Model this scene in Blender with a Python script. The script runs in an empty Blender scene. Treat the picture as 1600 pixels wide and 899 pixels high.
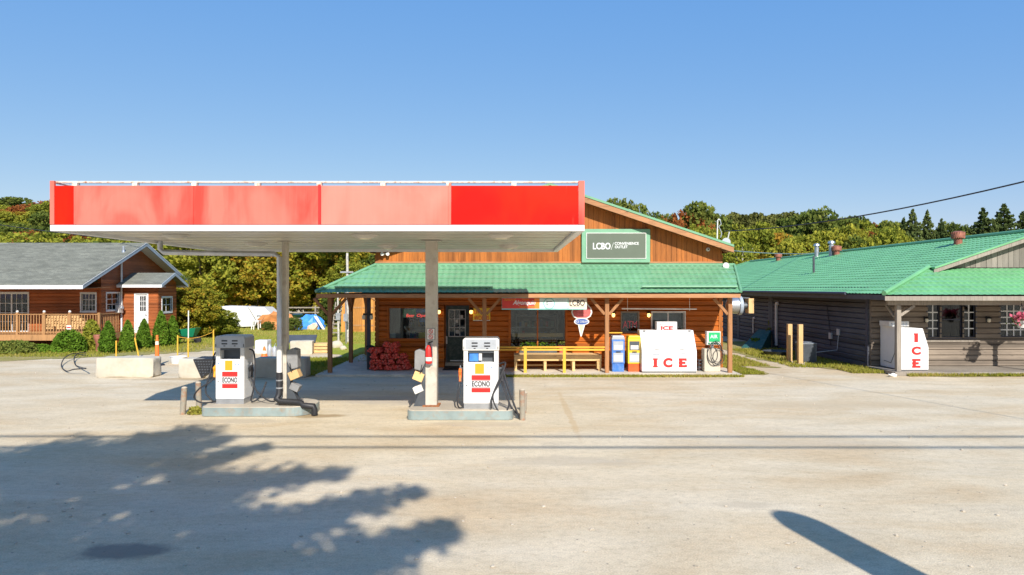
import bpy, math, random
import numpy as np
from mathutils import Vector, Matrix
random.seed(7)
SC = bpy.context.scene
COL = SC.collection
R = math.radians
# ------------------------------------------------------------------ camera, sky, sun, exposure
cam_d = bpy.data.cameras.new('camera'); cam = bpy.data.objects.new('camera', cam_d); COL.objects.link(cam)
cam.location = (0, 0, 3.0); cam.rotation_euler = (R(90), 0, 0)
cam_d.lens = 24; cam_d.sensor_width = 36; cam_d.clip_end = 4000; cam_d.clip_start = 0.1
SC.camera = cam
SUN_DIR = Vector((-0.23, 1.0, -0.732)).normalized()          # the way the light travels
w = bpy.data.worlds.new('World'); SC.world = w; w.use_nodes = True
nt = w.node_tree; bg = nt.nodes['Background']
sky = nt.nodes.new('ShaderNodeTexSky'); sky.sky_type = 'NISHITA'; sky.sun_disc = False
sky.sun_elevation = math.asin(-SUN_DIR.z); sky.sun_rotation = math.atan2(-SUN_DIR.x, -SUN_DIR.y)
sky.altitude = 300; sky.air_density = 1.1; sky.dust_density = 0.25; sky.ozone_density = 5.0
tint = nt.nodes.new('ShaderNodeMix'); tint.data_type = 'RGBA'; tint.blend_type = 'MULTIPLY'; tint.inputs[0].default_value = 1.0
nt.links.new(sky.outputs[0], tint.inputs[6]); tint.inputs[7].default_value = (0.97, 0.62, 0.20, 1)
veil = nt.nodes.new('ShaderNodeMix'); veil.data_type = 'RGBA'; veil.blend_type = 'ADD'; veil.inputs[0].default_value = 1.0      # even clear-air blue over the whole sky
nt.links.new(tint.outputs[2], veil.inputs[6]); veil.inputs[7].default_value = (0.15, 1.72, 5.6, 1)
nt.links.new(veil.outputs[2], bg.inputs[0]); bg.inputs[1].default_value = 0.092
sl = bpy.data.lights.new('sun', 'SUN'); sl.energy = 5.0; sl.angle = R(0.6); sl.color = (1.0, 0.945, 0.88)
so = bpy.data.objects.new('sun', sl); COL.objects.link(so)
so.rotation_euler = SUN_DIR.to_track_quat('-Z', 'Y').to_euler(); so.location = (3, -10, 20)
SC.view_settings.view_transform = 'Standard'; SC.view_settings.look = 'None'
SC.view_settings.exposure = 0.40; SC.view_settings.gamma = 1.0
# ------------------------------------------------------------------ measuring helpers: reading in the survey photo -> metres
F = 1066.7
def X(px, y): return (px - 800) * y / F
def H(py, y): return 3.0 - (py - 450) * y / F
def G(py, h=0.0): return (3.0 - h) * F / (py - 450)
# ------------------------------------------------------------------ materials
MATS = {}
def newmat(name):
    m = bpy.data.materials.new(name); m.use_nodes = True; MATS[name] = m
    return m, m.node_tree, m.node_tree.nodes['Principled BSDF']
def N(nt, t, **kw):
    n = nt.nodes.new(t)
    for k, v in kw.items():
        if k.startswith('i_'):
            key = k[2:]; key = int(key) if key.isdigit() else key
            n.inputs[key].default_value = v
        else: setattr(n, k, v)
    return n
def ramp(nt, fac, stops, interp='LINEAR'):
    r = nt.nodes.new('ShaderNodeValToRGB'); r.color_ramp.interpolation = interp
    e = r.color_ramp.elements
    while len(e) < len(stops): e.new(0.5)
    for q, (p, c) in zip(e, stops):
        q.position = p; q.color = (c[0], c[1], c[2], 1) if hasattr(c, '__len__') else (c, c, c, 1)
    nt.links.new(fac, r.inputs[0]); return r.outputs[0]
def mix(nt, a, b, f, bt='MIX'):
    m = nt.nodes.new('ShaderNodeMix'); m.data_type = 'RGBA'; m.blend_type = bt
    for k, v in ((0, f), (6, a), (7, b)):
        if hasattr(v, 'links') or isinstance(v, bpy.types.NodeSocket): nt.links.new(v, m.inputs[k])
        else: m.inputs[k].default_value = v if k == 0 else (v[0], v[1], v[2], 1)
    return m.outputs[2]
def coords(nt, scale=(1, 1, 1), kind='Object'):
    tc = N(nt, 'ShaderNodeTexCoord'); mp = N(nt, 'ShaderNodeMapping'); mp.inputs[3].default_value = scale
    nt.links.new(tc.outputs[kind], mp.inputs[0]); return mp.outputs[0]
def noise(nt, vec, scale, detail=4, rough=0.55, dist=0):
    n = N(nt, 'ShaderNodeTexNoise'); n.inputs['Scale'].default_value = scale; n.inputs['Detail'].default_value = detail
    n.inputs['Roughness'].default_value = rough; n.inputs['Distortion'].default_value = dist
    nt.links.new(vec, n.inputs['Vector']); return n.outputs[0]
def bump(nt, bs, h, strength=0.3, dist=0.02):
    b = N(nt, 'ShaderNodeBump'); b.inputs['Strength'].default_value = strength; b.inputs['Distance'].default_value = dist
    nt.links.new(h, b.inputs['Height']); nt.links.new(b.outputs[0], bs.inputs['Normal'])
def plain(name, c, rough=0.6, metal=0.0, var=0.18, sc=3.0, dirt=None, dirt_amt=0.35, bmp=0.12, emit=None, spec=0.4):
    m, nt, bs = newmat(name); v = coords(nt)
    n = noise(nt, v, sc, 5)
    lo = [x * (1 - var) for x in c]; hi = [min(1, x * (1 + var)) for x in c]
    col = ramp(nt, n, [(0.3, lo), (0.7, hi)])
    if dirt:
        n2 = noise(nt, v, sc * 2.3, 6, 0.65)
        f = ramp(nt, n2, [(0.48, 0.0), (0.72, dirt_amt)])
        col = mix(nt, col, dirt, f)
    nt.links.new(col, bs.inputs['Base Color']); bs.inputs['Roughness'].default_value = rough
    bs.inputs['Metallic'].default_value = metal; bs.inputs['Specular IOR Level'].default_value = spec
    if bmp: bump(nt, bs, noise(nt, v, sc * 12, 4), bmp, 0.01)
    if emit: bs.inputs['Emission Color'].default_value = (*emit[0], 1); bs.inputs['Emission Strength'].default_value = emit[1]
    return m
def wood(name, c, axis='x', board=0.0, baxis='z', rough=0.6, var=0.35, grain=1.0, grey=None):
    m, nt, bs = newmat(name)
    st = {'x': (0.35, 6, 6), 'y': (6, 0.35, 6), 'z': (6, 6, 0.35)}[axis]
    v = coords(nt, st); g = noise(nt, v, 3.0 * grain, 8, 0.7, 1.2)
    v2 = coords(nt); big = noise(nt, v2, 0.7, 4)
    col = ramp(nt, g, [(0.28, [x * (1 - var * 1.2) for x in c]), (0.5, c), (0.75, [min(1, x * (1 + var * .8)) for x in c])])
    if board:
        sp = N(nt, 'ShaderNodeSeparateXYZ'); nt.links.new(v2, sp.inputs[0])
        d = N(nt, 'ShaderNodeMath', operation='DIVIDE'); d.inputs[1].default_value = board
        nt.links.new(sp.outputs['xyz'.index(baxis)], d.inputs[0])
        fl = N(nt, 'ShaderNodeMath', operation='FLOOR'); nt.links.new(d.outputs[0], fl.inputs[0])
        wn = N(nt, 'ShaderNodeTexWhiteNoise', noise_dimensions='1D'); nt.links.new(fl.outputs[0], wn.inputs['W'])
        f = ramp(nt, wn.outputs[0], [(0, 0.68), (1, 1.18)])
        col = mix(nt, col, f, 1.0, 'MULTIPLY')
    f2 = ramp(nt, big, [(0.3, 0.78), (0.7, 1.12)])
    col = mix(nt, col, f2, 1.0, 'MULTIPLY')
    vk = coords(nt, {'x': (1, 3, 3), 'y': (3, 1, 3), 'z': (3, 3, 1)}[axis])
    kn = noise(nt, vk, 2.6, 2, 0.4)
    col = mix(nt, col, [x * 0.3 for x in c], ramp(nt, kn, [(0.70, 0.0), (0.78, 0.7)]))
    if grey:
        vg = coords(nt); ng = noise(nt, vg, 1.6, 6, 0.7)
        col = mix(nt, col, grey, ramp(nt, ng, [(0.5, 0.0), (0.7, 0.55)]))
    nt.links.new(col, bs.inputs['Base Color']); bs.inputs['Roughness'].default_value = rough
    bs.inputs['Specular IOR Level'].default_value = 0.3
    bump(nt, bs, g, 0.35, 0.006); return m
def glass(name, tint=(0.75, 0.8, 0.8), clear=0.8):
    m, nt, bs = newmat(name); nt.nodes.remove(bs); out = nt.nodes['Material Output']
    t = N(nt, 'ShaderNodeBsdfTransparent'); t.inputs[0].default_value = (*tint, 1)
    g = N(nt, 'ShaderNodeBsdfGlossy'); g.inputs['Roughness'].default_value = 0.02; g.inputs[0].default_value = (.9, .95, 1, 1)
    fr = N(nt, 'ShaderNodeFresnel'); fr.inputs[0].default_value = 1.5
    ms = N(nt, 'ShaderNodeMixShader'); ad = N(nt, 'ShaderNodeMath', operation='ADD'); ad.inputs[1].default_value = 0.0
    nt.links.new(fr.outputs[0], ad.inputs[0]); nt.links.new(ad.outputs[0], ms.inputs[0])
    nt.links.new(t.outputs[0], ms.inputs[1]); nt.links.new(g.outputs[0], ms.inputs[2]); nt.links.new(ms.outputs[0], out.inputs[0])
    return m
def leaf(name, cols, trans=0.35):
    """foliage: colour varies by leaf clump (random per island) and by tree (object random)"""
    m, nt, bs = newmat(name); nt.nodes.remove(bs); out = nt.nodes['Material Output']
    ge = N(nt, 'ShaderNodeNewGeometry'); oi = N(nt, 'ShaderNodeObjectInfo')
    v = coords(nt); n = noise(nt, v, 0.55, 3)
    a = N(nt, 'ShaderNodeMath', operation='MULTIPLY_ADD'); nt.links.new(ge.outputs['Random Per Island'], a.inputs[0])
    a.inputs[1].default_value = 0.45; nt.links.new(n, a.inputs[2])
    b = N(nt, 'ShaderNodeMath', operation='MULTIPLY_ADD'); nt.links.new(oi.outputs['Random'], b.inputs[0])
    b.inputs[1].default_value = 0.4; nt.links.new(a.outputs[0], b.inputs[2])
    s = N(nt, 'ShaderNodeMapRange'); s.inputs[1].default_value = 0.35; s.inputs[2].default_value = 1.35
    nt.links.new(b.outputs[0], s.inputs[0])
    k = len(cols); col = ramp(nt, s.outputs[0], [(i / (k - 1), c) for i, c in enumerate(cols)])
    d = N(nt, 'ShaderNodeBsdfDiffuse'); t = N(nt, 'ShaderNodeBsdfTranslucent'); ms = N(nt, 'ShaderNodeMixShader'); ms.inputs[0].default_value = trans
    nt.links.new(col, d.inputs[0]); nt.links.new(col, t.inputs[0])
    nt.links.new(d.outputs[0], ms.inputs[1]); nt.links.new(t.outputs[0], ms.inputs[2]); nt.links.new(ms.outputs[0], out.inputs[0])
    return m

STAINS = [(-4.45, 7.75, .62, .30, (.20, .18, .15), .8), (-4.55, 15.95, .75, .32, (.33, .24, .13), .85), (-9.5, 22.35, 3.6, .42, (.38, .29, .18), .8), (4.2, 22.35, 4.0, .40, (.42, .33, .20), .6),
          (1.35, 16.5, .10, 3.4, (.50, .36, .20), .55), (1.0, 11.8, 1.5, .45, (.42, .37, .29), .4), (-.7, 15.0, 1.3, .35, (.42, .35, .26), .5), (-6.3, 15.3, 1.4, .30, (.40, .34, .25), .5), (9.2, 26.5, 1.4, 4.0, (.46, .35, .21), .6),
          (-3.2, 18.2, 1.6, .9, (.40, .36, .31), .5), (5.5, 13.2, 2.6, .30, (.46, .41, .32), .35), (8.5, 17.5, 3.2, .7, (.50, .40, .26), .5), (-6.0, 19.5, 2.2, .6, (.44, .37, .28), .5), (3.2, 9.4, .5, .16, (.42, .35, .25), .35)]
def mat_gravel():
    m, nt, bs = newmat('gravel yard')
    v = coords(nt); vs = coords(nt, (0.5, 1.1, 1))
    big = noise(nt, vs, 0.55, 6, 0.6, 0.4); med = noise(nt, vs, 1.6, 6, 0.6); fine = noise(nt, v, 45, 4, 0.7)
    col = ramp(nt, big, [(0.30, (0.575, 0.44, 0.27)), (0.48, (0.62, 0.515, 0.35)), (0.62, (0.665, 0.57, 0.41)), (0.78, (0.53, 0.465, 0.35))])
    col = mix(nt, col, ramp(nt, med, [(0.3, 0.90), (0.7, 1.07)]), 1.0, 'MULTIPLY')
    col = mix(nt, col, ramp(nt, fine, [(0.3, 0.76), (0.7, 1.14)]), 1.0, 'MULTIPLY')
    grit = noise(nt, coords(nt, (.8, 1.2, 1)), 9, 6, 0.7)
    col = mix(nt, col, ramp(nt, grit, [(0.32, 0.84), (0.5, 1.0), (0.68, 1.06)]), 1.0, 'MULTIPLY')
    st = noise(nt, coords(nt, (0.22, 1.5, 1)), 0.9, 7, 0.65, .5)                       # tyre-rubbed tan streaks
    col = mix(nt, col, (0.53, 0.39, 0.22), ramp(nt, st, [(0.58, 0.0), (0.72, 0.40)]))
    oil = noise(nt, v, 0.23, 3, 0.5, 0.6)
    col = mix(nt, col, (0.20, 0.18, 0.155), ramp(nt, oil, [(0.70, 0.0), (0.78, 0.5)]))
    vo = N(nt, 'ShaderNodeTexVoronoi'); vo.inputs['Scale'].default_value = 3.2; nt.links.new(v, vo.inputs[0])
    col = mix(nt, col, (0.16, 0.14, 0.12), ramp(nt, vo.outputs['Distance'], [(0.035, 0.75), (0.06, 0.0)]))
    vo2 = N(nt, 'ShaderNodeTexVoronoi'); vo2.inputs['Scale'].default_value = 30; nt.links.new(v, vo2.inputs[0])
    pb = noise(nt, vs, 0.8, 3)
    f = N(nt, 'ShaderNodeMath', operation='MULTIPLY'); nt.links.new(ramp(nt, vo2.outputs['Distance'], [(0.1, 0.6), (0.25, 0.0)]), f.inputs[0])
    nt.links.new(ramp(nt, pb, [(0.45, 0.1), (0.65, 1.0)]), f.inputs[1])
    col = mix(nt, col, (0.30, 0.28, 0.26), f.outputs[0])
    # stains and worn marks that lie on the lot: x, y, rx, ry, colour, strength
    sp = N(nt, 'ShaderNodeSeparateXYZ'); nt.links.new(v, sp.inputs[0]); wob = noise(nt, v, 1.7, 6, 0.65)
    def M_(op, a, b=None):
        n = N(nt, 'ShaderNodeMath', operation=op)
        for i, q in enumerate((a, b)):
            if q is None: continue
            if isinstance(q, bpy.types.NodeSocket): nt.links.new(q, n.inputs[i])
            else: n.inputs[i].default_value = q
        return n.outputs[0]
    for cx, cy, rx, ry, c, k in STAINS:
        dx = M_('DIVIDE', M_('SUBTRACT', sp.outputs[0], cx), rx); dy = M_('DIVIDE', M_('SUBTRACT', sp.outputs[1], cy), ry)
        d = M_('SQRT', M_('ADD', M_('MULTIPLY', dx, dx), M_('MULTIPLY', dy, dy))); d = M_('ADD', d, M_('MULTIPLY', M_('SUBTRACT', wob, 0.5), 1.6))
        col = mix(nt, col, c, ramp(nt, d, [(0.55, k), (1.0, 0.0)]))
    nt.links.new(col, bs.inputs['Base Color']); bs.inputs['Roughness'].default_value = 0.95; bs.inputs['Specular IOR Level'].default_value = 0.15
    bump(nt, bs, fine, 0.5, 0.02); return m
def mat_grass(name, cols):
    m, nt, bs = newmat(name); v = coords(nt)
    a = noise(nt, v, 0.5, 6, 0.65); b = noise(nt, v, 14, 5, 0.7)
    col = ramp(nt, a, [(0.3, cols[0]), (0.5, cols[1]), (0.7, cols[2])])
    col = mix(nt, col, ramp(nt, b, [(0.3, 0.55), (0.7, 1.25)]), 1.0, 'MULTIPLY')
    nt.links.new(col, bs.inputs['Base Color']); bs.inputs['Roughness'].default_value = 1; bs.inputs['Specular IOR Level'].default_value = 0.1
    bump(nt, bs, b, 0.8, 0.06); return m
def mat_faded(name, a, b, streak=0.5):
    m, nt, bs = newmat(name); v = coords(nt, (1, 1, 0.5)); n = noise(nt, v, 0.75, 4, 0.5, 0.8)
    col = ramp(nt, n, [(0.38, b), (0.56, a)])
    s = noise(nt, coords(nt, (5, 5, 0.25)), 1.5, 6, 0.7)
    col = mix(nt, col, [min(1, x * 1.1 + .03) for x in a], ramp(nt, s, [(0.45, 0.0), (0.75, streak)]))
    d = noise(nt, coords(nt, (8, 8, 0.5)), 2.0, 6, 0.7)
    col = mix(nt, col, (0.35, 0.16, 0.10), ramp(nt, d, [(0.68, 0.0), (0.8, 0.35)]))
    nt.links.new(col, bs.inputs['Base Color']); bs.inputs['Roughness'].default_value = 0.6; bs.inputs['Specular IOR Level'].default_value = 0.12
    bump(nt, bs, noise(nt, coords(nt, (1, 1, .6)), 1.2, 2), 0.35, 0.05); return m
def mat_shingle():
    m, nt, bs = newmat('grey asphalt shingle')
    v = coords(nt); br = N(nt, 'ShaderNodeTexBrick'); br.inputs['Scale'].default_value = 1.0
    br.inputs['Brick Width'].default_value = 0.33; br.inputs['Row Height'].default_value = 0.14; br.inputs['Mortar Size'].default_value = 0.006
    br.inputs['Color1'].default_value = (0.145, 0.15, 0.12, 1); br.inputs['Color2'].default_value = (0.205, 0.21, 0.17, 1); br.inputs['Mortar'].default_value = (0.09, 0.1, 0.09, 1)
    nt.links.new(v, br.inputs[0])
    n = noise(nt, v, 30, 4); n2 = noise(nt, coords(nt, (1, 3, 3)), 0.8, 4)
    col = mix(nt, br.outputs[0], ramp(nt, n, [(0.3, 0.7), (0.7, 1.25)]), 1.0, 'MULTIPLY')
    col = mix(nt, col, ramp(nt, n2, [(0.3, 0.85), (0.7, 1.15)]), 1.0, 'MULTIPLY')
    nt.links.new(col, bs.inputs['Base Color']); bs.inputs['Roughness'].default_value = 0.9
    bump(nt, bs, n, 0.4, 0.01); return m
def mat_roofgreen(name, c):
    m, nt, bs = newmat(name); v = coords(nt); n = noise(nt, v, 1.1, 5, 0.6); f = noise(nt, v, 9, 5, .7)
    col = ramp(nt, n, [(0.3, [x * .86 for x in c]), (0.7, [x * 1.12 for x in c])])
    col = mix(nt, col, (0.27, 0.40, 0.30), ramp(nt, f, [(0.5, 0.0), (0.8, 0.4)]))
    nt.links.new(col, bs.inputs['Base Color']); bs.inputs['Roughness'].default_value = 0.42; bs.inputs['Specular IOR Level'].default_value = 0.5
    return m
GRAVEL = mat_gravel()
LAWN = mat_grass('lawn grass', [(0.42, 0.38, 0.08), (0.34, 0.38, 0.05), (0.27, 0.34, 0.04)])
DRYG = mat_grass('dry verge', [(0.46, 0.36, 0.18), (0.36, 0.31, 0.11), (0.26, 0.27, 0.06)])
HILLM = mat_grass('hillside undergrowth', [(0.05, 0.06, 0.015), (0.09, 0.09, 0.02), (0.14, 0.12, 0.03)])
LOG = wood('red cedar siding', (0.47, 0.118, 0.008), 'x', 0.19, 'z', 0.55)
VBD = wood('orange vertical boards', (0.40, 0.128, 0.020), 'z', 0.19, 'x', 0.55)
LOGY = wood('red cedar siding deep', (0.47, 0.118, 0.008), 'y', 0.19, 'z', 0.55)
POSTW = wood('porch post timber', (0.36, 0.17, 0.07), 'z', rough=0.7)
BEAM = wood('porch beam timber', (0.42, 0.21, 0.095), 'x', rough=0.7)
YELW = wood('yellow painted lumber', (0.80, 0.44, 0.05), 'x', rough=0.6, var=0.15)
BENCHW = wood('pale bench lumber', (0.76, 0.50, 0.22), 'x', rough=0.7, var=0.2)
LHX = wood('red stained house siding', (0.36, 0.105, 0.03), 'x', 0.17, 'z', 0.6)
LHY = wood('red stained house siding side', (0.36, 0.105, 0.03), 'y', 0.17, 'z', 0.6)
DECKW = wood('deck lumber', (0.42, 0.22, 0.09), 'z', rough=0.75)
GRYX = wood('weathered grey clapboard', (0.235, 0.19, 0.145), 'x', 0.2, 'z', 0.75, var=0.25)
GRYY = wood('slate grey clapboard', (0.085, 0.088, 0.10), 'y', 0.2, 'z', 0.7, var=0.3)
GRYV = wood('weathered grey vertical boards', (0.26, 0.23, 0.19), 'z', 0.2, 'x', 0.75, var=0.25)
GRYP = wood('weathered grey timber', (0.30, 0.26, 0.21), 'z', rough=0.8)
NEWW = wood('new lumber', (0.62, 0.40, 0.18), 'z', rough=0.7, var=0.15)
SHEDW = wood('golden shed boards', (0.62, 0.27, 0.06), 'z', 0.18, 'x', 0.6)
STEELP = plain('weathered cream steel post', (0.52, 0.48, 0.40), 0.55, 0, .12, 2, (0.25, 0.17, 0.10), 0.5)
WHT = plain('white enamel', (0.66, 0.65, 0.61), 0.4, 0, .05, 2, (0.48, 0.42, 0.33), 0.3, 0.05)
WHTB = plain('bright white paint', (0.72, 0.72, 0.70), 0.45, 0, .04, 2, (0.6, 0.56, 0.5), 0.15, 0.05)
SOFF = plain('canopy soffit', (0.56, 0.53, 0.46), 0.35, 0, .10, 1.1, (0.40, 0.35, 0.27), 0.45, 0.05)
RUSTW = plain('rusted white pipe', (0.70, 0.66, 0.58), 0.5, 0, .06, 5, (0.40, 0.16, 0.05), 1.0)
RUST = plain('rust', (0.33, 0.13, 0.05), 0.85, 0, .4, 6, (0.12, 0.05, 0.03), 0.5)
FADE = mat_faded('sun faded red panel', (0.68, 0.165, 0.12), (0.60, 0.06, 0.042), .3)
FADE2 = mat_faded('palest faded red panel', (0.68, 0.22, 0.165), (0.66, 0.155, 0.11), .3)
REDP = mat_faded('unfaded red panel', (0.70, 0.014, 0.002), (0.66, 0.005, 0.002), 0.0)
RED = plain('sign red', (0.68, 0.025, 0.02), 0.45, var=.08)
YEL = plain('decal yellow', (0.76, 0.33, 0.015), 0.5, var=.06)
BLK = plain('black plastic', (0.022, 0.022, 0.024), 0.5, bmp=.05)
RUB = plain('black rubber hose', (0.03, 0.03, 0.033), 0.55, bmp=.05)
DKG = plain('dark grey metal', (0.09, 0.10, 0.11), 0.5, .3)
GREYM = plain('grey pump head metal', (0.42, 0.45, 0.48), 0.4, .2, .06, 3, (.25, .24, .22), .3)
MIDG = plain('weathered mid grey plastic', (0.24, 0.24, 0.235), 0.7, dirt=(.12, .11, .1))
GALV = plain('galvanised steel', (0.50, 0.52, 0.54), 0.35, .8, .15, 5)
TEALE = plain('weathered steel island edge', (0.30, 0.37, 0.36), 0.5, .4, .15, 3, (0.40, 0.22, 0.10), 0.5)
CONC = plain('concrete', (0.44, 0.385, 0.30), 0.9, 0, .15, 1.5, (0.30, 0.25, 0.18), 0.4, 0.4)
CONCW = plain('pale precast concrete', (0.52, 0.47, 0.37), 0.9, 0, .12, 1.6, (0.38, 0.31, 0.20), 0.4, 0.4)
SLABM = plain('porch slab concrete', (0.60, 0.53, 0.41), 0.9, 0, .15, 1.2, (0.27, 0.24, 0.19), 0.5, 0.3)
TGREEN = mat_roofgreen('green metal roof', (0.145, 0.335, 0.185))
TGREEN2 = mat_roofgreen('bright green metal roof', (0.15, 0.39, 0.175))
GFR = plain('pale green sign frame', (0.17, 0.36, 0.22), 0.6, var=.08)
SGRY = plain('sign panel dark green grey', (0.12, 0.145, 0.105), 0.35, var=.10, sc=1)
SHING = mat_shingle()
BLUET = plain('blue grey trim', (0.32, 0.38, 0.44), 0.5, var=.06)
DKTR = plain('dark navy trim', (0.05, 0.055, 0.08), 0.6, var=.12)
DGREEN = plain('dark green door paint', (0.02, 0.05, 0.04), 0.4, var=.2, dirt=(.25, .25, .22), dirt_amt=.3)
TEALP = plain('teal painted plywood', (0.02, 0.12, 0.11), 0.9, var=.15, dirt=(.3, .3, .22), dirt_amt=.3)
GLS = glass('window glass'); GLD = glass('dark window glass', (0.35, 0.37, 0.38))
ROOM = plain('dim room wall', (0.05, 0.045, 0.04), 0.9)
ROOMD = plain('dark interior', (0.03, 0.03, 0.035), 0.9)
BLUEB = plain('blue newspaper box', (0.05, 0.17, 0.50), 0.4, var=.08, dirt=(.4, .42, .45), dirt_amt=.3)
ORNG = plain('safety orange', (0.85, 0.18, 0.03), 0.5, var=.08)
ORB = plain('orange red base', (0.72, 0.10, 0.02), 0.5)
YELB = plain('yellow newspaper box', (0.82, 0.55, 0.03), 0.4, var=.08)
PAPER = plain('paper', (0.7, 0.68, 0.62), 0.8)
BLUEP = plain('blue poster', (0.05, 0.20, 0.55), 0.5, var=.3, sc=9)
MESHR = plain('red mesh bag of logs', (0.56, 0.045, 0.025), 0.7, 0, .6, 9, (0.75, 0.42, 0.30), 0.55, 0.6)
TARP = plain('blue tarp', (0.06, 0.27, 0.75), 0.4, var=.2, bmp=.5)
TARPO = plain('brown orange tarp', (0.50, 0.20, 0.06), 0.7, var=.25, bmp=.5)
TERRA = plain('rusty red vent metal', (0.30, 0.11, 0.07), 0.6, .2, .25, 5)
BARK = plain('bark', (0.10, 0.075, 0.05), 0.95, var=.3, sc=6)
BIRCH = plain('birch bark', (0.55, 0.52, 0.46), 0.9, var=.2, sc=5, dirt=(.1, .09, .08), dirt_amt=.8)
GRNP = plain('green poly tub', (0.01, 0.20, 0.10), 0.45)
PINK = leaf('pink petunia flowers', [(0.55, 0.06, 0.12), (0.75, 0.22, 0.30)])
LAMP = plain('lit lamp glass', (0.9, 0.7, 0.3), 0.3, emit=((1.0, 0.62, 0.18), 2.5))
LAMPO = plain('unlit frosted lamp glass', (0.72, 0.66, 0.5), 0.25)
NEONR = plain('red neon', (0.8, 0.05, 0.05), 0.4, emit=((1.0, 0.06, 0.05), 1.6))
NEONP = plain('unlit pink neon tube', (0.78, 0.16, 0.18), 0.4)
GRNL = plain('green sticker', (0.02, 0.42, 0.14), 0.4, var=.1)
LMINT = plain('pale mint banner', (0.62, 0.76, 0.70), 0.6, var=.06)
MINT2 = plain('teal banner edge', (0.22, 0.52, 0.45), 0.6, var=.06)
CREAM = plain('cream banner', (0.80, 0.70, 0.54), 0.6, var=.05)
ORG2 = plain('orange banner patch', (0.85, 0.25, 0.03), 0.6)
BNRED = plain('banner red', (0.62, 0.05, 0.035), 0.6, var=.1)
CONE1 = plain('cone sign strawberry', (0.50, 0.10, 0.09), 0.6, var=.2)
CONE2 = plain('cone sign waffle', (0.68, 0.48, 0.34), 0.6, var=.1)
CBLUE = plain('cone sign blue', (0.05, 0.12, 0.35), 0.6)
L_GREEN = leaf('green leaves', [(0.045, 0.068, 0.020), (0.095, 0.135, 0.030), (0.165, 0.205, 0.042), (0.25, 0.26, 0.055)])
L_YG = leaf('yellow green leaves', [(0.095, 0.125, 0.022), (0.205, 0.24, 0.034), (0.33, 0.335, 0.045), (0.44, 0.395, 0.055)])
L_MAP = leaf('turning maple leaves', [(0.065, 0.09, 0.014), (0.165, 0.20, 0.024), (0.30, 0.295, 0.034), (0.44, 0.325, 0.04), (0.52, 0.23, 0.035)])
L_OR = leaf('orange autumn leaves', [(0.14, 0.14, 0.025), (0.30, 0.24, 0.035), (0.45, 0.30, 0.04), (0.50, 0.22, 0.04)])
L_RED = leaf('russet autumn leaves', [(0.14, 0.06, 0.02), (0.30, 0.10, 0.03), (0.40, 0.16, 0.05)])
L_CON = leaf('conifer needles', [(0.045, 0.070, 0.028), (0.090, 0.125, 0.040), (0.16, 0.19, 0.055)], 0.15)
L_PINE = leaf('pine needles', [(0.060, 0.075, 0.028), (0.13, 0.14, 0.040), (0.22, 0.22, 0.055)], 0.2)
L_ARB = leaf('arborvitae sprays', [(0.045, 0.10, 0.012), (0.10, 0.19, 0.02), (0.17, 0.27, 0.03)], 0.2)
L_GRS = leaf('grass blades', [(0.16, 0.20, 0.025), (0.30, 0.31, 0.04), (0.50, 0.40, 0.13)], 0.4)
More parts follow.
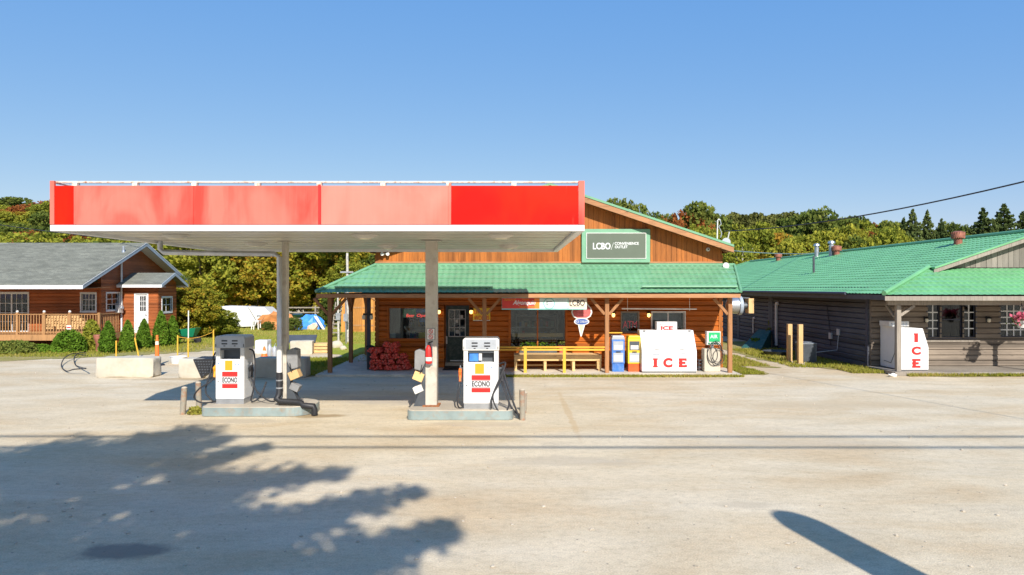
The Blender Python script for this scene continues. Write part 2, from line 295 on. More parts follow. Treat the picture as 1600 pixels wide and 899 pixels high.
# ------------------------------------------------------------------ object helpers
BASE = {}
def unit(a, b): return (b - a).normalized()
class MB:
    def __init__(s): s.v = []; s.f = []
    def add(s, vs, fs):
        n = len(s.v); s.v += [tuple(p) for p in vs]; s.f += [tuple(i + n for i in q) for q in fs]; return s
    def box(s, x0, x1, y0, y1, z0, z1):
        if x0 > x1: x0, x1 = x1, x0
        if y0 > y1: y0, y1 = y1, y0
        if z0 > z1: z0, z1 = z1, z0
        return s.add([(x0, y0, z0), (x1, y0, z0), (x1, y1, z0), (x0, y1, z0), (x0, y0, z1), (x1, y0, z1), (x1, y1, z1), (x0, y1, z1)],
                     [(0, 3, 2, 1), (4, 5, 6, 7), (0, 1, 5, 4), (1, 2, 6, 5), (2, 3, 7, 6), (3, 0, 4, 7)])
    def obox(s, c, size, rot=(0, 0, 0)):
        from mathutils import Euler
        M = Euler(rot).to_matrix(); c = Vector(c); a, b, d = [q / 2 for q in size]
        vs = [c + M @ Vector((i * a, j * b, k * d)) for k in (-1, 1) for i, j in ((-1, -1), (1, -1), (1, 1), (-1, 1))]
        return s.add(vs, [(0, 3, 2, 1), (4, 5, 6, 7), (0, 1, 5, 4), (1, 2, 6, 5), (2, 3, 7, 6), (3, 0, 4, 7)])
    def bar(s, a, b, w, d=None, up=(0, 0, 1)):
        """rectangular bar from a to b"""
        a, b = Vector(a), Vector(b); d = d or w; t = unit(a, b); u = Vector(up)
        if abs(t.dot(u)) > .95: u = Vector((0, 1, 0))
        r = t.cross(u).normalized(); u = r.cross(t)
        vs = [p + r * i * w / 2 + u * j * d / 2 for p in (a, b) for i, j in ((-1, -1), (1, -1), (1, 1), (-1, 1))]
        return s.add(vs, [(0, 3, 2, 1), (4, 5, 6, 7), (0, 1, 5, 4), (1, 2, 6, 5), (2, 3, 7, 6), (3, 0, 4, 7)])
    def prism(s, poly, d, axis='y', d0=0.0):
        """poly in the plane across axis, extruded d0..d"""
        def P(a, b, c): return {'y': (a, c, b), 'x': (c, a, b), 'z': (a, b, c)}[axis]
        n = len(poly); vs = [P(a, b, d0) for a, b in poly] + [P(a, b, d) for a, b in poly]
        fs = [tuple(range(n))[::-1], tuple(range(n, 2 * n))] + [(i, (i + 1) % n, n + (i + 1) % n, n + i) for i in range(n)]
        return s.add(vs, fs)
    def tube(s, pts, r, n=8, cap=True):
        pts = [Vector(p) for p in pts]; k = len(pts); rr = r if hasattr(r, '__len__') else [r] * k
        u = None; vs = []
        for i, p in enumerate(pts):
            t = (pts[min(i + 1, k - 1)] - pts[max(i - 1, 0)]).normalized()
            if u is None:
                u = Vector((0, 0, 1)) if abs(t.z) < .9 else Vector((1, 0, 0))
            u = (u - t * u.dot(t)).normalized(); q = t.cross(u)
            for j in range(n):
                a = 2 * math.pi * j / n; vs.append(p + (u * math.cos(a) + q * math.sin(a)) * rr[i])
        fs = [(i * n + j, i * n + (j + 1) % n, (i + 1) * n + (j + 1) % n, (i + 1) * n + j) for i in range(k - 1) for j in range(n)]
        if cap: fs += [tuple(range(n))[::-1], tuple((k - 1) * n + j for j in range(n))]
        return s.add(vs, fs)
    def lathe(s, prof, c, n=16, axis='z'):
        c = Vector(c); vs = []
        for r, h in prof:
            for j in range(n):
                a = 2 * math.pi * j / n; p = (r * math.cos(a), r * math.sin(a), h)
                if axis == 'x': p = (p[2], p[0], p[1])
                if axis == 'y': p = (p[0], p[2], p[1])
                vs.append(c + Vector(p))
        k = len(prof)
        fs = [(i * n + j, i * n + (j + 1) % n, (i + 1) * n + (j + 1) % n, (i + 1) * n + j) for i in range(k - 1) for j in range(n)]
        fs += [tuple(range(n))[::-1], tuple((k - 1) * n + j for j in range(n))]
        return s.add(vs, fs)
    def blob(s, c, r, seed=0, n=10, m=7, amp=.2):
        rnd = random.Random(seed); c = Vector(c); vs = [c + Vector((0, 0, -r[2]))]
        for i in range(1, m):
            for j in range(n):
                a = 2 * math.pi * j / n; e = -math.pi / 2 + math.pi * i / m; k = 1 + rnd.uniform(-amp, amp)
                vs.append(c + Vector((r[0] * k * math.cos(a) * math.cos(e), r[1] * k * math.sin(a) * math.cos(e), r[2] * k * math.sin(e))))
        vs.append(c + Vector((0, 0, r[2]))); fs = []
        for j in range(n):
            fs.append((0, 1 + (j + 1) % n, 1 + j)); L = 1 + (m - 2) * n
            fs.append((len(vs) - 1, L + j, L + (j + 1) % n))
            for i in range(m - 2):
                fs.append((1 + i * n + j, 1 + i * n + (j + 1) % n, 1 + (i + 1) * n + (j + 1) % n, 1 + (i + 1) * n + j))
        return s.add(vs, fs)
    def build(s, name, mat, parent=None, smooth=False, bevel=0.0, base=None):
        """with a parent: vertices are given in the world (or in the parent's frame when it was made local)"""
        if parent is not None: b = BASE[parent.as_pointer()]
        elif base is not None: b = Vector(base)
        else:
            a = np.array(s.v); b = Vector(((a[:, 0].min() + a[:, 0].max()) / 2, (a[:, 1].min() + a[:, 1].max()) / 2, a[:, 2].min()))
        me = bpy.data.meshes.new(name); me.from_pydata([(p[0] - b[0], p[1] - b[1], p[2] - b[2]) for p in s.v], [], s.f)
        me.validate(); me.materials.append(mat)
        import bmesh
        bm = bmesh.new(); bm.from_mesh(me); bmesh.ops.recalc_face_normals(bm, faces=bm.faces); bm.to_mesh(me); bm.free()
        if smooth:
            me.polygons.foreach_set('use_smooth', [True] * len(me.polygons))
            try: me.set_sharp_from_angle(angle=R(40))
            except Exception: pass
        o = bpy.data.objects.new(name, me); COL.objects.link(o)
        if parent is not None: o.parent = parent; BASE[o.as_pointer()] = b
        else: o.location = b; BASE[o.as_pointer()] = b
        if bevel:
            mo = o.modifiers.new('bevel', 'BEVEL'); mo.width = bevel; mo.segments = 2; mo.limit_method = 'ANGLE'
        return o
def tag(o, label, cat, group=None):
    o['label'] = label; o['category'] = cat
    if group: o['group'] = group
    return o
def struct(o): o['kind'] = 'structure'; return o
def stuff(o, label=None, cat=None):
    o['kind'] = 'stuff'
    if label: o['label'] = label; o['category'] = cat
    return o
def thing(name, label, cat, loc, group=None, rz=0.0, local=False):
    o = bpy.data.objects.new(name, None); COL.objects.link(o); o.location = loc; o.rotation_euler = (0, 0, rz)
    o.empty_display_size = 0.2; BASE[o.as_pointer()] = Vector((0, 0, 0)) if local else Vector(loc)
    return tag(o, label, cat, group)
def copy_tree(o, parent=None):
    c = o.copy(); COL.objects.link(c)
    if parent is not None: c.parent = parent
    for ch in list(o.children): copy_tree(ch, c)
    return c
def text(body, cx, z0, wd, ht, y, mat, parent, name='lettering', shear=0, bold=0.0, face='y', ext=0.004, flip=1):
    """flat lettering fitted into wd x ht; face 'y': on a wall facing the viewer (-Y)"""
    cu = bpy.data.curves.new(name, 'FONT'); cu.body = body; cu.size = 1; cu.shear = shear; cu.offset = bold; cu.extrude = 0.01
    ob = bpy.data.objects.new(name, cu); me = bpy.data.meshes.new_from_object(ob); bpy.data.objects.remove(ob)
    co = np.array([v.co[:] for v in me.vertices]); lo, hi = co.min(0), co.max(0)
    sx = wd / (hi[0] - lo[0]); sz = ht / (hi[1] - lo[1])
    mb = MB()
    for v in co:
        a = cx + (v[0] - (lo[0] + hi[0]) / 2) * sx; b = z0 + (v[1] - lo[1]) * sz; c = y - (v[2] + .01) / .02 * ext
        mb.v.append((a, c, b) if face == 'y' else (c, a, b))
    mb.f = [tuple(p.vertices) for p in me.polygons]
    bpy.data.meshes.remove(me)
    return mb.build(name, mat, parent)
# ---------------- walls
def holes_wall(mb, P, u0, u1, v0, v1, d0, d1, holes):
    """solid wall with rectangular holes; P(u, d, v) gives the point"""
    us = sorted({u0, u1, *[q for h in holes for q in h[:2] if u0 < q < u1]}); vs = sorted({v0, v1, *[q for h in holes for q in h[2:4] if v0 < q < v1]})
    for a, b in zip(us, us[1:]):
        run = None
        for c, d in zip(vs, vs[1:]):
            m, n = (a + b) / 2, (c + d) / 2
            if any(h[0] < m < h[1] and h[2] < n < h[3] for h in holes): continue
            pts = [P(u, q, v) for v in (c, d) for u, q in ((a, d0), (b, d0), (b, d1), (a, d1))]
            mb.add(pts, [(0, 3, 2, 1), (4, 5, 6, 7), (0, 1, 5, 4), (1, 2, 6, 5), (2, 3, 7, 6), (3, 0, 4, 7)])
def clap(mb, P, u0, u1, v0, v1, d, holes, board=0.19, lip=0.045, low=0.008, rnd=None):
    """horizontal clapboards, standing proud of depth d towards -d"""
    v = v0
    while v < v1 - 1e-4:
        t = min(v + board, v1)
        cuts = sorted({v, t, v + board * .10, v + board * .80, *[q for h in holes for q in h[2:4] if v < q < t]}); cuts = [c for c in cuts if c <= t]
        for a, b in zip(cuts, cuts[1:]):
            segs = [(u0, u1)]; m = (a + b) / 2
            for h in holes:
                if h[2] < m < h[3]:
                    ns = []
                    for p, q in segs:
                        if h[1] <= p or h[0] >= q: ns.append((p, q)); continue
                        if h[0] > p: ns.append((p, h[0]))
                        if h[1] < q: ns.append((h[1], q))
                    segs = ns
            prof = lambda q: .004 + (lip - .004) * max(0, min(1, (q - v) / (board * .10), (v + board - q) / (board * .20)))
            oa, ob = prof(a), prof(b)
            ext = 0
            for p, q in segs:
                if q - p < .01: continue
                pts = [P(p, d - oa, a), P(q, d - oa, a), P(q, d, a), P(p, d, a), P(p, d - ob, b), P(q, d - ob, b), P(q, d, b), P(p, d, b)]
                mb.add(pts, [(0, 3, 2, 1), (4, 5, 6, 7), (0, 1, 5, 4), (1, 2, 6, 5), (2, 3, 7, 6), (3, 0, 4, 7)])
        v = t
def vboards(mb, P, u0, u1, v0, topf, d, board=0.19, gap=0.012, th=0.02, rnd=random.Random(3)):
    u = u0
    while u < u1 - .02:
        q = min(u + board - gap, u1); k = th + rnd.uniform(-.005, .006)
        pts = [P(u, d - k, v0), P(q, d - k, v0), P(q, d, v0), P(u, d, v0), P(u, d - k, topf(u)), P(q, d - k, topf(q)), P(q, d, topf(q)), P(u, d, topf(u))]
        mb.add(pts, [(0, 3, 2, 1), (4, 5, 6, 7), (0, 1, 5, 4), (1, 2, 6, 5), (2, 3, 7, 6), (3, 0, 4, 7)]); u += board
def PX(u, d, v): return (u, d, v)          # wall facing -Y: u = X, d = Y
def frame(mb, u0, u1, v0, v1, y0, y1, w, P=PX):
    for a, b, c, d in ((u0 - w, u0, v0 - w, v1 + w), (u1, u1 + w, v0 - w, v1 + w), (u0, u1, v0 - w, v0), (u0, u1, v1, v1 + w)):
        pts = [P(u, q, v) for v in (c, d) for u, q in ((a, y0), (b, y0), (b, y1), (a, y1))]
        mb.add(pts, [(0, 3, 2, 1), (4, 5, 6, 7), (0, 1, 5, 4), (1, 2, 6, 5), (2, 3, 7, 6), (3, 0, 4, 7)])
    return mb
def window(parent, u0, u1, v0, v1, y, fmat, cas=0.07, sash=0.04, nx=0, nz=0, mmat=None, split=(), g=None, P=PX, name='window', munt=0.018, room=True, rm=None, rd=0.5):
    """window: casing (thing part) > pane, muntins, sash rails"""
    fr = frame(MB(), u0, u1, v0, v1, y - 0.05, y + 0.10, cas, P)
    W = fr.build(name, fmat, parent)
    sm = frame(MB(), u0 + sash, u1 - sash, v0 + sash, v1 - sash, y + .01, y + .06, sash, P)
    for sx in split:
        pts = [P(u, q, v) for v in (v0 + sash, v1 - sash) for u, q in ((sx - .025, y + .012), (sx + .025, y + .012), (sx + .025, y + .058), (sx - .025, y + .058))]
        sm.add(pts, [(0, 3, 2, 1), (4, 5, 6, 7), (0, 1, 5, 4), (1, 2, 6, 5), (2, 3, 7, 6), (3, 0, 4, 7)])
    sm.build('sash', fmat, W)
    def B(mb, a, b, c, d, q0, q1):
        pts = [P(u, q, v) for v in (c, d) for u, q in ((a, q0), (b, q0), (b, q1), (a, q1))]
        mb.add(pts, [(0, 3, 2, 1), (4, 5, 6, 7), (0, 1, 5, 4), (1, 2, 6, 5), (2, 3, 7, 6), (3, 0, 4, 7)])
    pm = MB(); B(pm, u0 + sash, u1 - sash, v0 + sash, v1 - sash, y + .030, y + .036); pm.build('pane', g or GLS, W)
    if nx or nz:
        mm = MB(); a0, a1, b0, b1 = u0 + sash, u1 - sash, v0 + sash, v1 - sash
        for i in range(1, nx): c = a0 + (a1 - a0) * i / nx; B(mm, c - munt, c + munt, b0, b1, y + .012, y + .028)
        for i in range(1, nz): c = b0 + (b1 - b0) * i / nz; B(mm, a0, a1, c - munt, c + munt, y + .008, y + .0245)
        mm.build('muntins', mmat or fmat, W)
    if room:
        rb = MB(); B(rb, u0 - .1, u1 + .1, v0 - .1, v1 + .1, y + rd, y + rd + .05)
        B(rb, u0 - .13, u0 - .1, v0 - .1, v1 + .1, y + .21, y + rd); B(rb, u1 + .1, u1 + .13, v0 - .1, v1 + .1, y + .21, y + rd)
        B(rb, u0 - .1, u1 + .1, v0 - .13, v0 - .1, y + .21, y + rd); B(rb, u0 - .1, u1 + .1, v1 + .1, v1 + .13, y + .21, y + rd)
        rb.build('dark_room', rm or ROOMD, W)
    return W
# ---------------- tiled metal roof plane
def tile_plane(mb, O, U, V, L, uL, uR, wave=0.21, row=0.35, amp=0.028, step=0.03, seg=6, Nn=None):
    """O: origin at the top edge; U along the eave, V down the slope (unit); uL(v), uR(v) clip; L slope length"""
    O, U, V = Vector(O), Vector(U).normalized(), Vector(V).normalized(); Nv = U.cross(V); Nv = Nv if Nv.z > 0 else -Nv
    du = wave / seg; umin = min(uL(0), uL(L)); umax = max(uR(0), uR(L)); i0 = math.floor(umin / du); i1 = math.ceil(umax / du)
    rows = []
    nr = max(1, round(L / row))
    for r in range(nr):
        a, b = L * r / nr, L * (r + 1) / nr
        rows.append((a + .004 if r else a, 0)); rows.append((a + (b - a) * .5, step * .55)); rows.append((b, step))
    verts = []; idx = []
    base = len(mb.v)
    W = i1 - i0 + 1
    for v, lift in rows:
        a, b = uL(v), uR(v)
        for i in range(i0, i1 + 1):
            u = min(max(i * du, a), b); ph = 2 * math.pi * u / wave
            h = amp * (0.5 + 0.5 * math.sin(ph)) ** 1.3 + lift
            verts.append(O + U * u + V * (v + .02 * math.sin(ph)) + Nv * h)
    fs = []
    for r in range(len(rows) - 1):
        va, vb = rows[r][0], rows[r + 1][0]
        for i in range(W - 1):
            u0 = (i0 + i) * du; u1 = u0 + du
            if (u1 <= uL(va) and u1 <= uL(vb)) or (u0 >= uR(va) and u0 >= uR(vb)): continue
            fs.append((r * W + i, r * W + i + 1, (r + 1) * W + i + 1, (r + 1) * W + i))
    mb.v += [tuple(p) for p in verts]; mb.f += [tuple(q + base for q in f) for f in fs]
def build_raw(name, verts, faces, mat, parent=None, base=(0, 0, 0), smooth=False):
    """numpy arrays straight to a mesh (foliage, grass)"""
    me = bpy.data.meshes.new(name); v = np.asarray(verts, dtype=np.float32) - np.array(base, dtype=np.float32); f = np.asarray(faces, dtype=np.int32); k = f.shape[1]
    me.vertices.add(len(v)); me.vertices.foreach_set('co', v.ravel())
    me.loops.add(f.size); me.loops.foreach_set('vertex_index', f.ravel())
    me.polygons.add(len(f)); me.polygons.foreach_set('loop_start', np.arange(0, f.size, k, dtype=np.int32))
    try: me.polygons.foreach_set('loop_total', np.full(len(f), k, dtype=np.int32))
    except Exception: pass
    me.update(calc_edges=True); me.materials.append(mat)
    o = bpy.data.objects.new(name, me); COL.objects.link(o)
    if parent is not None: o.parent = parent
    else: o.location = base
    BASE[o.as_pointer()] = Vector(base); return o
# ================================================================== GROUND
gm = MB(); gm.add([(-900, -120, 0), (900, -120, 0), (900, 1500, 0), (-900, 1500, 0)], [(0, 1, 2, 3)])
struct(gm.build('ground', GRAVEL, base=(0, 0, 0)))
def ragged(name, pts, mat, z=0.004, step=0.35, amp=0.18, seed=1):
    """ground patch with an uneven edge"""
    rnd = random.Random(seed); out = []
    for (x0, y0), (x1, y1) in zip(pts, pts[1:] + pts[:1]):
        n = max(1, min(60, int(math.hypot(x1 - x0, y1 - y0) / step)))
        for i in range(n):
            t = i / n; out.append((x0 + (x1 - x0) * t + rnd.uniform(-amp, amp), y0 + (y1 - y0) * t + rnd.uniform(-amp, amp), z))
    mb = MB(); mb.add(out, [tuple(range(len(out)))])
    o = mb.build(name, mat, base=(0, 0, 0)); return struct(o)
ragged('lawn', [(-60, 35.5), (-17, 36.5), (-13.5, 34.8), (-10, 31.5), (-7.6, 30.5), (-7.0, 26.2), (-4.9, 26.2), (-4.9, 44), (9, 44), (12, 75), (-60, 75)], LAWN, .006, .5, .25, 2)
ragged('dry_verge', [(-60, 27.2), (-21, 27.6), (-17.6, 29.5), (-14.5, 32.2), (-12, 33.8), (-13, 36.8), (-60, 36.5)], DRYG, .010, .4, .35, 3)
ragged('grass_strip', [(-8.6, 23.2), (-6.5, 23.0), (-6.45, 27.5), (-7.2, 29.3), (-8.6, 29.0)], DRYG, .014, .3, .15, 4)
ragged('grass_path_edge', [(7.85, 23.4), (8.7, 23.3), (9.0, 24.4), (8.6, 25.9), (7.9, 27.0)], DRYG, .012, .25, .12, 5)
ragged('grass_path_middle', [(8.2, 27.4), (9.4, 25.6), (10.0, 25.4), (9.4, 28.2), (8.7, 30.5), (8.1, 30.5)], DRYG, .012, .25, .12, 6)
ragged('grass_wall_foot', [(13.3, 23.4), (11.6, 25.0), (10.2, 28.2), (10.3, 33), (10.6, 38), (13.1, 38), (13.1, 23.9), (25, 23.4), (25, 22.9), (14, 22.9)], DRYG, .014, .25, .12, 7)
# hill behind: rises to the far left
def hill_h(x, y):
    a = min(1, max(0, (y - 95) / 190)); a = a * a * (3 - 2 * a)
    b = min(1, max(0, (60 - x) / 160)); b = b * b * (3 - 2 * b)
    return a * (3.0 + 19 * b + 2.2 * math.sin(x * .035 + 1) + 1.6 * math.sin(x * .09 + y * .03)) 
hv = []; hf = []; nx, ny = 70, 40
for j in range(ny + 1):
    for i in range(nx + 1):
        x = -420 + 840 * i / nx; y = 88 + 330 * j / ny; hv.append((x, y, hill_h(x, y) - 0.02))
for j in range(ny):
    for i in range(nx): a = j * (nx + 1) + i; hf.append((a, a + 1, a + nx + 2, a + nx + 1))
hm = MB(); hm.add(hv, hf); struct(hm.build('hillside', HILLM, base=(0, 0, 0), smooth=True))
# grass tufts
def grass(name, spots, n, h, label, seed=0, mat=None):
    rng = np.random.default_rng(seed); P = []
    for (x0, x1, y0, y1, z, k) in spots:
        m = int(n * k); P.append(np.stack([rng.uniform(x0, x1, m), rng.uniform(y0, y1, m), np.full(m, z)], 1))
    P = np.concatenate(P); m = len(P); cl = rng.normal(0, .02, (m, 3)); cl[:, 2] = 0; P = P + cl
    a = rng.uniform(0, 2 * np.pi, m); hh = h * rng.uniform(.4, 1.2, m); wd = .012 + hh * .10
    dx = np.stack([np.cos(a) * wd, np.sin(a) * wd, np.zeros(m)], 1); ln = rng.normal(0, .3, (m, 2)) * hh[:, None]
    tip = P + np.stack([ln[:, 0], ln[:, 1], hh], 1)
    v = np.stack([P - dx, P + dx, tip], 1).reshape(-1, 3); f = np.arange(3 * m).reshape(-1, 3)
    return stuff(build_raw(name, v, f, mat or L_GRS), label, 'grass')
grass('grass', [(-1.0, 7.75, 22.82, 22.99, 0, 1.6), (-0.6, 7.6, 22.78, 22.92, 0, .5)], 3600, .09, 'low dry grass growing along the front edge of the porch slab', 1)
grass('grass', [(7.95, 8.7, 23.5, 24.6, .01, 1), (7.95, 8.6, 24.6, 26.8, .01, .5), (8.5, 9.8, 25.9, 30, .01, .9)], 2600, .09, 'grass patch on the path between the store and the grey building', 2)
grass('grass', [(13.4, 25, 22.95, 23.2, .01, 1.3), (11.9, 13.1, 23.8, 25.5, .01, 1.0), (10.5, 13.0, 25.5, 33, .01, 1.8)], 3400, .11, 'green grass strip along the foot of the grey building', 3)
grass('grass', [(-8.5, -6.5, 23.2, 28.8, .01, 1.6)], 3000, .10, 'grass beside the left side of the store porch', 4)
grass('grass', [(-27, -17.8, 29.4, 35, .01, 1.8), (-26, -15, 31.5, 36.2, .01, 1.2)], 4200, .11, 'dry grass verge in front of the red wooden house', 5)
grass('grass', [(-22, -5.2, 36, 52, .01, 3.2), (-6.9, -5.1, 27, 36, .01, .6)], 5200, .10, 'mown lawn grass stretching behind the store and the tarp', 6)
# ================================================================== FUEL CANOPY
CN, CF = 12.6, 20.0; CL, CR = -8.53, 1.34; ZB = 4.04
cp = thing('fuel_canopy', 'long flat fuel canopy with faded red front standing over both pumps', 'canopy', (-3.6, 16.2, 0))
rt = MB(); rt.box(CL + .2, CR - .2, CN + .25, CF - .2, ZB + .16, ZB + .26); rt.build('roof_deck', GALV, cp)
# soffit of long metal pans
s = MB(); y = CN + .16
k = 0
while y < CF - .1:
    y1 = min(y + .40, CF - .1); s.box(CL + .16, CR - .16, y + .006, y1 - .006, ZB + .060 + (.008 if k % 2 else 0), ZB + .10); y = y1; k += 1
s.box(CL + .16, CR - .16, CN + .16, CF - .1, ZB + .10, ZB + .115)
s.build('soffit', SOFF, cp)
t = MB()
t.box(CL, CR, CN, CN + .14, ZB, ZB + .115); t.box(CL, CR, CF - .14, CF, ZB, ZB + .115)
t.box(CL, CL + .14, CN + .141, CF - .141, ZB, ZB + .115); t.box(CR - .14, CR, CN + .141, CF - .141, ZB, ZB + .115)
t.build('lower_trim', WHTB, cp, bevel=.01)
ZP0, ZP1 = ZB + .125, ZB + .84
def panel(a, b, m, off=0.0, lab=None):
    p = MB(); n = max(2, int((b - a) / .25)); rnd = random.Random(int(a * 100))
    # slightly dented sheet
    xs = [a + (b - a) * i / n for i in range(n + 1)]; zs = [ZP0 + (ZP1 - ZP0) * j / 4 for j in range(5)]
    vs = []; d = {}
    for j, z in enumerate(zs):
        for i, x in enumerate(xs):
            e = 0 if i in (0, n) or j in (0, 4) else rnd.uniform(-.012, .010)
            vs.append((x, CN + off + .01 + e, z))
    for j, z in enumerate(zs):
        for i, x in enumerate(xs): vs.append((x, CN + off + .05, z))
    W = n + 1; q = W * 5; fs = []
    for j in range(4):
        for i in range(n): c = j * W + i; fs += [(c, c + 1, c + W + 1, c + W), (q + c, q + c + W, q + c + W + 1, q + c + 1)]
    for i in range(n): fs += [(i, q + i, q + i + 1, i + 1), (4 * W + i, 4 * W + i + 1, q + 4 * W + i + 1, q + 4 * W + i)]
    for j in range(4): fs += [(j * W, (j + 1) * W, q + (j + 1) * W, q + j * W), (j * W + n, q + j * W + n, q + (j + 1) * W + n, (j + 1) * W + n)]
    p.add(vs, fs); o = p.build('fascia_panel', m, cp, smooth=True)
    if lab: o['label'] = lab
px = lambda v: X(v, CN)
panel(px(85), px(114), REDP, 0, 'bright unfaded red end panel'); panel(px(114.6), px(302), FADE); panel(px(302.6), px(498), FADE)
panel(px(501.5), px(701), FADE2); panel(px(705), px(903.5), REDP, 0, 'wide bright red right panel')
m = MB(); m.box(px(497), px(501), CN - .004, CN + .04, ZP0 - .003, ZP1 + .02); m.build('seam_strip', RED, cp)
m = MB(); m.box(px(701.3), px(704.7), CN - .004, CN + .04, ZP0 - .003, ZP1 + .05); m.build('seam_strip', FADE2, cp)
for xa, xb in ((CL, px(84.5)), (px(904), CR)): m = MB(); m.box(xa, xb, CN, CN + .05, ZP0, ZB + .93); m.build('end_cap', FADE, cp)
for xa, xb in ((CL + .012, CL + .05), (CR - .05, CR - .012)):
    m = MB(); m.box(xa, xb, CN + .055, CF - .055, ZP0, ZP1); m.build('side_fascia', FADE, cp)
m = MB(); m.box(CL + .06, CR - .06, CF - .05, CF - .01, ZP0, 5.46); m.build('shade_raised_back_fascia', FADE, cp)  # hidden from view; height added so the canopy shadow reaches the porch eave
m = MB()
for y in (CN + .07, CF - .07): m.tube([(CL + .03, y, ZB + .915), (CR - .06, y, ZB + .915)], .022)
for x in (CL + .03, CR - .06): m.tube([(x, CN + .07, ZB + .915), (x, CF - .07, ZB + .915)], .022)
m.build('top_rail', RUSTW, cp)
for i, v in enumerate((115, 209, 302, 401, 498, 598, 701, 803)):
    m = MB(); m.box(px(v) - .045, px(v) + .045, CN + .02, CN + .12, ZP1 + .002, ZB + .9); m.build('rail_bracket', RUSTW, cp)
    m = MB(); m.box(px(v) - .03, px(v) + .03, CF - .12, CF - .03, ZP1 + .002, ZB + .9); m.build('rail_bracket', RUSTW, cp)
    m = MB(); m.bar((px(v), CN + .06, ZB + .3), (px(v), CF - .06, ZB + .3), .06, .1); m.build('cross_beam', RUST, cp)
# lit-less recessed lamps under the soffit
for lx, ly in ((X(275, 14.3), 14.3), (X(570, 14.3), 14.3), (X(782, 14.3), 14.3), (X(400, 16.9), 16.9), (X(606, 18), 18), (X(795, 18), 18)):
    m = MB(); m.lathe([(.17, 0), (.27, .05), (.28, .075)], (lx, ly, ZB - .012), 20); L = m.build('soffit_lamp', SOFF, cp)
    m = MB(); m.lathe([(.10, 0), (.15, .02), (.15, .022)], (lx, ly, ZB - .034), 20); m.build('lamp_lens', LAMPO, L)
# posts (boxed steel columns: two channels with plate between)
def post(x0, x1, y0, y1):
    m = MB(); z0 = .225; w = (x1 - x0)
    m.box(x0, x1, y0, y1, z0 + .03, ZB + .06)
    P = m.build('post', STEELP, cp, bevel=.008)
    m = MB(); m.box(x0 + w * .42, x0 + w * .58, y0 - .012, y0 - .002, z0 + .04, ZB + .04); m.build('cover_strip', STEELP, P)
    m = MB(); m.box(x0 - .06, x1 + .06, y0 - .06, y1 + .06, z0, z0 + .03); m.build('base_plate', RUST, P)
    m = MB(); m.box(x0 - .09, x1 + .09, y0 - .09, y1 + .09, ZB + .035, ZB + .05); m.build('collar', SOFF, P)
post(-2.02, -1.755, 15.92, 16.22); post(-5.47, -5.36, 16.22, 16.42)
m = MB(); y = 16.10; zp = 3.83
m.tube([(-8.30, y, ZB + .12), (-8.30, y, zp + .08), (-8.22, y, zp), (-5.60, y, zp - .04), (-5.485, y, zp - .12), (-5.485, y, 1.62)], .062, 12)
m.build('drain_pipe', GALV, cp, smooth=True)
m = MB(); m.tube([(-5.485, y, 1.62), (-5.485, y, .95)], .066, 12); m.build('lower_drain_pipe', WHT, cp, smooth=True)
m = MB(); yb = 16.02
m.tube([(-5.485, y, 1.0), (-5.485, y, .50), (-5.53, y - .06, .38), (-5.44, yb, .33), (-5.05, yb, .31), (-4.93, yb - .02, .29), (-4.89, yb - .05, .24), (-4.64, yb - .05, .22), (-4.62, yb - .05, .14), (-4.62, yb - .05, .02)], .074, 12)
m.build('drain_elbow', BLK, cp, smooth=True)
for z in (.62, .80): m = MB(); m.tube([(-5.485, y, z), (-5.485, y, z + .03)], .080, 12); m.build('pipe_clamp', GALV, cp)
# islands
def island(name, x0, x1, y0, y1, h, label, rr=.35, seed=0):
    r = thing(name, label, 'pump island', ((x0 + x1) / 2, (y0 + y1) / 2, 0), 'concrete pump islands')
    poly = []
    for cx, cy, a0 in ((x1 - rr, y0 + rr, -90), (x1 - rr, y1 - rr, 0), (x0 + .14, y1 - .14, 90), (x0 + .14, y0 + .14, 180)):
        q = rr if cx > (x0 + x1) / 2 else .14
        for i in range(6): a = R(a0 + i * 18); poly.append((cx + q * math.cos(a), cy + q * math.sin(a)))
    m = MB(); m.prism(poly, h, 'z', 0); m.build('concrete_top', CONC, r, bevel=.012)
    cx, cy = (x0 + x1) / 2, (y0 + y1) / 2; e = .012
    def grow(p, g): return (cx + (p[0] - cx) * (1 + g / ((x1 - x0) / 2)), cy + (p[1] - cy) * (1 + g / ((y1 - y0) / 2)))
    o1 = [grow(p, .012) for p in poly]; o0 = [grow(p, .002) for p in poly]; n = len(poly); m = MB(); vs = []
    for ring, z in ((o1, .01), (o1, h - .018), (o0, h - .018), (o0, .01)): vs += [(p[0], p[1], z) for p in ring]
    fs = [(k * n + i, k * n + (i + 1) % n, ((k + 1) % 4) * n + (i + 1) % n, ((k + 1) % 4) * n + i) for k in range(4) for i in range(n)]
    m.add(vs, fs); m.build('steel_edge', TEALE, r)
    return r
island('pump_island', -2.37, 0.02, 15.43, 16.75, .225, 'concrete pump island under the right canopy post, bearing the frontal pump', .16)
island('pump_island', -7.24, -4.70, 15.86, 17.1, .225, 'concrete pump island under the left canopy post, with rounded right end and black drain elbow', .55)
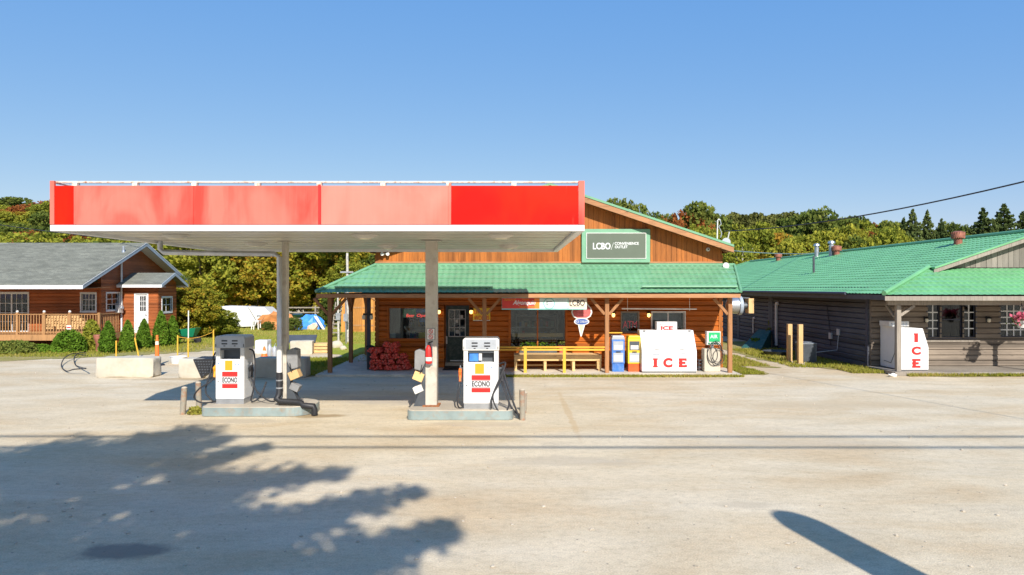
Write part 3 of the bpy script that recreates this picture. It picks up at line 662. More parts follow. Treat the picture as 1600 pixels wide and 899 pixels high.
# fuel pump
def pump(x, y, z, wd, dp, label, pos, seed):
    p = thing('fuel_pump', label, 'fuel pump', (x, y, z), 'white fuel pumps'); h = wd / 2; y0, y1 = y - dp / 2, y + dp / 2
    m = MB(); m.box(x - h + .01, x + h - .01, y0 + .01, y1 - .01, z, z + .12); m.build('plinth', GALV, p)
    m = MB(); m.box(x - h, x + h, y0, y1, z + .12, z + 1.06); m.build('cabinet', WHTB, p, bevel=.012)
    for sx in (-1, 1):
        m = MB(); a = x + sx * (h - .10); b = x + sx * h
        m.box(a, b, y0 + .012, y1 - .012, z + 1.062, z + 1.33); m.build('side_pillar', WHT, p, bevel=.006)
    m = MB(); m.box(x - h + .1, x + h - .1, y - .05, y + .05, z + 1.062, z + 1.33); m.build('display_backing', DKG, p)
    m = MB(); m.box(x - h + .1, x + h - .1, y0 + .03, y - .055, z + 1.28, z + 1.325); m.build('display_hood', DKG, p)
    if seed == 2:
        m = MB(); m.box(x - h + .13, x - h + .34, y0 + .06, y0 + .07, z + 1.08, z + 1.27); m.build('blue_notice', BLUEP, p)
        m = MB(); m.box(x - h + .35, x - h + .42, y0 + .06, y0 + .07, z + 1.10, z + 1.26); m.build('paper_notice', PAPER, p)
    hd = MB(); hh = h + .015
    hd.prism([(x - hh, z + 1.332), (x + hh, z + 1.332), (x + hh, z + 1.57), (x + hh - .04, z + 1.62), (x - hh + .04, z + 1.62), (x - hh, z + 1.57)], y1 + .01, 'y', y0 - .012)
    H_ = hd.build('pump_head', GREYM if seed == 1 else WHT, p, bevel=.01)
    fy = y0 - .016
    m = MB(); m.box(x - h + .05, x + h - .05, fy, fy + .01, z + 1.36, z + 1.585); m.build('head_plate', GREYM, H_)
    for cx in (x - wd * .18, x + wd * .18):
        for k, (dz, hw, tz) in enumerate(((1.49, .068, .030), (1.42, .068, .030), (1.375, .022, .018))):
            m = MB(); m.box(cx - hw, cx + hw, fy - .006, fy - .001, z + dz, z + dz + tz); m.build('digit_display', BLK, H_)
    for sx in (-1, 1): m = MB(); m.box(x + sx * (hh - .035), x + sx * (hh - .02), fy - .004, fy + .002, z + 1.36, z + 1.43); m.build('latch', BLK, H_)
    f = y0 - .001
    m = MB(); m.box(x - .17 * wd, x + .09 * wd, f - .003, f, z + .80, z + 1.035); m.build('yellow_decal', YEL, p)
    for a, b in ((.66, .77), (.375, .475)):
        m = MB(); m.box(x - .27 * wd, x + .27 * wd, f - .003, f, z + a, z + b); m.build('red_bar', RED, p)
    m = MB(); m.box(x - .27 * wd, x + .27 * wd, f - .003, f, z + .645, z + .653); m.box(x - .27 * wd, x + .27 * wd, f - .003, f, z + .482, z + .490); m.build('red_line', RED, p)
    text('ECONO', x, z + .508, wd * .52, .125, f, BLK, p, 'lettering', bold=.03)
    for dx, dz in ((-.4, .95), (-.41, .52), (.30, .93), (.2, .93)):
        m = MB(); m.box(x + dx * wd - .012, x + dx * wd + .012, f - .003, f, z + dz, z + dz + .025); m.build('small_sticker', BLUEB if dz > .9 else BLK, p)
    if seed == 1:
        m = MB(); m.box(x + .16 * wd, x + .44 * wd, f - .002, f, z + .80, z + 1.03); m.build('notice_sticker', PAPER, p)
    # nozzle boots and nozzles at both sides
    for sx in (-1, 1):
        bx = x + sx * (h + .045); cl = ORNG if (seed == 2 and sx < 0) else (YEL if (seed == 1 and sx < 0) else BLK)
        m = MB(); m.box(x + sx * (h + .001), bx + sx * .03, y - .09, y + .09, z + .58, z + .92); B_ = m.build('nozzle_boot', DKG, p, bevel=.01)
        m = MB(); m.obox((bx + sx * .04, y - .09, z + .80), (.07, .16, .18), (R(25), 0, 0)); m.obox((bx + sx * .04, y - .15, z + .68), (.05, .06, .16), (R(-15), 0, 0))
        n_ = m.build('nozzle', cl, p, bevel=.015)
        m = MB(); m.tube([(bx + sx * .04, y - .10, z + .90), (bx + sx * .04, y - .06, z + .96), (bx + sx * .03, y + .01, z + .90)], .013, 8); m.build('spout', GALV, n_)
    # hoses
    def hose(pts, r=.019):
        P = [Vector(q) for q in pts]; out = []
        for i in range(len(P) - 1):                       # catmull-rom
            a, b, c, d = P[max(i - 1, 0)], P[i], P[i + 1], P[min(i + 2, len(P) - 1)]
            for k in range(7):
                t = k / 7; out.append(.5 * ((2 * b) + (c - a) * t + (2 * a - 5 * b + 4 * c - d) * t * t + (3 * b - a - 3 * c + d) * t ** 3))
        out.append(P[-1]); m = MB(); m.tube(out, r, 8); return m.build('hose', RUB, p, smooth=True)
    e = h + .08
    if seed == 1:
        hose([(x - e + .06, y, z + 1.25), (x - e - .04, y - .1, z + 1.15), (x - e - .10, y - .2, z + .7), (x - e - .18, y - .25, z + .30), (x - e - .02, y - .22, z + .06), (x - e + .05, y - .15, z + .05)])
        hose([(x - e, y - .17, z + .63), (x - e - .06, y - .3, z + .52), (x - e - .30, y - .35, z + .36), (x - e - .43, y - .3, z + .16), (x - e - .30, y - .25, z + .03), (x - e - .05, y - .2, z + .03), (x - e + .06, y - .15, z + .08)])
        hose([(x + e - .06, y, z + 1.28), (x + e + .08, y - .12, z + 1.22), (x + e + .14, y - .2, z + .9), (x + e + .12, y - .22, z + .4), (x + e + .05, y - .2, z + .06), (x + e + .25, y - .2, z + .14), (x + e + .38, y - .1, z + .5)])
        hose([(x + e, y - .17, z + .63), (x + e + .08, y - .2, z + .55), (x + e + .22, y - .3, z + .3), (x + e + .5, y - .3, z + .08), (x + e + .62, y - .2, z + .05)])
    else:
        hose([(x - e, y - .17, z + .63), (x - e - .02, y - .25, z + .5), (x - e - .06, y - .28, z + .2), (x - e - .03, y - .24, z + .03), (x - e + .06, y - .2, z + .02)])
        hose([(x + e - .06, y, z + 1.0), (x + e + .08, y - .14, z + 1.03), (x + e - .03, y - .3, z + .75), (x + e - .22, y - .42, z + .30), (x + e - .24, y - .42, z + .03)])
        hose([(x + e, y - .17, z + .63), (x + e + .03, y - .3, z + .5), (x + e + .16, y - .4, z + .15), (x + e + .05, y - .42, z - .08), (x + e - .12, y - .42, z + .04), (x + e - .2, y - .4, z + .35), (x + e, y - .3, z + .7), (x + e + .02, y - .14, z + .95)])
        hose([(x + e + .01, y - .12, z + .98), (x + e + .10, y - .2, z + .6), (x + e + .28, y - .3, z + .1), (x + e + .40, y - .34, z - .18), (x + e + .45, y - .34, z - .2)], .022)
        hose([(x + e - .02, y - .1, z + .9), (x + e + .08, y - .2, z + .4), (x + e + .24, y - .28, z + .0), (x + e + .50, y - .2, z - .2)], .022)
pump(-.71, 15.87, .226, .80, .52, 'white fuel pump with white head and orange nozzle beside the extinguisher post', 0, 2)
pump(-6.72, 16.56, .226, .68, .60, 'white fuel pump with grey head and yellow nozzle beside the drain pipe post', 0, 1)
# bollards
def bollard(x, y, h, r, lean, label):
    b = thing('bollard', label, 'bollard', (x, y, 0), 'rusty pipe bollards at the pumps')
    m = MB(); m.tube([(x, y, .0), (x + lean, y, h - .03)], r, 14); m.build('pipe', plainrust, b, smooth=True)
    m = MB(); m.lathe([(r * .9, 0), (r * 1.02, .015), (r * .7, .04), (.01, .05)], (x + lean, y, h - .03), 14); m.build('cap', CONC, b, smooth=True)
plainrust = plain('rusty grey bollard paint', (0.30, 0.27, 0.21), 0.8, 0, .25, 2.4, (0.33, 0.12, 0.045), 1.0, .3)
bollard(X(287, 16.2), 16.15, .64, .066, .04, 'leaning rusty bollard nearest the left edge of the left pump island')
bollard(X(311, 16.9), 16.9, .66, .066, -.02, 'grey bollard just behind the rusty one at the left pump')
bollard(X(816.5, 15.45), 15.45, .70, .066, -.01, 'brown bollard at the right end of the right pump island')
bollard(X(820, 16.0), 16.35, .50, .05, .01, 'short bollard half hidden behind the brown one by the right pump')
# things fixed to the posts
e = thing('fire_extinguisher', 'red fire extinguisher strapped to the front of the right canopy post', 'fire extinguisher', (-1.93, 15.80, 1.28))
m = MB(); m.lathe([(.05, 0), (.075, .02), (.078, .34), (.05, .41), (.022, .44)], (-1.93, 15.83, 1.23), 16); m.build('cylinder', RED, e, smooth=True)
m = MB(); m.lathe([(.080, 0), (.080, .09)], (-1.93, 15.83, 1.30), 16); m.build('label_band', PAPER, e, smooth=True)
m = MB(); m.box(-1.955, -1.905, 15.79, 15.87, 1.67, 1.71); m.bar((-1.95, 15.83, 1.71), (-1.84, 15.8, 1.75), .02, .03); m.build('valve', BLK, e)
m = MB(); m.tube([(-1.91, 15.8, 1.68), (-1.86, 15.76, 1.62), (-1.845, 15.77, 1.40)], .011, 8); m.build('extinguisher_hose', BLK, e)
m = MB(); m.box(-2.01, -1.85, 15.905, 15.919, 1.18, 1.72); m.build('wall_bracket', GALV, e)
sg = thing('no_smoking_sign', 'small white sign with two round prohibition marks on the right canopy post', 'sign', (-1.89, 15.91, 1.86))
m = MB(); m.box(-1.985, -1.795, 15.900, 15.907, 1.78, 2.05); m.build('sign_plate', BLK, sg)
m = MB(); m.box(-1.977, -1.803, 15.897, 15.9001, 1.788, 1.911); m.box(-1.977, -1.803, 15.897, 15.9001, 1.919, 2.042); m.build('plate_face', PAPER, sg)
m = MB()
for cz in (1.85, 1.98):
    pts = [(-1.89 + .045 * math.cos(R(a)), 15.892, cz + .045 * math.sin(R(a))) for a in range(0, 361, 20)]; m.tube(pts, .006, 6)
    m.bar((-1.92, 15.892, cz + .03), (-1.86, 15.892, cz - .03), .01)
m.build('ring_mark', BNRED, sg)
def service(name, xs, sx, yb, label, towel):
    """windscreen service unit hanging on the side of a post"""
    s_ = thing(name, label, 'service stand', (xs, yb, .226), None)
    m = MB(); m.prism([(xs, .23), (xs + sx * .10, .23), (xs + sx * .16, 1.32), (xs, 1.32)], yb + .13, 'y', yb - .13) if False else m.prism([(xs, .23), (xs + sx * .36, .23), (xs + sx * .22, .48), (xs + sx * .09, .62), (xs + sx * .10, 1.0), (xs, 1.32)], yb + .11, 'y', yb - .11)
    m.build('back_panel', DKG, s_)
    m = MB(); m.prism([(xs, 1.24), (xs + sx * .13, 1.05), (xs + sx * .33, 1.09), (xs + sx * .32, 1.52), (xs + sx * .18, 1.56), (xs, 1.50)], yb + .14, 'y', yb - .14); m.build('towel_dispenser', MIDG, s_, bevel=.02)
    m = MB(); m.obox((xs + sx * .21, yb - .02, .92), (.24, .26, .20), (0, R(-28 * sx), 0)); m.build('squeegee_bucket', towel, s_, bevel=.01)
    m = MB(); m.obox((xs + sx * .22, yb - .02, .62), (.22, .22, .16), (0, R(30 * sx), 0)); m.build('waste_chute', MIDG if sx > 0 else PAPER, s_, bevel=.01)
    m = MB(); m.bar((xs + sx * .16, yb - .14, .98), (xs + sx * .10, yb - .14, 1.2), .02); m.bar((xs + sx * .28, yb - .1, .66), (xs + sx * .33, yb - .1, .60), .03); m.build('squeegee', BLK, s_)
service('service_stand', -5.358, .8, 16.36, 'grey towel and squeegee stand with wooden bucket on the left canopy post', NEWW)
service('service_stand', -2.022, -.78, 16.06, 'dark squeegee stand with torn papers on the left side of the right canopy post', BENCHW)
# ================================================================== STORE
SY = 25.0; SL, SR = -4.99, 7.69; SLAB = .07
st = thing('country_store', 'orange cedar store with tall gable and green metal porch roof behind the pumps', 'store', (1.35, SY, 0))
m = MB(); m.box(-6.62, 7.78, 22.98, 25.0, -.05, SLAB); o = m.build('porch_slab', SLABM, base=(0, 24, 0), bevel=.01); struct(o)
m = MB(); m.box(-6.60, -5.03, 25.004, 30.0, -.05, SLAB - .003); o = m.build('side_walk', SLABM, base=(-6, 27, 0)); struct(o)
Hs = lambda v: H(v, SY); Xs = lambda v: X(v, SY)
DW = (Xs(694), Xs(733), SLAB, Hs(478))
W1 = (Xs(607), Xs(690) - .35, Hs(531), Hs(481)); W2 = (Xs(797), Xs(884), Hs(545), Hs(481))
W3 = (Xs(971.5), Xs(997), Hs(519), Hs(489)); W4 = (Xs(1018.5), Xs(1069.5), Hs(523), Hs(488.5))
W1 = (W1[0], Xs(679), W1[2], W1[3])
holes = [W1, W2, W3, W4, DW]
wall = MB(); holes_wall(wall, PX, SL, SR, 0, 3.72, SY + .04, SY + .22, holes)
FW = wall.build('front_wall', LOG, st)
cl = MB(); clap(cl, PX, SL + .12, SR - .12, SLAB + .002, 3.70, SY + .04, holes); cl.build('siding', LOG, FW)
for x0, x1 in ((SL, SL + .119), (SR - .119, SR)): m = MB(); m.box(x0, x1, SY - .03, SY + .038, SLAB, 3.70); m.build('corner_board', VBD, FW)
m = MB()
for i in range(14):
    z0 = .03 + i * .26; 
m = MB(); m.box(SL + .001, SL + .2, SY + .222, 43, 0, 4.2); L_ = m.build('side_wall', LOGY, st)
m = MB(); clap(m, lambda u, d, v: (d, u, v), SY + .05, 43, .05, 4.2, SL, [], .19); m.build('siding', LOGY, L_)
m = MB(); m.box(SR - .2, SR - .001, SY + .222, 43, 0, 4.2); R_ = m.build('side_wall', LOGY, st)
m = MB(); clap(m, lambda u, d, v: (2 * SR - d, u, v), SY + .05, 43, .05, 4.2, SR, [], .19); m.build('siding', LOGY, R_)
m = MB(); m.box(SL + .21, SR - .21, 42.8, 43, 0, 6.6); m.build('back_wall', LOG, st)
# gable (vertical boards)
AX = 1.36; YR = 24.45; ZA = H(287, YR); tipx = 7.95; ZT = H(383.5, YR); SLP = (ZA - ZT) / (tipx - AX)
top = lambda u: ZA - .20 - SLP * abs(u - AX)
gb = MB()
n = 40; us = [SL + (SR - SL) * i / n for i in range(n + 1)]
poly = [(SL, 3.73), (SR, 3.73), (SR, top(SR)), (AX, top(AX)), (SL, top(SL))]
gb.prism(poly, SY + .2, 'y', SY + .03); GW = gb.build('gable_wall', VBD, st)
m = MB(); vboards(m, PX, SL + .002, SR, 3.735, top, SY + .03, .19); m.build('vertical_boards', VBD, GW)
m = MB(); m.prism([(SL + .2, 4.19), (SR - .2, 4.19), (SR - .2, top(SR) - .05), (AX, top(AX) - .1), (SL + .2, top(SL) - .05)], 43, 'y', 42.81); m.build('back_gable', VBD, st)
for s_ in (-1, 1):
    V = Vector((s_, 0, -SLP)).normalized(); Ln = (tipx - AX) / V.x * s_
    O = Vector((AX, YR, ZA)); 
    r = MB(); tile_plane(r, (AX, 0, ZA - .04), (0, 1, 0), V, Ln, lambda v: YR, lambda v: 43.4, .25, .38)
    r.build('main_roof', TGREEN, st, smooth=True)
    ex = AX + s_ * (tipx - AX)
    r = MB(); pts = [(AX, ZA + .01), (ex, ZT + .01), (ex, ZT - .07), (AX, ZA - .07)]
    r.prism([(a, b) for a, b in pts], YR + .12, 'y', YR - .025); r.build('rake_cap', TGREEN, st)
    r = MB(); r.prism([(AX, ZA - .072), (ex, ZT - .072), (ex, ZT - .27), (AX, ZA - .27)], YR + .045, 'y', YR); r.build('rake_board', BEAM, st)
    r = MB(); r.prism([(AX, ZA - .10), (ex - s_ * .02, ZT - .10), (ex - s_ * .02, ZT - .15), (AX, ZA - .15)], 43.3, 'y', YR + .05); r.build('roof_deck', POSTW, st)
    r = MB(); r.box(ex - s_ * .03, ex, YR + .05, 43.3, ZT - .24, ZT - .11); r.build('eave_board', BEAM, st)
    lo, hi = sorted((SR if s_ > 0 else SL, ex - s_ * .035)); r = MB(); r.box(lo + .002, hi, YR + .05, YR + .45, ZT - .22, ZT - .19); r.build('boxed_soffit', BEAM, st)
# porch roof: front plane with hips and side returns
EY, EZ = 23.12, H(459.5, 23.12); TY, TZ = SY + .02, H(416, 25.02)
XLE, XRE = X(493, EY), X(1158, EY) ; XLT, XRT = SL, SR
XRE = max(XRE, 7.75)
V = Vector((0, EY - TY, EZ - TZ)); Ln = V.length; V.normalize()
fl = lambda v: XLT + (XLE - XLT) * v / Ln
fr_ = lambda v: XRT + .45 + (XRE - XRT - .45) * v / Ln
FRT = XRT + .45
r = MB(); tile_plane(r, (0, TY, TZ), (1, 0, 0), V, Ln, fl, fr_, .225, .36, .030, .035, 8); PR = r.build('porch_roof', TGREEN, st, smooth=True)
# snow guard strips just above the eave, as on the photo
def guard(a, b):
    g = MB(); q = .86; p = Vector((0, TY, TZ)) + V * (Ln * q); nv = Vector((0, -V.z, V.y)); nv = nv if nv.z > 0 else -nv
    c = p + nv * .09
    g.bar((a, c.y, c.z), (b, c.y, c.z), .05, .05); g.tube([(a, c.y - .04, c.z + .02), (b, c.y - .04, c.z + .02)], .028, 8); g.build('snow_guard', TGREEN, PR)
guard(XLE + .6, X(770, 23.3)); guard(X(816, 23.3) - .0, X(816, 23.3) + .01) if False else None; guard(X(1003, 23.3), X(1152, 23.3))
# left side plane
Vs = Vector((XLE - XLT, 0, EZ - TZ)); Ls = Vs.length; Vs.normalize()
r = MB(); tile_plane(r, (XLT, 0, TZ), (0, 1, 0), Vs, Ls, lambda v: TY + (EY - TY) * v / Ls, lambda v: 30.2, .225, .36); r.build('porch_roof', TGREEN, st, smooth=True)
m = MB(); m.tube([(XLT, TY - .02, TZ + .05), (XLE, EY, EZ + .075)], .055, 8); m.build('hip_cap', TGREEN, PR)
m = MB(); m.tube([(FRT, TY - .02, TZ + .04), (XRE, EY, EZ + .065)], .045, 8); m.build('hip_cap', TGREEN, PR)
m = MB(); m.add([(FRT, TY, TZ - .02), (XRE, EY, EZ), (XRE, EY, EZ - .05), (SR + .01, EY + .1, EZ - .05), (SR + .01, TY, EZ - .05), (FRT, TY, TZ - .10)], [(0, 1, 2, 5), (2, 3, 4, 5)]); m.build('roof_end', TGREEN, PR)
m = MB(); m.box(XLT, FRT, TY - .06, TY - .0, TZ + .0, TZ + .09); m.build('flashing', TGREEN, PR)
m = MB(); m.box(SL, SR, SY - .055, SY + .005, TZ + .095, TZ + .15); m.build('base_trim_board', BEAM, GW)
# soffit deck and eave fascia
m = MB(); m.add([(XLE + .05, EY + .05, EZ - .055), (XRE - .03, EY + .05, EZ - .055), (SR - .01, SY, EZ + .06), (SL, SY, EZ + .06)], [(0, 1, 2, 3)])
m.add([(XLE + .05, EY + .05, EZ - .055), (SL, SY, EZ + .06), (SL, 30.1, EZ + .06), (XLE + .05, 30.1, EZ - .055)], [(0, 1, 2, 3)]); m.build('porch_ceiling', POSTW, st)
m = MB(); m.box(XLE + .02, XRE - .01, EY + .015, EY + .05, EZ - .14, EZ - .01); m.build('fascia_board', BEAM, st)
m = MB(); m.box(XLE + .02, XLE + .055, EY + .052, 30.1, EZ - .17, EZ - .01); m.build('fascia_board', BEAM, st)
# porch posts
PY = 23.50; pz1 = EZ - .15
m = MB(); m.box(XLE + .28, XRE - .25, PY - .06, PY + .06, pz1, EZ - .065); m.build('porch_beam', POSTW, st)
m = MB(); m.box(-6.36, -6.24, PY + .062, 30, pz1, EZ - .06); m.build('porch_beam', POSTW, st)
for k, v in enumerate((515.7, 757, 948.2, 1140.3)):
    x = X(v, PY); m = MB(); m.box(x - .07, x + .07, PY - .07, PY + .07, SLAB if k < 3 else .0, pz1 - .001); P = m.build('porch_post', POSTW, st, bevel=.008)
    for s_ in (-1, 1):
        if k == 3 and s_ > 0: continue
        m = MB(); m.bar((x + s_ * .075, PY, 2.08), (x + s_ * .55, PY, pz1 - .02), .09, .09, (0, 1, 0)); m.build('knee_brace', POSTW, P)
for y in (26.7, 29.6):
    m = MB(); m.box(-6.37, -6.23, y - .07, y + .07, SLAB, pz1 - .001); P = m.build('porch_post', POSTW, st)
    for s_ in (-1, 1): m = MB(); m.bar((-6.3, y + s_ * .075, 2.1), (-6.3, y + s_ * .5, pz1 - .02), .08); m.build('knee_brace', POSTW, P)
m = MB(); m.bar((-6.3, PY + .075, 2.1), (-6.3, PY + .55, pz1 - .02), .08); m.build('knee_brace', POSTW, st)
m = MB(); m.box(-5.27, -5.15, SY - .2, SY - .08, SLAB, pz1 - .001); m.build('porch_post', DKTR, st)
# interior room
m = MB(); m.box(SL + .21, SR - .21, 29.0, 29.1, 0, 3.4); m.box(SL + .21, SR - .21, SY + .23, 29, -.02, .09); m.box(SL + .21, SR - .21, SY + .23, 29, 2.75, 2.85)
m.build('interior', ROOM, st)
rnd = random.Random(5); sh = MB()
for x in (-3.4, -1.6, 1.0, 3.0, 5.2):
    for z in (.5, .95, 1.4, 1.85): sh.box(x - .8, x + .8, 27.4, 27.8, z, z + .03)
    sh.box(x - .83, x - .8, 27.4, 27.8, .1, 1.95); sh.box(x + .8, x + .83, 27.4, 27.8, .1, 1.95)
sh.build('interior_shelf', WHT, st)
for x in (-3.4, -1.6, 1.0, 3.0, 5.2):
    for i, mt in enumerate((BLUEP, YEL, RED, PAPER, GRNP)):
        g = MB()
        for z in (.53, .98, 1.43):
            for q in range(3): a = x - .75 + rnd.random() * 1.35; g.box(a, a + .1, 27.42, 27.6, z + .002, z + .15 + rnd.random() * .15)
        g.build('shelf_stock', mt, st)
# windows and door
def inset(h, c=.03): return (h[0] + c, h[1] - c, h[2] + c, h[3] - c)
q = W1; w1 = window(st, q[0], q[1], q[2], q[3], SY, LOG, .05, .03, room=False)
w1['label'] = 'picture window with neon signs left of the door'
q = W2; w2 = window(st, q[0], q[1], q[2], q[3], SY, LOG, .06, .03, split=(Xs(840),), room=False)
m = MB(); m.box(q[0] + .08, q[1] - .08, SY + .25, SY + .60, H(527, 25.3), H(521.5, 25.3)); m.build('counter', BENCHW, w2)
q = W3; w3 = window(st, q[0], q[1], q[2], q[3], SY, GRYP, .04, .02, room=True, rd=.3)
for cx, cn in ((-.12, 0),): pass
text('ATM', (q[0] + q[1]) / 2, q[2] + .13, (q[1] - q[0]) * .86, .26, SY + .005, NEONP, w3, 'atm_lettering')
q = W4; w4 = window(st, q[0], q[1], q[2], q[3], SY, PAPER, .035, .03, split=((q[0] + q[1]) / 2,), room=False)
m = MB(); m.box(q[0] - .1, q[1] + .1, SY + .9, SY + .92, q[2] - .1, q[3] + .1); m.build('screen', GREYM, w4)
# neon signs and posters behind the left window
yy = SY + .10
for a, b, c, d, mt in ((630, 650, 484, 497, GRNL), (645, 672, 484, 489, BLUEP), (655, 680, 498, 504, BLUEP), (609.5, 618, 521, 529, PAPER), (654, 664, 520, 531, YELB), (637, 652, 489, 501, BLK)):
    m = MB(); m.box(X(a, yy), X(b, yy), yy, yy + .01, H(d, yy), H(c, yy)); m.build('window_poster', mt, w1); yy += .014
text('Beer', X(642, yy), H(496, yy), .30, .12, yy - .13, NEONR, w1, 'neon_lettering', shear=.2)
text('Open', X(661, yy), H(497, yy), .42, .14, yy - .13, NEONR, w1, 'neon_lettering', shear=.2)
m = MB(); m.box(X(606, 25.3), X(630, 25.3), SY + .30, SY + .34, W1[2], W1[3]); m.build('blind', GRYP, w1)
m = MB(); m.tube([(X(631, 25.1), SY + .22, H(511, 25.1)), (X(634, 25.1), SY + .22, H(516, 25.1)), (X(638, 25.1), SY + .22, H(519, 25.1))], .03); m.build('neon_tube', PAPER, w1)
text('Open', X(804, 25.2), H(519.5, 25.2), .22, .1, SY + .13, PAPER, w2, 'window_lettering'); m = MB(); frame(m, X(799, 25.2), X(812, 25.2), H(521, 25.2), H(513, 25.2), SY + .14, SY + .15, .012); m.build('window_notice', GALV, w2)
# door recess
DY = SY + .62
m = MB(); m.box(DW[0] - .03, DW[0], SY + .005, DY, SLAB, DW[3]); m.box(DW[1], DW[1] + .03, SY + .005, DY, SLAB, DW[3]); m.box(DW[0] - .03, DW[1] + .03, SY + .23, DY, DW[3], DW[3] + .03); m.build('door_reveal', LOGY, st)
m = MB(); m.box(DW[0], DW[1], DY - .25, DY + .15, SLAB, SLAB + .14); m.build('door_step', CONC, st)
d0, d1, dz0, dz1 = DW[0] + .06, DW[1] - .02, SLAB + .145, DW[3] - .05
g0, g1, h0, h1 = X(702, DY), X(726.5, DY), H(526, DY), H(485.5, DY)
dm = MB(); holes_wall(dm, PX, d0, d1, dz0, dz1, DY + .03, DY + .075, [(g0, g1, h0, h1)]); D = dm.build('door', DGREEN, st)
m = MB(); m.box(DW[0], d0 - .002, DY, DY + .1, SLAB + .14, DW[3]); m.box(d1 + .002, DW[1], DY, DY + .1, SLAB + .14, DW[3]); m.box(d0 - .002, d1 + .002, DY, DY + .1, dz1 + .002, DW[3]); m.build('door_frame', DKG, st)
m = MB(); frame(m, g0, g1, h0, h1, DY + .005, DY + .029, .03)
m.build('door_window_frame', WHT, D)
m = MB()
for i in (1, 2): c = g0 + (g1 - g0) * i / 3; m.box(c - .012, c + .012, DY + .018, DY + .03, h0, h1)
for i in (1, 2): c = h0 + (h1 - h0) * i / 3; m.box(g0, g1, DY + .012, DY + .0175, c - .012, c + .012)
m.build('door_muntins', WHT, D)
m = MB(); m.box(g0, g1, DY + .045, DY + .05, h0, h1); m.build('door_pane', GLD, D)
m = MB(); m.box(g0 + .23, g0 + .33, DY + .005, DY + .01, h0 + .5, h0 + .62); m.box(g0 + .24, g0 + .36, DY + .005, DY + .01, h0 + .1, h0 + .22); m.box(g1 - .17, g1 - .07, DY + .005, DY + .01, h1 - .3, h1 - .18); m.build('door_notice', PAPER, D)
m = MB(); m.box(DW[0] + .005, DW[0] + .065, DY - .03, DY - .002, H(538, DY), H(526, DY)); m.build('door_handle', WHT, D)
m = MB(); m.box(d0 + .1, d1 - .1, DY + .01, DY + .028, dz0 + .02, dz0 + .06); m.build('kick_strip', GALV, D)
m = MB(); m.box(DW[0] + .02, DW[1] - .02, SY - .85, DY - .27, SLAB + .001, SLAB + .018); tag(m.build('door_mat', BLK), 'black rubber mat in front of the dark green door', 'mat')
# wall lamps
def wall_lamp(x, y, z, lit, label, grp):
    l = thing('wall_lamp', label, 'wall lamp', (x, y, z), grp)
    m = MB(); m.box(x - .04, x + .04, y - .02, y, z - .04, z + .16); m.bar((x, y - .01, z + .12), (x, y - .14, z + .16), .02); m.build('bracket', BLK, l)
    m = MB(); m.lathe([(.015, .17), (.10, .10), (.11, .09)], (x, y - .14, z), 12); m.build('shade', BLK, l)
    m = MB(); m.lathe([(.02, -.05), (.055, -.02), (.06, .05), (.04, .095)], (x, y - .14, z), 12); m.build('bulb_glass', LAMP if lit else LAMPO, l, smooth=True)
for v, u, lb in ((686.5, 489, 'lit wall lamp on the left of the green store door'), (736.5, 489, 'lit wall lamp between the green store door and the yellow worms sign'),
              (957.6, 494, 'wall lamp above the blue newspaper box'), (1012.6, 494, 'wall lamp between the small pane with pink letters and the wide window')):
    wall_lamp(Xs(v), SY, Hs(u), True, lb, 'store wall lamps')
# WORMS sign
ws = thing('worms_sign', 'yellow sign reading WORMS on the cedar wall beside the door', 'sign', (Xs(752), SY - .03, Hs(492)))
m = MB(); m.box(Xs(739), Xs(766), SY - .030, SY - .005, Hs(502), Hs(482)); m.build('board', YELB, ws)
text('WORMS', Xs(752.5), Hs(501), .56, .17, SY - .031, BNRED, ws, bold=.02); text('LIVE', Xs(747), Hs(491), .3, .13, SY - .031, BNRED, ws, bold=.02)
m = MB(); m.box(Xs(739.5), Xs(765.5), SY - .034, SY - .0305, Hs(502), Hs(500.9)); m.build('border_strip', PAPER, ws)
# LCBO sign on gable
ls = thing('gable_sign', 'wide dark green sign in a pale green frame on the gable reading LCBO convenience outlet', 'sign', (Xs(963), SY - .06, Hs(411)))
yb = SY - .14
m = MB(); m.box(X(909, yb), X(1016, yb), yb, SY - .005, H(411, yb), H(358.5, yb)); m.build('sign_frame', GFR, ls, bevel=.01)
m = MB(); m.box(X(916, yb), X(1009.5, yb), yb - .03, yb - .002, H(405, yb), H(364.5, yb)); m.build('sign_edge', WHT, ls)
m = MB(); m.box(X(917, yb), X(1008.5, yb), yb - .036, yb - .031, H(404, yb), H(365.5, yb)); m.build('sign_panel', SGRY, ls)
text('LCBO', X(940, yb), H(390.5, yb), .64, .24, yb - .037, WHTB, ls, bold=.025); text('CONVENIENCE', X(979, yb), H(383.4, yb), .88, .10, yb - .037, WHTB, ls, bold=.02); text('OUTLET', X(970.5, yb), H(388.8, yb), .47, .10, yb - .037, WHTB, ls, bold=.02)
m = MB(); m.bar((X(954.5, yb), yb - .041, H(391, yb)), (X(958.5, yb), yb - .041, H(380, yb)), .012, .006, (0, 1, 0)); m.build('slash_mark', WHTB, ls)
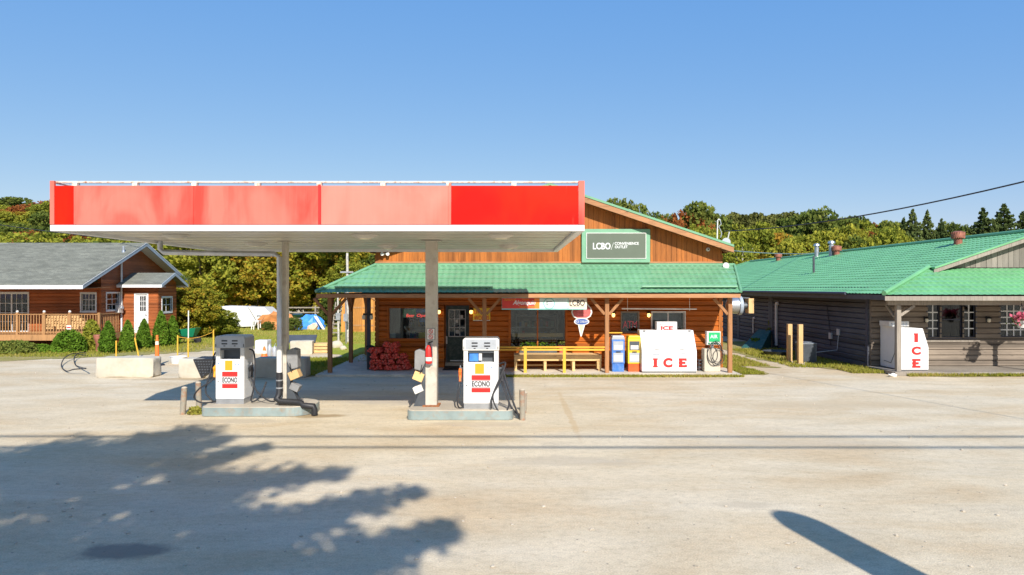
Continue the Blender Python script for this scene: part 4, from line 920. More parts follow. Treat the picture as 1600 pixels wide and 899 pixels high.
# banner under the eave
by = 23.36; bn = thing('store_banner', 'long banner under the eave with red Algonquin end and cream LCBO end', 'banner', (X(850, by), by, 2.2))
bz0, bz1 = H(484.6, by), H(465.3, by)
m = MB(); m.box(X(784, by), X(917, by), by, by + .03, bz0, bz1); m.build('backing_board', MINT2, bn)
f = by - .003
m = MB(); m.box(X(784.4, by), X(841, by), f, by - .0005, bz0 + .04, bz1 - .03); m.build('red_field', BNRED, bn)
m = MB(); m.box(X(835, by), X(843, by), f - .002, f - .0005, bz0 + .04, bz1 - .03); m.build('orange_patch', ORG2, bn)
m = MB(); m.box(X(843.2, by), X(887, by), f, by - .0005, bz0 + .04, bz1 - .03); m.build('pale_field', LMINT, bn)
m = MB(); m.box(X(888.5, by), X(916.6, by), f, by - .0005, bz0 + .035, bz1 - .02); m.build('cream_field', CREAM, bn)
m = MB(); m.lathe([(.20, 0), (.20, .006)], (X(858, by), f - .008, (bz0 + bz1) / 2), 28, 'y'); m.build('round_badge', MINT2, bn)
m = MB(); m.lathe([(.165, 0), (.165, .004)], (X(858, by), f - .013, (bz0 + bz1) / 2), 28, 'y'); m.build('round_badge', LMINT, bn)
m = MB(); m.box(X(854, by), X(855.2, by), f - .016, f - .0135, bz0 + .17, bz0 + .30); m.box(X(854, by), X(858, by), f - .016, f - .0135, bz0 + .15, bz0 + .17); m.box(X(855.2, by), X(863, by), f - .016, f - .0135, bz0 + .26, bz0 + .285); m.build('badge_mark', BLK, bn)
text('Algonquin', X(819, by), bz0 + .12, .78, .20, f - .001, WHTB, bn, shear=.35, bold=.02)
text('COUNTRY STORE', X(823, by), bz0 + .065, .50, .055, f - .001, YEL, bn, bold=.01); text('SOUTH', X(821, by), bz1 - .10, .22, .055, f - .001, YEL, bn); text('Flavours of', X(797, by), bz1 - .12, .40, .09, f - .001, YEL, bn, shear=.3)
text('LCBO', X(901.8, by), bz0 + .13, .52, .21, f - .001, BLK, bn, bold=.02); text('CONVENIENCE OUTLET', X(902, by), bz0 + .08, .50, .035, f - .001, BNRED, bn)
text('CONVENIENCE', X(876, by), bz1 - .12, .36, .05, f - .001, GREYM, bn)
# ice cream cone sign
cy = 23.72; cs = thing('ice_cream_sign', 'cone shaped sign with strawberry top and blue oval hanging by the brown post', 'sign', (X(908, cy), cy, 1.3))
def sh_(pts): return [(X(a, cy), H(b, cy)) for a, b in pts]
scoop = [(893.5, 489), (895, 483), (899, 478), (903, 472), (909, 469), (915, 472), (919, 478), (923, 482), (924.5, 489), (922, 495), (917, 498), (901, 498), (896, 495)]
m = MB(); m.prism(sh_([(908.5 + (a - 908.5) * 1.06, 486 + (b - 486) * 1.05) for a, b in scoop]), cy + .02, 'y', cy); m.build('scoop_outline', PAPER, cs)
m = MB(); m.prism(sh_([(908.5 + (a - 908.5) * .93, 486 + (b - 486) * .93) for a, b in scoop]), cy - .0005, 'y', cy - .006); m.build('scoop', CONE1, cs)
m = MB(); m.prism(sh_([(901, 498.5), (917, 498.5), (908.8, 526.5), (907, 526.5)]), cy + .02, 'y', cy); m.build('cone_outline', PAPER, cs)
m = MB(); m.prism(sh_([(903, 499.5), (914.6, 499.5), (908.2, 523)]), cy - .0005, 'y', cy - .006); m.build('cone', CONE2, cs)
el = [(908.8 + 12 * math.cos(R(a)), 503.3 + 5.6 * math.sin(R(a))) for a in range(0, 360, 20)]
m = MB(); m.prism(sh_(el), cy - .007, 'y', cy - .014); m.build('oval_outline', PAPER, cs)
m = MB(); m.prism(sh_([(908.8 + (a - 908.8) * .87, 503.3 + (b - 503.3) * .8) for a, b in el]), cy - .0145, 'y', cy - .02); m.build('oval', CBLUE, cs)
text('ICE CREAM', X(908.8, cy), H(505, cy), .42, .075, cy - .0205, PAPER, cs)
text('Soft', X(909, cy), H(488, cy), .32, .11, cy - .0065, NEONP, cs, shear=.2); text('Serve', X(909, cy), H(494, cy), .32, .10, cy - .0065, NEONP, cs, shear=.2)
m = MB(); m.tube([(X(904, cy), cy + .01, H(474, cy)), (X(904, cy), cy + .01, EZ - .05)], .006, 6); m.tube([(X(914, cy), cy + .01, H(474, cy)), (X(914, cy), cy + .01, EZ - .05)], .006, 6); m.build('hanging_wire', BLK, cs)
# railing
ra = thing('porch_railing', 'yellow wooden railing in front of the bench between two porch posts', 'railing', (X(850, PY), PY, SLAB))
a, b = X(757, PY) + .072, X(948.2, PY) - .072
m = MB(); m.box(a, b, PY - .07, PY + .07, .93, .97); m.build('top_rail', YELW, ra, bevel=.005)
m = MB(); m.box(a, b, PY - .02, PY + .02, .83, .89); m.build('under_rail', YELW, ra)
for v in (820.7, 881.7): m = MB(); m.box(X(v, PY) - .05, X(v, PY) + .05, PY - .045, PY + .045, SLAB, .929); m.build('railing_post', YELW, ra)
# bench
be = thing('wooden_bench', 'wide pale plank bench behind the yellow railing under the banner', 'bench', (X(872, 24.3), 24.3, SLAB))
a, b = X(803, 24.0), X(940, 24.0)
m = MB()
for i in range(4): m.box(a, b, 23.99 + i * .2, 24.17 + i * .2, .60, .635)
m.build('seat', BENCHW, be)
m = MB(); m.box(a + .01, b - .01, 23.955, 23.988, .43, .632); m.build('front_apron', BENCHW, be)
for x in (a + .06, a + 1.1, a + 2.1, b - .06):
    for y in (24.04, 24.72): m = MB(); m.box(x - .045, x + .045, y - .045, y + .045, SLAB, .599); m.build('leg', BENCHW, be)
m = MB(); m.box(a + .1, b - .1, 24.7, 24.74, .16, .22); m.build('stretcher', BENCHW, be)
# planter under the big window
pl = thing('window_planter', 'long planter of low green plants on the bench under the big window', 'planter', (X(840, 24.8), 24.82, .636))
m = MB(); m.box(X(812, 24.8), X(870, 24.8), 24.70, 24.90, .637, .75); m.build('trough', DKG, pl)
rng = np.random.default_rng(3)
def leafcloud(P, size, rng, ratio=.55):
    n = len(P); a = rng.normal(size=(n, 3)); a /= np.linalg.norm(a, axis=1)[:, None]; b = rng.normal(size=(n, 3)); b -= (b * a).sum(1)[:, None] * a; b /= np.linalg.norm(b, axis=1)[:, None]
    s = (size * rng.uniform(.6, 1.3, n))[:, None]; q = ratio
    v = np.stack([P + a * s, P + b * s * q, P - a * s, P - b * s * q], 1).reshape(-1, 3)
    return v, np.arange(4 * n).reshape(-1, 4)
P = np.stack([rng.uniform(X(813, 24.8), X(869, 24.8), 420), rng.uniform(24.7, 24.9, 420), .72 + rng.uniform(0, 1, 420) ** 2 * .28], 1)
v, f = leafcloud(P, .05, rng, .3); build_raw('foliage', v, f, L_ARB, pl, BASE[pl.as_pointer()])
pr = thing('red_flower_pot', 'dark red flower pot on the bench by the window corner', 'flower pot', (X(877, 24.8), 24.8, .636))
m = MB(); m.lathe([(.08, 0), (.12, .22), (.12, .24)], (X(877, 24.8), 24.8, .637), 12); m.build('pot', CONE1, pr)
P = np.stack([X(877, 24.8) + rng.normal(0, .06, 60), 24.8 + rng.normal(0, .06, 60), .93 + rng.uniform(0, .1, 60)], 1); v, f = leafcloud(P, .04, rng); build_raw('foliage', v, f, L_GREEN, pr, BASE[pr.as_pointer()])
# newspaper boxes
def newsbox(x, y, bm, lowm, label, yel):
    n = thing('newspaper_box', label, 'newspaper box', (x, y, SLAB), 'newspaper boxes'); w_ = .225; d = .21
    m = MB(); m.box(x - w_ + .02, x + w_ - .02, y - d + .02, y + d, SLAB, SLAB + .28); m.build('base', lowm, n, bevel=.008)
    m = MB(); m.box(x - w_, x + w_, y - d, y + d, SLAB + .281, SLAB + 1.12); B_ = m.build('cabinet', bm, n, bevel=.012)
    m = MB(); m.prism([(x - w_ - .01, SLAB + 1.121), (x + w_ + .01, SLAB + 1.121), (x + w_ - .03, SLAB + 1.25), (x - w_ + .03, SLAB + 1.25)], y + d, 'y', y - d - .01); m.build('rounded_top', bm if yel else GREYM, n, bevel=.02)
    m = MB(); m.box(x - w_ + .05, x + w_ - .05, y - d - .012, y - d - .001, SLAB + .75, SLAB + 1.06); m.build('window', DKG if yel else GREYM, B_)
    m = MB(); m.box(x - w_ + .09, x + w_ - .09, y - d - .018, y - d - .013, SLAB + .78, SLAB + .92); m.build('newspaper', PAPER, B_)
    m = MB(); m.box(x - w_ + .05, x + w_ - .05, y - d - .012, y - d - .001, SLAB + .33, SLAB + .66); m.build('lower_window', GREYM, B_)
    m = MB(); m.box(x - w_ + .07, x + w_ - .07, y - d - .018, y - d - .013, SLAB + .38, SLAB + .56); m.build('newspaper', PAPER, B_)
    m = MB(); m.box(x - .08, x + .08, y - d - .04, y - d - .001, SLAB + .68, SLAB + .71); m.build('handle', BLK, B_)
newsbox(X(965.3, 23.85), 23.95, BLUEB, BLUEB, 'blue newspaper box with grey top beside the porch post', False)
newsbox(X(990.5, 23.85), 23.95, YELB, ORB, 'yellow newspaper box with orange red base beside the ice freezer', True)
# ice freezer
ic = thing('ice_freezer', 'wide white ice freezer with slanted doors and large red ICE, on the porch', 'ice freezer', (X(1045, 23.6), 23.9, SLAB))
x0, x1 = X(1003, 23.5), X(1088.5, 23.5); y0 = 23.48
m = MB(); m.prism([(y0, SLAB + .04), (y0 + .92, SLAB + .04), (y0 + .92, 1.50), (y0 + .46, 1.50), (y0, .80)], x1, 'x', x0); m.build('cabinet', WHTB, ic, bevel=.015)
m = MB(); m.box(x0 + .02, x1 - .02, y0 + .03, y0 + .88, SLAB, SLAB + .039); m.build('kick_plate', DKG, ic)
dv = Vector((0, .46, .70)).normalized(); nv = Vector((0, -.70, .46)).normalized()
for a, b in ((x0 + .13, (x0 + x1) / 2 - .02), ((x0 + x1) / 2 + .02, x1 - .10)):
    c0 = Vector((0, y0, .80)) + dv * .04 + nv * .022; c1 = Vector((0, y0, .80)) + dv * .76 + nv * .022; t_ = nv * .02
    m = MB(); vs = [(x, p.y, p.z) for p in (c0 - t_, c0, c1, c1 - t_) for x in (a, b)]
    m.add(vs, [(0, 1, 3, 2), (2, 3, 5, 4), (4, 5, 7, 6), (6, 7, 1, 0), (0, 2, 4, 6), (1, 7, 5, 3)]); dr = m.build('slant_door', WHTB, ic, bevel=.008)
    h_ = Vector((0, y0, .80)) + dv * .08 + nv * .05; m = MB(); m.bar(((a + b) / 2 - .08, h_.y, h_.z), ((a + b) / 2 + .08, h_.y, h_.z), .025); m.build('door_handle', GALV, dr)
for x in (x0 + .16, x1 - .14):
    p = Vector((0, y0, .80)) + dv * .80 + nv * .012; m = MB(); m.obox((x, p.y, p.z), (.09, .03, .03)); m.build('hinge', BLK, ic)
for ch, v, wd in (('I', 1024, .10), ('C', 1043.5, .29), ('E', 1067, .27)):
    if ch == 'C': text(ch, X(v, y0), H(575, y0), wd * 1.1, .33, y0 - .001, RED, ic, 'letter', bold=.06)
    else:
        cx = X(v, y0); z0_, z1_ = H(574.8, y0), H(560.6, y0); m = MB()
        if ch == 'I': m.box(cx - .06, cx + .06, y0 - .005, y0 - .001, z0_, z1_); m.box(cx - .085, cx + .085, y0 - .0045, y0 - .0012, z1_ - .05, z1_); m.box(cx - .085, cx + .085, y0 - .0045, y0 - .0012, z0_, z0_ + .05)
        else:
            m.box(cx - .13, cx - .02, y0 - .005, y0 - .001, z0_, z1_)
            for za, zb, wr in ((z0_, z0_ + .08, .14), ((z0_ + z1_) / 2 - .04, (z0_ + z1_) / 2 + .04, .09), (z1_ - .08, z1_, .13)): m.box(cx - .145, cx + wr, y0 - .0045, y0 - .0012, za, zb)
            m.box(cx + .09, cx + .13, y0 - .004, y0 - .0014, z0_, z0_ + .1); m.box(cx + .09, cx + .13, y0 - .004, y0 - .0014, z1_ - .1, z1_)
        m.build('letter', RED, ic)
m = MB(); m.box(X(1020, y0), X(1031, y0), y0 - .005, y0 - .001, H(556, y0), H(553.7, y0)); m.box(X(1064, y0), X(1072, y0), y0 - .005, y0 - .001, H(554, y0), H(552.5, y0)); m.build('maker_plate', GREYM, ic)
m = MB(); m.box(X(1042, y0) - .07, X(1042, y0) + .09, y0 + .455, y0 + .459, 1.44, 1.475); m.build('maker_plate', DKG, ic)
sb = thing('ice_sign_box', 'small white box reading ICE standing on top of the porch ice freezer', 'sign box', (X(1042, 24.05), 24.05, 1.501))
m = MB(); m.box(X(1026.4, 24), X(1058, 24), 24.0, 24.32, 1.501, H(503.7, 24)); m.build('box', WHTB, sb, bevel=.008)
text('ICE', X(1042, 24), H(516.5, 24), .42, .14, 23.999, RED, sb, bold=.04); text('Party Ice', X(1042, 24), H(510, 24), .48, .07, 23.999, NEONP, sb)
m = MB(); m.box(X(1027.5, 24), X(1057, 24), 23.994, 23.998, H(511.9, 24), H(511.2, 24)); m.build('rule_line', BLK, sb)
# hanging rod over window
hr = thing('hanging_rod', 'long thin pinkish rod hung under the porch roof above the freezer', 'rod', (X(1030, 23.9), 23.9, 2.2))
m = MB(); m.tube([(X(971.5, 23.9), 23.9, H(483, 23.9)), (X(1088.5, 23.9), 23.9, H(483.6, 23.9))], .022, 8); m.build('rod', PAPER, hr)
for v in (980.5, 1077.5): m = MB(); m.tube([(X(v, 23.9), 23.9, H(486.5, 23.9)), (X(v, 23.9), 23.9, EZ + .0)], .008, 6); m.build('hanger', PAPER, hr)
sl_ = thing('wall_ledge', 'short yellow wooden ledge on the wall behind the blue newspaper box', 'ledge', (Xs(961), SY - .15, Hs(520)))
m = MB(); m.box(Xs(950), Xs(971), SY - .2, SY - .002, Hs(521), Hs(519.4)); m.build('shelf', YELW, sl_)
for v in (953, 968): m = MB(); m.box(Xs(v) - .012, Xs(v) + .012, SY - .16, SY - .004, Hs(524), Hs(521.05)); m.build('shelf_bracket', BLK, sl_)
# tyre inflator
ti = thing('tyre_inflator', 'green and white air pump with coiled hose on a concrete pedestal', 'air pump', (X(1113, 23.9), 23.9, SLAB))
xx = X(1113, 23.85); m = MB(); m.box(X(1099, 23.85), X(1124, 23.85), 23.72, 24.1, SLAB, SLAB + .80); m.build('pedestal', CONCW, ti, bevel=.02)
m = MB(); m.box(xx - .05, xx + .05, 23.86, 23.96, SLAB + .801, H(538.6, 23.85)); m.build('stem', GALV, ti)
m = MB(); m.box(X(1103.5, 23.85), X(1125.2, 23.85), 23.78, 24.0, H(539.5, 23.85), H(518.5, 23.85)); C_ = m.build('case', WHT, ti, bevel=.01)
m = MB(); m.box(X(1106.5, 23.85), X(1124, 23.85), 23.772, 23.779, H(534.5, 23.85), H(520, 23.85)); m.build('green_panel', GRNL, C_)
text('AIR', X(1114.5, 23.85), H(529, 23.85), .26, .12, 23.771, LMINT, C_, bold=.02); m = MB()
for i in range(4): m.box(X(1105.5 + i * 4.4, 23.85), X(1108.3 + i * 4.4, 23.85), 23.772, 23.779, H(538.6, 23.85), H(535.8, 23.85))
m.build('button', GRNP, C_)
m = MB(); pts = []
for i in range(150):
    a = i * .21; k = 1 + .28 * math.sin(i * .115) + .12 * math.sin(i * .31); pts.append((xx + .06 + .10 * math.sin(i * .05) + .20 * k * math.cos(a), 23.66 - .04 * math.sin(i * .05), .68 + .33 * k * math.sin(a) + .07 * math.sin(i * .09)))
pts += [(xx + .15, 23.7, 1.0), (xx + .08, 23.76, 1.12)]
m.tube(pts, .010, 6); m.build('air_hose', RUB, ti)
cr = thing('plastic_crate', 'small dark crate between the ice freezer and the air pump pedestal', 'crate', (X(1094, 24.1), 24.1, SLAB))
m = MB()
cx = X(1094.5, 24.1)
for z in (SLAB, SLAB + .12, SLAB + .24, SLAB + .36): m.box(cx - .10, cx + .09, 23.95, 24.3, z, z + .03)
for sx in (-.10, .07): m.box(cx + sx + .001, cx + sx + .019, 23.951, 23.97, SLAB + .0301, SLAB + .36); m.box(cx + sx + .001, cx + sx + .019, 24.28, 24.299, SLAB + .0301, SLAB + .36)
m.build('crate_frame', DKG, cr)
# firewood bags
rnd = random.Random(11); k = 0
rows = [(0.0, 6, -5.02), (.20, 6, -5.06), (.40, 5, -4.98), (.60, 4, -5.05), (.79, 2, -4.55)]
words = ['bottom row', 'second row', 'third row', 'fourth row', 'top row']
for ri, (z, n, xs) in enumerate(rows):
    for i in range(n):
        wd = .235 if ri < 2 else (.25 if ri < 4 else .27)
        x = xs + (i + .5) * wd + rnd.uniform(-.03, .03); y = 24.24 + rnd.uniform(-.07, .07); cz0 = SLAB + z + .115
        b = MB(); tilt = rnd.uniform(-.28, .28) if ri > 0 else rnd.uniform(-.1, .1); yaw = rnd.uniform(-.35, .35)
        from mathutils import Euler
        M = Euler((rnd.uniform(-.08, .08), tilt, yaw)).to_matrix(); n0 = len(b.v)
        for j, (ox, oz) in enumerate(((-.075, -.045), (.0, -.055), (.078, -.042), (-.045, .035), (.04, .04), (.0, .0))):
            rr_ = rnd.uniform(.040, .056); L_ = rnd.uniform(.17, .23)
            b.lathe([(rr_ * .75, -L_), (rr_ * 1.05, -L_ + .02), (rr_, 0), (rr_ * 1.1, L_ - .02), (rr_ * .7, L_)], (ox + rnd.uniform(-.012, .012), rnd.uniform(-.03, .03), oz + rnd.uniform(-.012, .012)), rnd.choice((4, 5, 6)), 'y')
        b.blob((0, 0, 0), (.105, .17, .085), ri * 10 + i, 9, 6, .22)
        k = 1.08 if ri < 4 else 1.15
        b.v = [tuple(M @ (Vector(p) * k) + Vector((x, y, cz0))) for p in b.v]
        o = b.build('firewood_bag', MESHR); pos = ['leftmost', 'second from left', 'third from left', 'fourth from left', 'fifth from left', 'rightmost'][i if i < n - 1 else 5]
        tag(o, f'red mesh bag of firewood, {pos} in {words[ri]} of the stack', 'firewood bag', 'red firewood bags stacked on the porch')
gbg = thing('garbage_bin', 'narrow black bin with black liner beside the firewood stack', 'bin', (X(579, 24.4), 24.5, SLAB))
bx = X(578.5, 24.4); m = MB(); m.lathe([(.13, 0), (.15, .75), (.16, .78)], (bx, 24.45, SLAB), 14); m.build('bin_body', BLK, gbg)
m = MB(); m.blob((bx, 24.45, SLAB + .80), (.16, .16, .07), 4); m.build('bin_liner', BLK, gbg)
pl_ = thing('porch_lantern', 'dark lantern on the porch post left of the firewood stack', 'lantern', (-5.21, SY - .28, 2.05))
m = MB(); m.box(-5.25, -5.17, SY - .30, SY - .202, 2.0, 2.1); m.box(-5.38, -5.04, SY - .36, SY - .301, 2.0, 2.07); m.build('lantern_bracket', BLK, pl_)
for dx in (-.15, .13): m = MB(); m.lathe([(.04, -.16), (.06, -.1), (.05, 0)], (-5.21 + dx, SY - .33, 2.0), 10); m.build('lamp_glass', LAMPO, pl_)
# security bits on gable
fl_ = thing('floodlight', 'twin white floodlight high on the left of the orange gable', 'floodlight', (Xs(603), SY - .05, Hs(398)))
m = MB(); m.box(Xs(603) - .05, Xs(603) + .05, SY - .03, SY + .004, Hs(399), Hs(396)); m.build('mount', WHT, fl_)
for dx in (-.10, .10): m = MB(); m.lathe([(.03, 0), (.06, -.07), (.065, -.12)], (Xs(603) + dx, SY - .08, Hs(398)), 12, 'y'); m.build('lamp_head', WHT, fl_)
sc_ = thing('security_camera', 'small round white camera on the right of the orange gable', 'camera', (Xs(1106), SY - .03, Hs(390.5)))
m = MB(); m.lathe([(.07, .0), (.075, -.03), (.05, -.07)], (Xs(1106), SY + .004, Hs(390.5)), 14, 'y'); m.build('camera_body', WHT, sc_); m = MB(); m.lathe([(.03, -.071), (.02, -.09)], (Xs(1106), SY + .004, Hs(390.5)), 10, 'y'); m.build('lens', BLK, sc_)
# antennas / service mast at right eave
ms_ = thing('service_mast', 'bent white service mast with looped cables at the right eave of the store', 'mast', (X(1121, 26), 26, 4.8))
m = MB(); xx = X(1120.5, 26); m.tube([(xx, 26, H(374, 26)), (xx + .02, 26, H(345, 26)), (xx + .06, 26, H(343, 26)), (xx + .12, 26, H(345, 26))], .025, 8); m.build('mast_pipe', WHT, ms_)
m = MB(); m.tube([(xx + .10, 25.95, H(345, 26)), (xx + .14, 25.95, H(351, 26)), (xx + .05, 25.95, H(355, 26)), (xx + .12, 25.95, H(361, 26)), (xx + .16, 25.95, H(366, 26)), (xx + .12, 25.95, H(372, 26))], .014, 6); m.build('cable_loop', GREYM, ms_)
sd = thing('satellite_dish', 'small satellite dish with upright arm at the right eave of the store', 'satellite dish', (X(1132, 25), 24.9, 4.6))
m = MB(); m.tube([(X(1133, 24.9), 24.7, H(381, 24.9)), (X(1135.5, 24.9), 24.6, H(364, 24.9))], .022, 8); m.build('arm', WHT, sd)
m = MB(); m.lathe([(.16, 0), (.10, .05), (.02, .07)], (X(1131, 24.9), 24.62, H(380, 24.9)), 16, 'y'); m.build('dish', GREYM, sd)
m = MB(); m.tube([(X(1131, 24.9), 24.69, H(380, 24.9)), (X(1131, 24.9), 24.9, H(384, 24.9))], .02, 6); m.build('mount', GALV, sd)
sf = thing('porch_fan', 'round white fan plate at the corner where gable meets porch roof', 'fan', (X(1134, 24.9), 24.9, 3.75))
m = MB(); m.lathe([(.11, 0), (.12, .03), (.06, .06)], (X(1134, 24.85), 24.8, H(416, 24.85)), 16, 'y'); m.build('plate', WHT, sf); m = MB(); m.bar((X(1134, 24.85), 24.86, H(416, 24.85)), (SR - .02, 24.99, H(416, 24.85)), .03); m.build('arm', WHT, sf)
# exhaust drum on the side wall
ed = thing('exhaust_fan', 'round silver exhaust drum hanging by the side wall of the store', 'exhaust fan', (9.0, 27.5, 2.3))
cz = H(478, 27); m = MB(); m.lathe([(.12, -.38), (.28, -.30), (.33, -.1), (.33, .06)], (8.82, 26.9, cz), 22, 'x'); m.build('drum', GALV, ed, smooth=True)
m = MB(); m.lathe([(.36, 0), (.38, .02), (.38, .12), (.36, .14)], (8.885, 26.9, cz), 22, 'x'); m.build('blue_rim', BLUET, ed, smooth=True)
m = MB(); m.box(9.26, 9.46, 26.7, 27.1, cz - .30, cz + .28); m.build('wooden_backing', NEWW, ed)
m = MB(); m.lathe([(.12, 0), (.12, .22)], (9.03, 26.9, cz), 12, 'x'); m.bar((9.36, 26.9, cz + .29), (SR + .03, 27.0, cz + .42), .05); m.build('support_arm', DKG, ed)
# ================================================================== GREY BUILDING (right)
gbd = thing('grey_building', 'long grey clapboard building with bright green tiled roof on the right', 'building', (19.2, 30, 0))
BX0, BX1, BY0, BY1 = 13.12, 25.3, 25.0, 60.0; EH = 2.76; EX = 12.5; RX = 19.2; SLR = .34; RH = EH + SLR * (RX - EX); DK = .13
m = MB(); m.box(13.0, 26.0, 23.15, 24.96, 0, DK); d_ = m.build('porch_deck', GRYP, gbd, bevel=.01)
PYW = lambda u, d, v: (d, u, v)
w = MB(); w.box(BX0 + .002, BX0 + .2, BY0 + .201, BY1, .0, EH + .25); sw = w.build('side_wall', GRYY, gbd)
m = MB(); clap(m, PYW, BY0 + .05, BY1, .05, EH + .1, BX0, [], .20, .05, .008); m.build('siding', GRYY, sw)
for ya, yb_ in ((BY0 + .06, BY0 + .22), (34.2, 34.75), (39.2, 39.6)):
    m = MB(); m.box(BX0 - .07, BX0 - .041, ya, yb_, .02, EH + .05); m.build('pilaster', DKTR, sw)
SHW = (X(1446, BY0), X(1527, BY0), H(531.5, BY0), H(470.5, BY0))
cwin = (X(1470, BY0), X(1502.5, BY0), H(528, BY0), H(472, BY0))
rwin = (X(1562, BY0), X(1628, BY0), H(527, BY0), H(476, BY0))
shw = [(X(1448.5, BY0), X(1467, BY0), H(528, BY0), H(475, BY0)), (X(1505, BY0), X(1523, BY0), H(528, BY0), H(475, BY0))]
hs = [cwin, rwin] + shw
w = MB(); holes_wall(w, PX, BX0, BX1, DK - .1, EH + .12, BY0, BY0 + .2, hs); fw = w.build('front_wall', GRYX, gbd)
m = MB(); clap(m, PX, BX0 + .01, BX1, DK, EH + .10, BY0, hs, .20, .055, .008); m.build('siding', GRYX, fw)
for h_, nx_, nz_, rm in ((cwin, 0, 2, True), (rwin, 6, 5, True)):
    window(gbd, *h_, BY0, DKTR, .05, .03, nx=nx_, nz=nz_, mmat=WHTB if nx_ else DKTR, g=GLD, munt=.020, rd=.6)
for h_ in shw: window(gbd, *h_, BY0, DKTR, .05, .03, nx=2, nz=4, mmat=WHTB, g=GLD, munt=.020, rd=.5)
m = MB(); m.box(SHW[0] - .04, SHW[1] + .04, BY0 - .10, BY0 - .052, SHW[2] - .07, SHW[2] - .012); m.build('window_sill', GRYP, gbd)
# roof
TT = (15.25, 25.02, EH + SLR * (15.25 - EX)); PEZ, PEY = 2.72, 22.85
V = Vector((-(RX - EX), 0, EH - RH)); Ln = V.length; V.normalize(); cx_ = (RX - EX) / Ln
hipN = lambda v: (26.6 if False else (25.0 - .35 if RX - cx_ * v > TT[0] else PEY + (25.02 - PEY) * (RX - cx_ * v - EX) / (TT[0] - EX)))
r = MB(); tile_plane(r, (RX, 0, RH), (0, 1, 0), V, Ln, hipN, lambda v: 55.0 + 6.0 * v / Ln, .24, .36, .034, .022); gr = r.build('main_roof', TGREEN2, gbd, smooth=True)
V2 = Vector((RX - EX, 0, EH - RH)).normalized()
r = MB(); tile_plane(r, (RX, 0, RH), (0, 1, 0), V2, Ln, lambda v: 24.65, lambda v: 55.0 + 6.0 * v / Ln, .24, .36, .034, .022); r.build('main_roof', TGREEN2, gbd, smooth=True)
m = MB(); m.add([(RX, 55, RH), (EX, 61, EH), (2 * RX - EX, 61, EH)], [(0, 1, 2)]); m.build('back_hip', TGREEN2, gr)
m = MB(); m.tube([(RX, 24.65, RH + .06), (RX, 55, RH + .06)], .09, 8); m.build('ridge_cap', TGREEN2, gr)
m = MB(); m.tube([(RX, 55, RH + .05), (EX, 61, EH + .06)], .07, 8); m.build('hip_cap', TGREEN2, gr)
# front gable above porch
gt = lambda u: RH - .12 - SLR * abs(u - RX)
m = MB(); zb = TT[2] + .03; m.prism([(15.6, zb), (2 * RX - 15.6, zb), (2 * RX - 15.6, gt(15.6)), (RX, gt(RX)), (15.6, gt(15.6))], BY0 + .2, 'y', BY0 + .05); gg = m.build('gable_wall', GRYV, gbd)
m = MB(); vboards(m, PX, 15.6, 2 * RX - 15.6, zb + .01, lambda u: max(zb + .02, gt(u)), BY0 + .05, .2); m.build('vertical_boards', GRYV, gg)
for s_ in (1, -1):
    ex = RX - s_ * (RX - TT[0]); m = MB()
    m.prism([(RX, RH + .05), (ex, TT[2] + .05), (ex, TT[2] - .02), (RX, RH - .02)], 24.80, 'y', 24.62); m.build('rake_cap', TGREEN2, gbd)
    m = MB(); m.prism([(RX, RH - .022), (ex, TT[2] - .022), (ex, TT[2] - .18), (RX, RH - .18)], 24.70, 'y', 24.66); m.build('rake_board', GRYP, gbd)
# porch roof
V = Vector((0, PEY - TT[1], PEZ - TT[2])); Lp = V.length; V.normalize()
r = MB(); tile_plane(r, (0, TT[1], TT[2]), (1, 0, 0), V, Lp, lambda v: TT[0] + (EX - .05 - TT[0]) * v / Lp, lambda v: 26.0, .235, .36, .03, .035, 8); pr_ = r.build('porch_roof', TGREEN2, gbd, smooth=True)
m = MB(); m.tube([(TT[0], TT[1] - .02, TT[2] + .06), (EX - .05, PEY, PEZ + .09)], .085, 8); m.build('hip_cap', TGREEN2, pr_)
m = MB(); m.box(EX, 26, PEY + .02, PEY + .05, PEZ - .16, PEZ - .01); m.build('fascia_board', GRYP, gbd)
m = MB(); m.box(EX + .02, EX + .05, PEY + .052, 60.5, EH - .18, EH - .01); m.build('fascia_board', DKG, gbd)
m = MB(); m.tube([(EX - .03, 25.5, EH + .02), (EX - .03, 60.5, EH + .02)], .06, 8); m.build('gutter', DKTR, gbd)
m = MB(); m.add([(EX + .05, PEY + .05, PEZ - .03), (26, PEY + .05, PEZ - .03), (26, 25.0, PEZ + .1), (EX + .05, 25.0, PEZ + .1)], [(0, 1, 2, 3)]); m.add([(EX + .05, 25.01, EH - .03), (BX0, 25.01, EH + .06), (BX0, 60, EH + .06), (EX + .05, 60, EH - .03)], [(0, 1, 2, 3)]); m.build('soffit', GRYP, gbd)
m = MB(); m.box(EX + .35, 26, 23.33, 23.45, PEZ - .32, PEZ - .17); m.build('porch_beam', GRYP, gbd)
for k, x in enumerate((X(1403, 23.39), 18.02, 22.6)):
    m = MB(); m.box(x - .075, x + .075, 23.315, 23.465, DK, PEZ - .321); P = m.build('porch_post', GRYP, gbd, bevel=.006)
    for s_ in ((1,) if k == 0 else (-1, 1)): m = MB(); m.bar((x + s_ * .08, 23.39, 2.05), (x + s_ * .55, 23.39, PEZ - .34), .09, .09, (0, 1, 0)); m.build('knee_brace', GRYP, P)
m = MB(); m.bar((BX0 + .1, 23.6, 2.0), (BX0 + .1, 24.1, PEZ - .34), .08); m.build('knee_brace', GRYP, gbd)
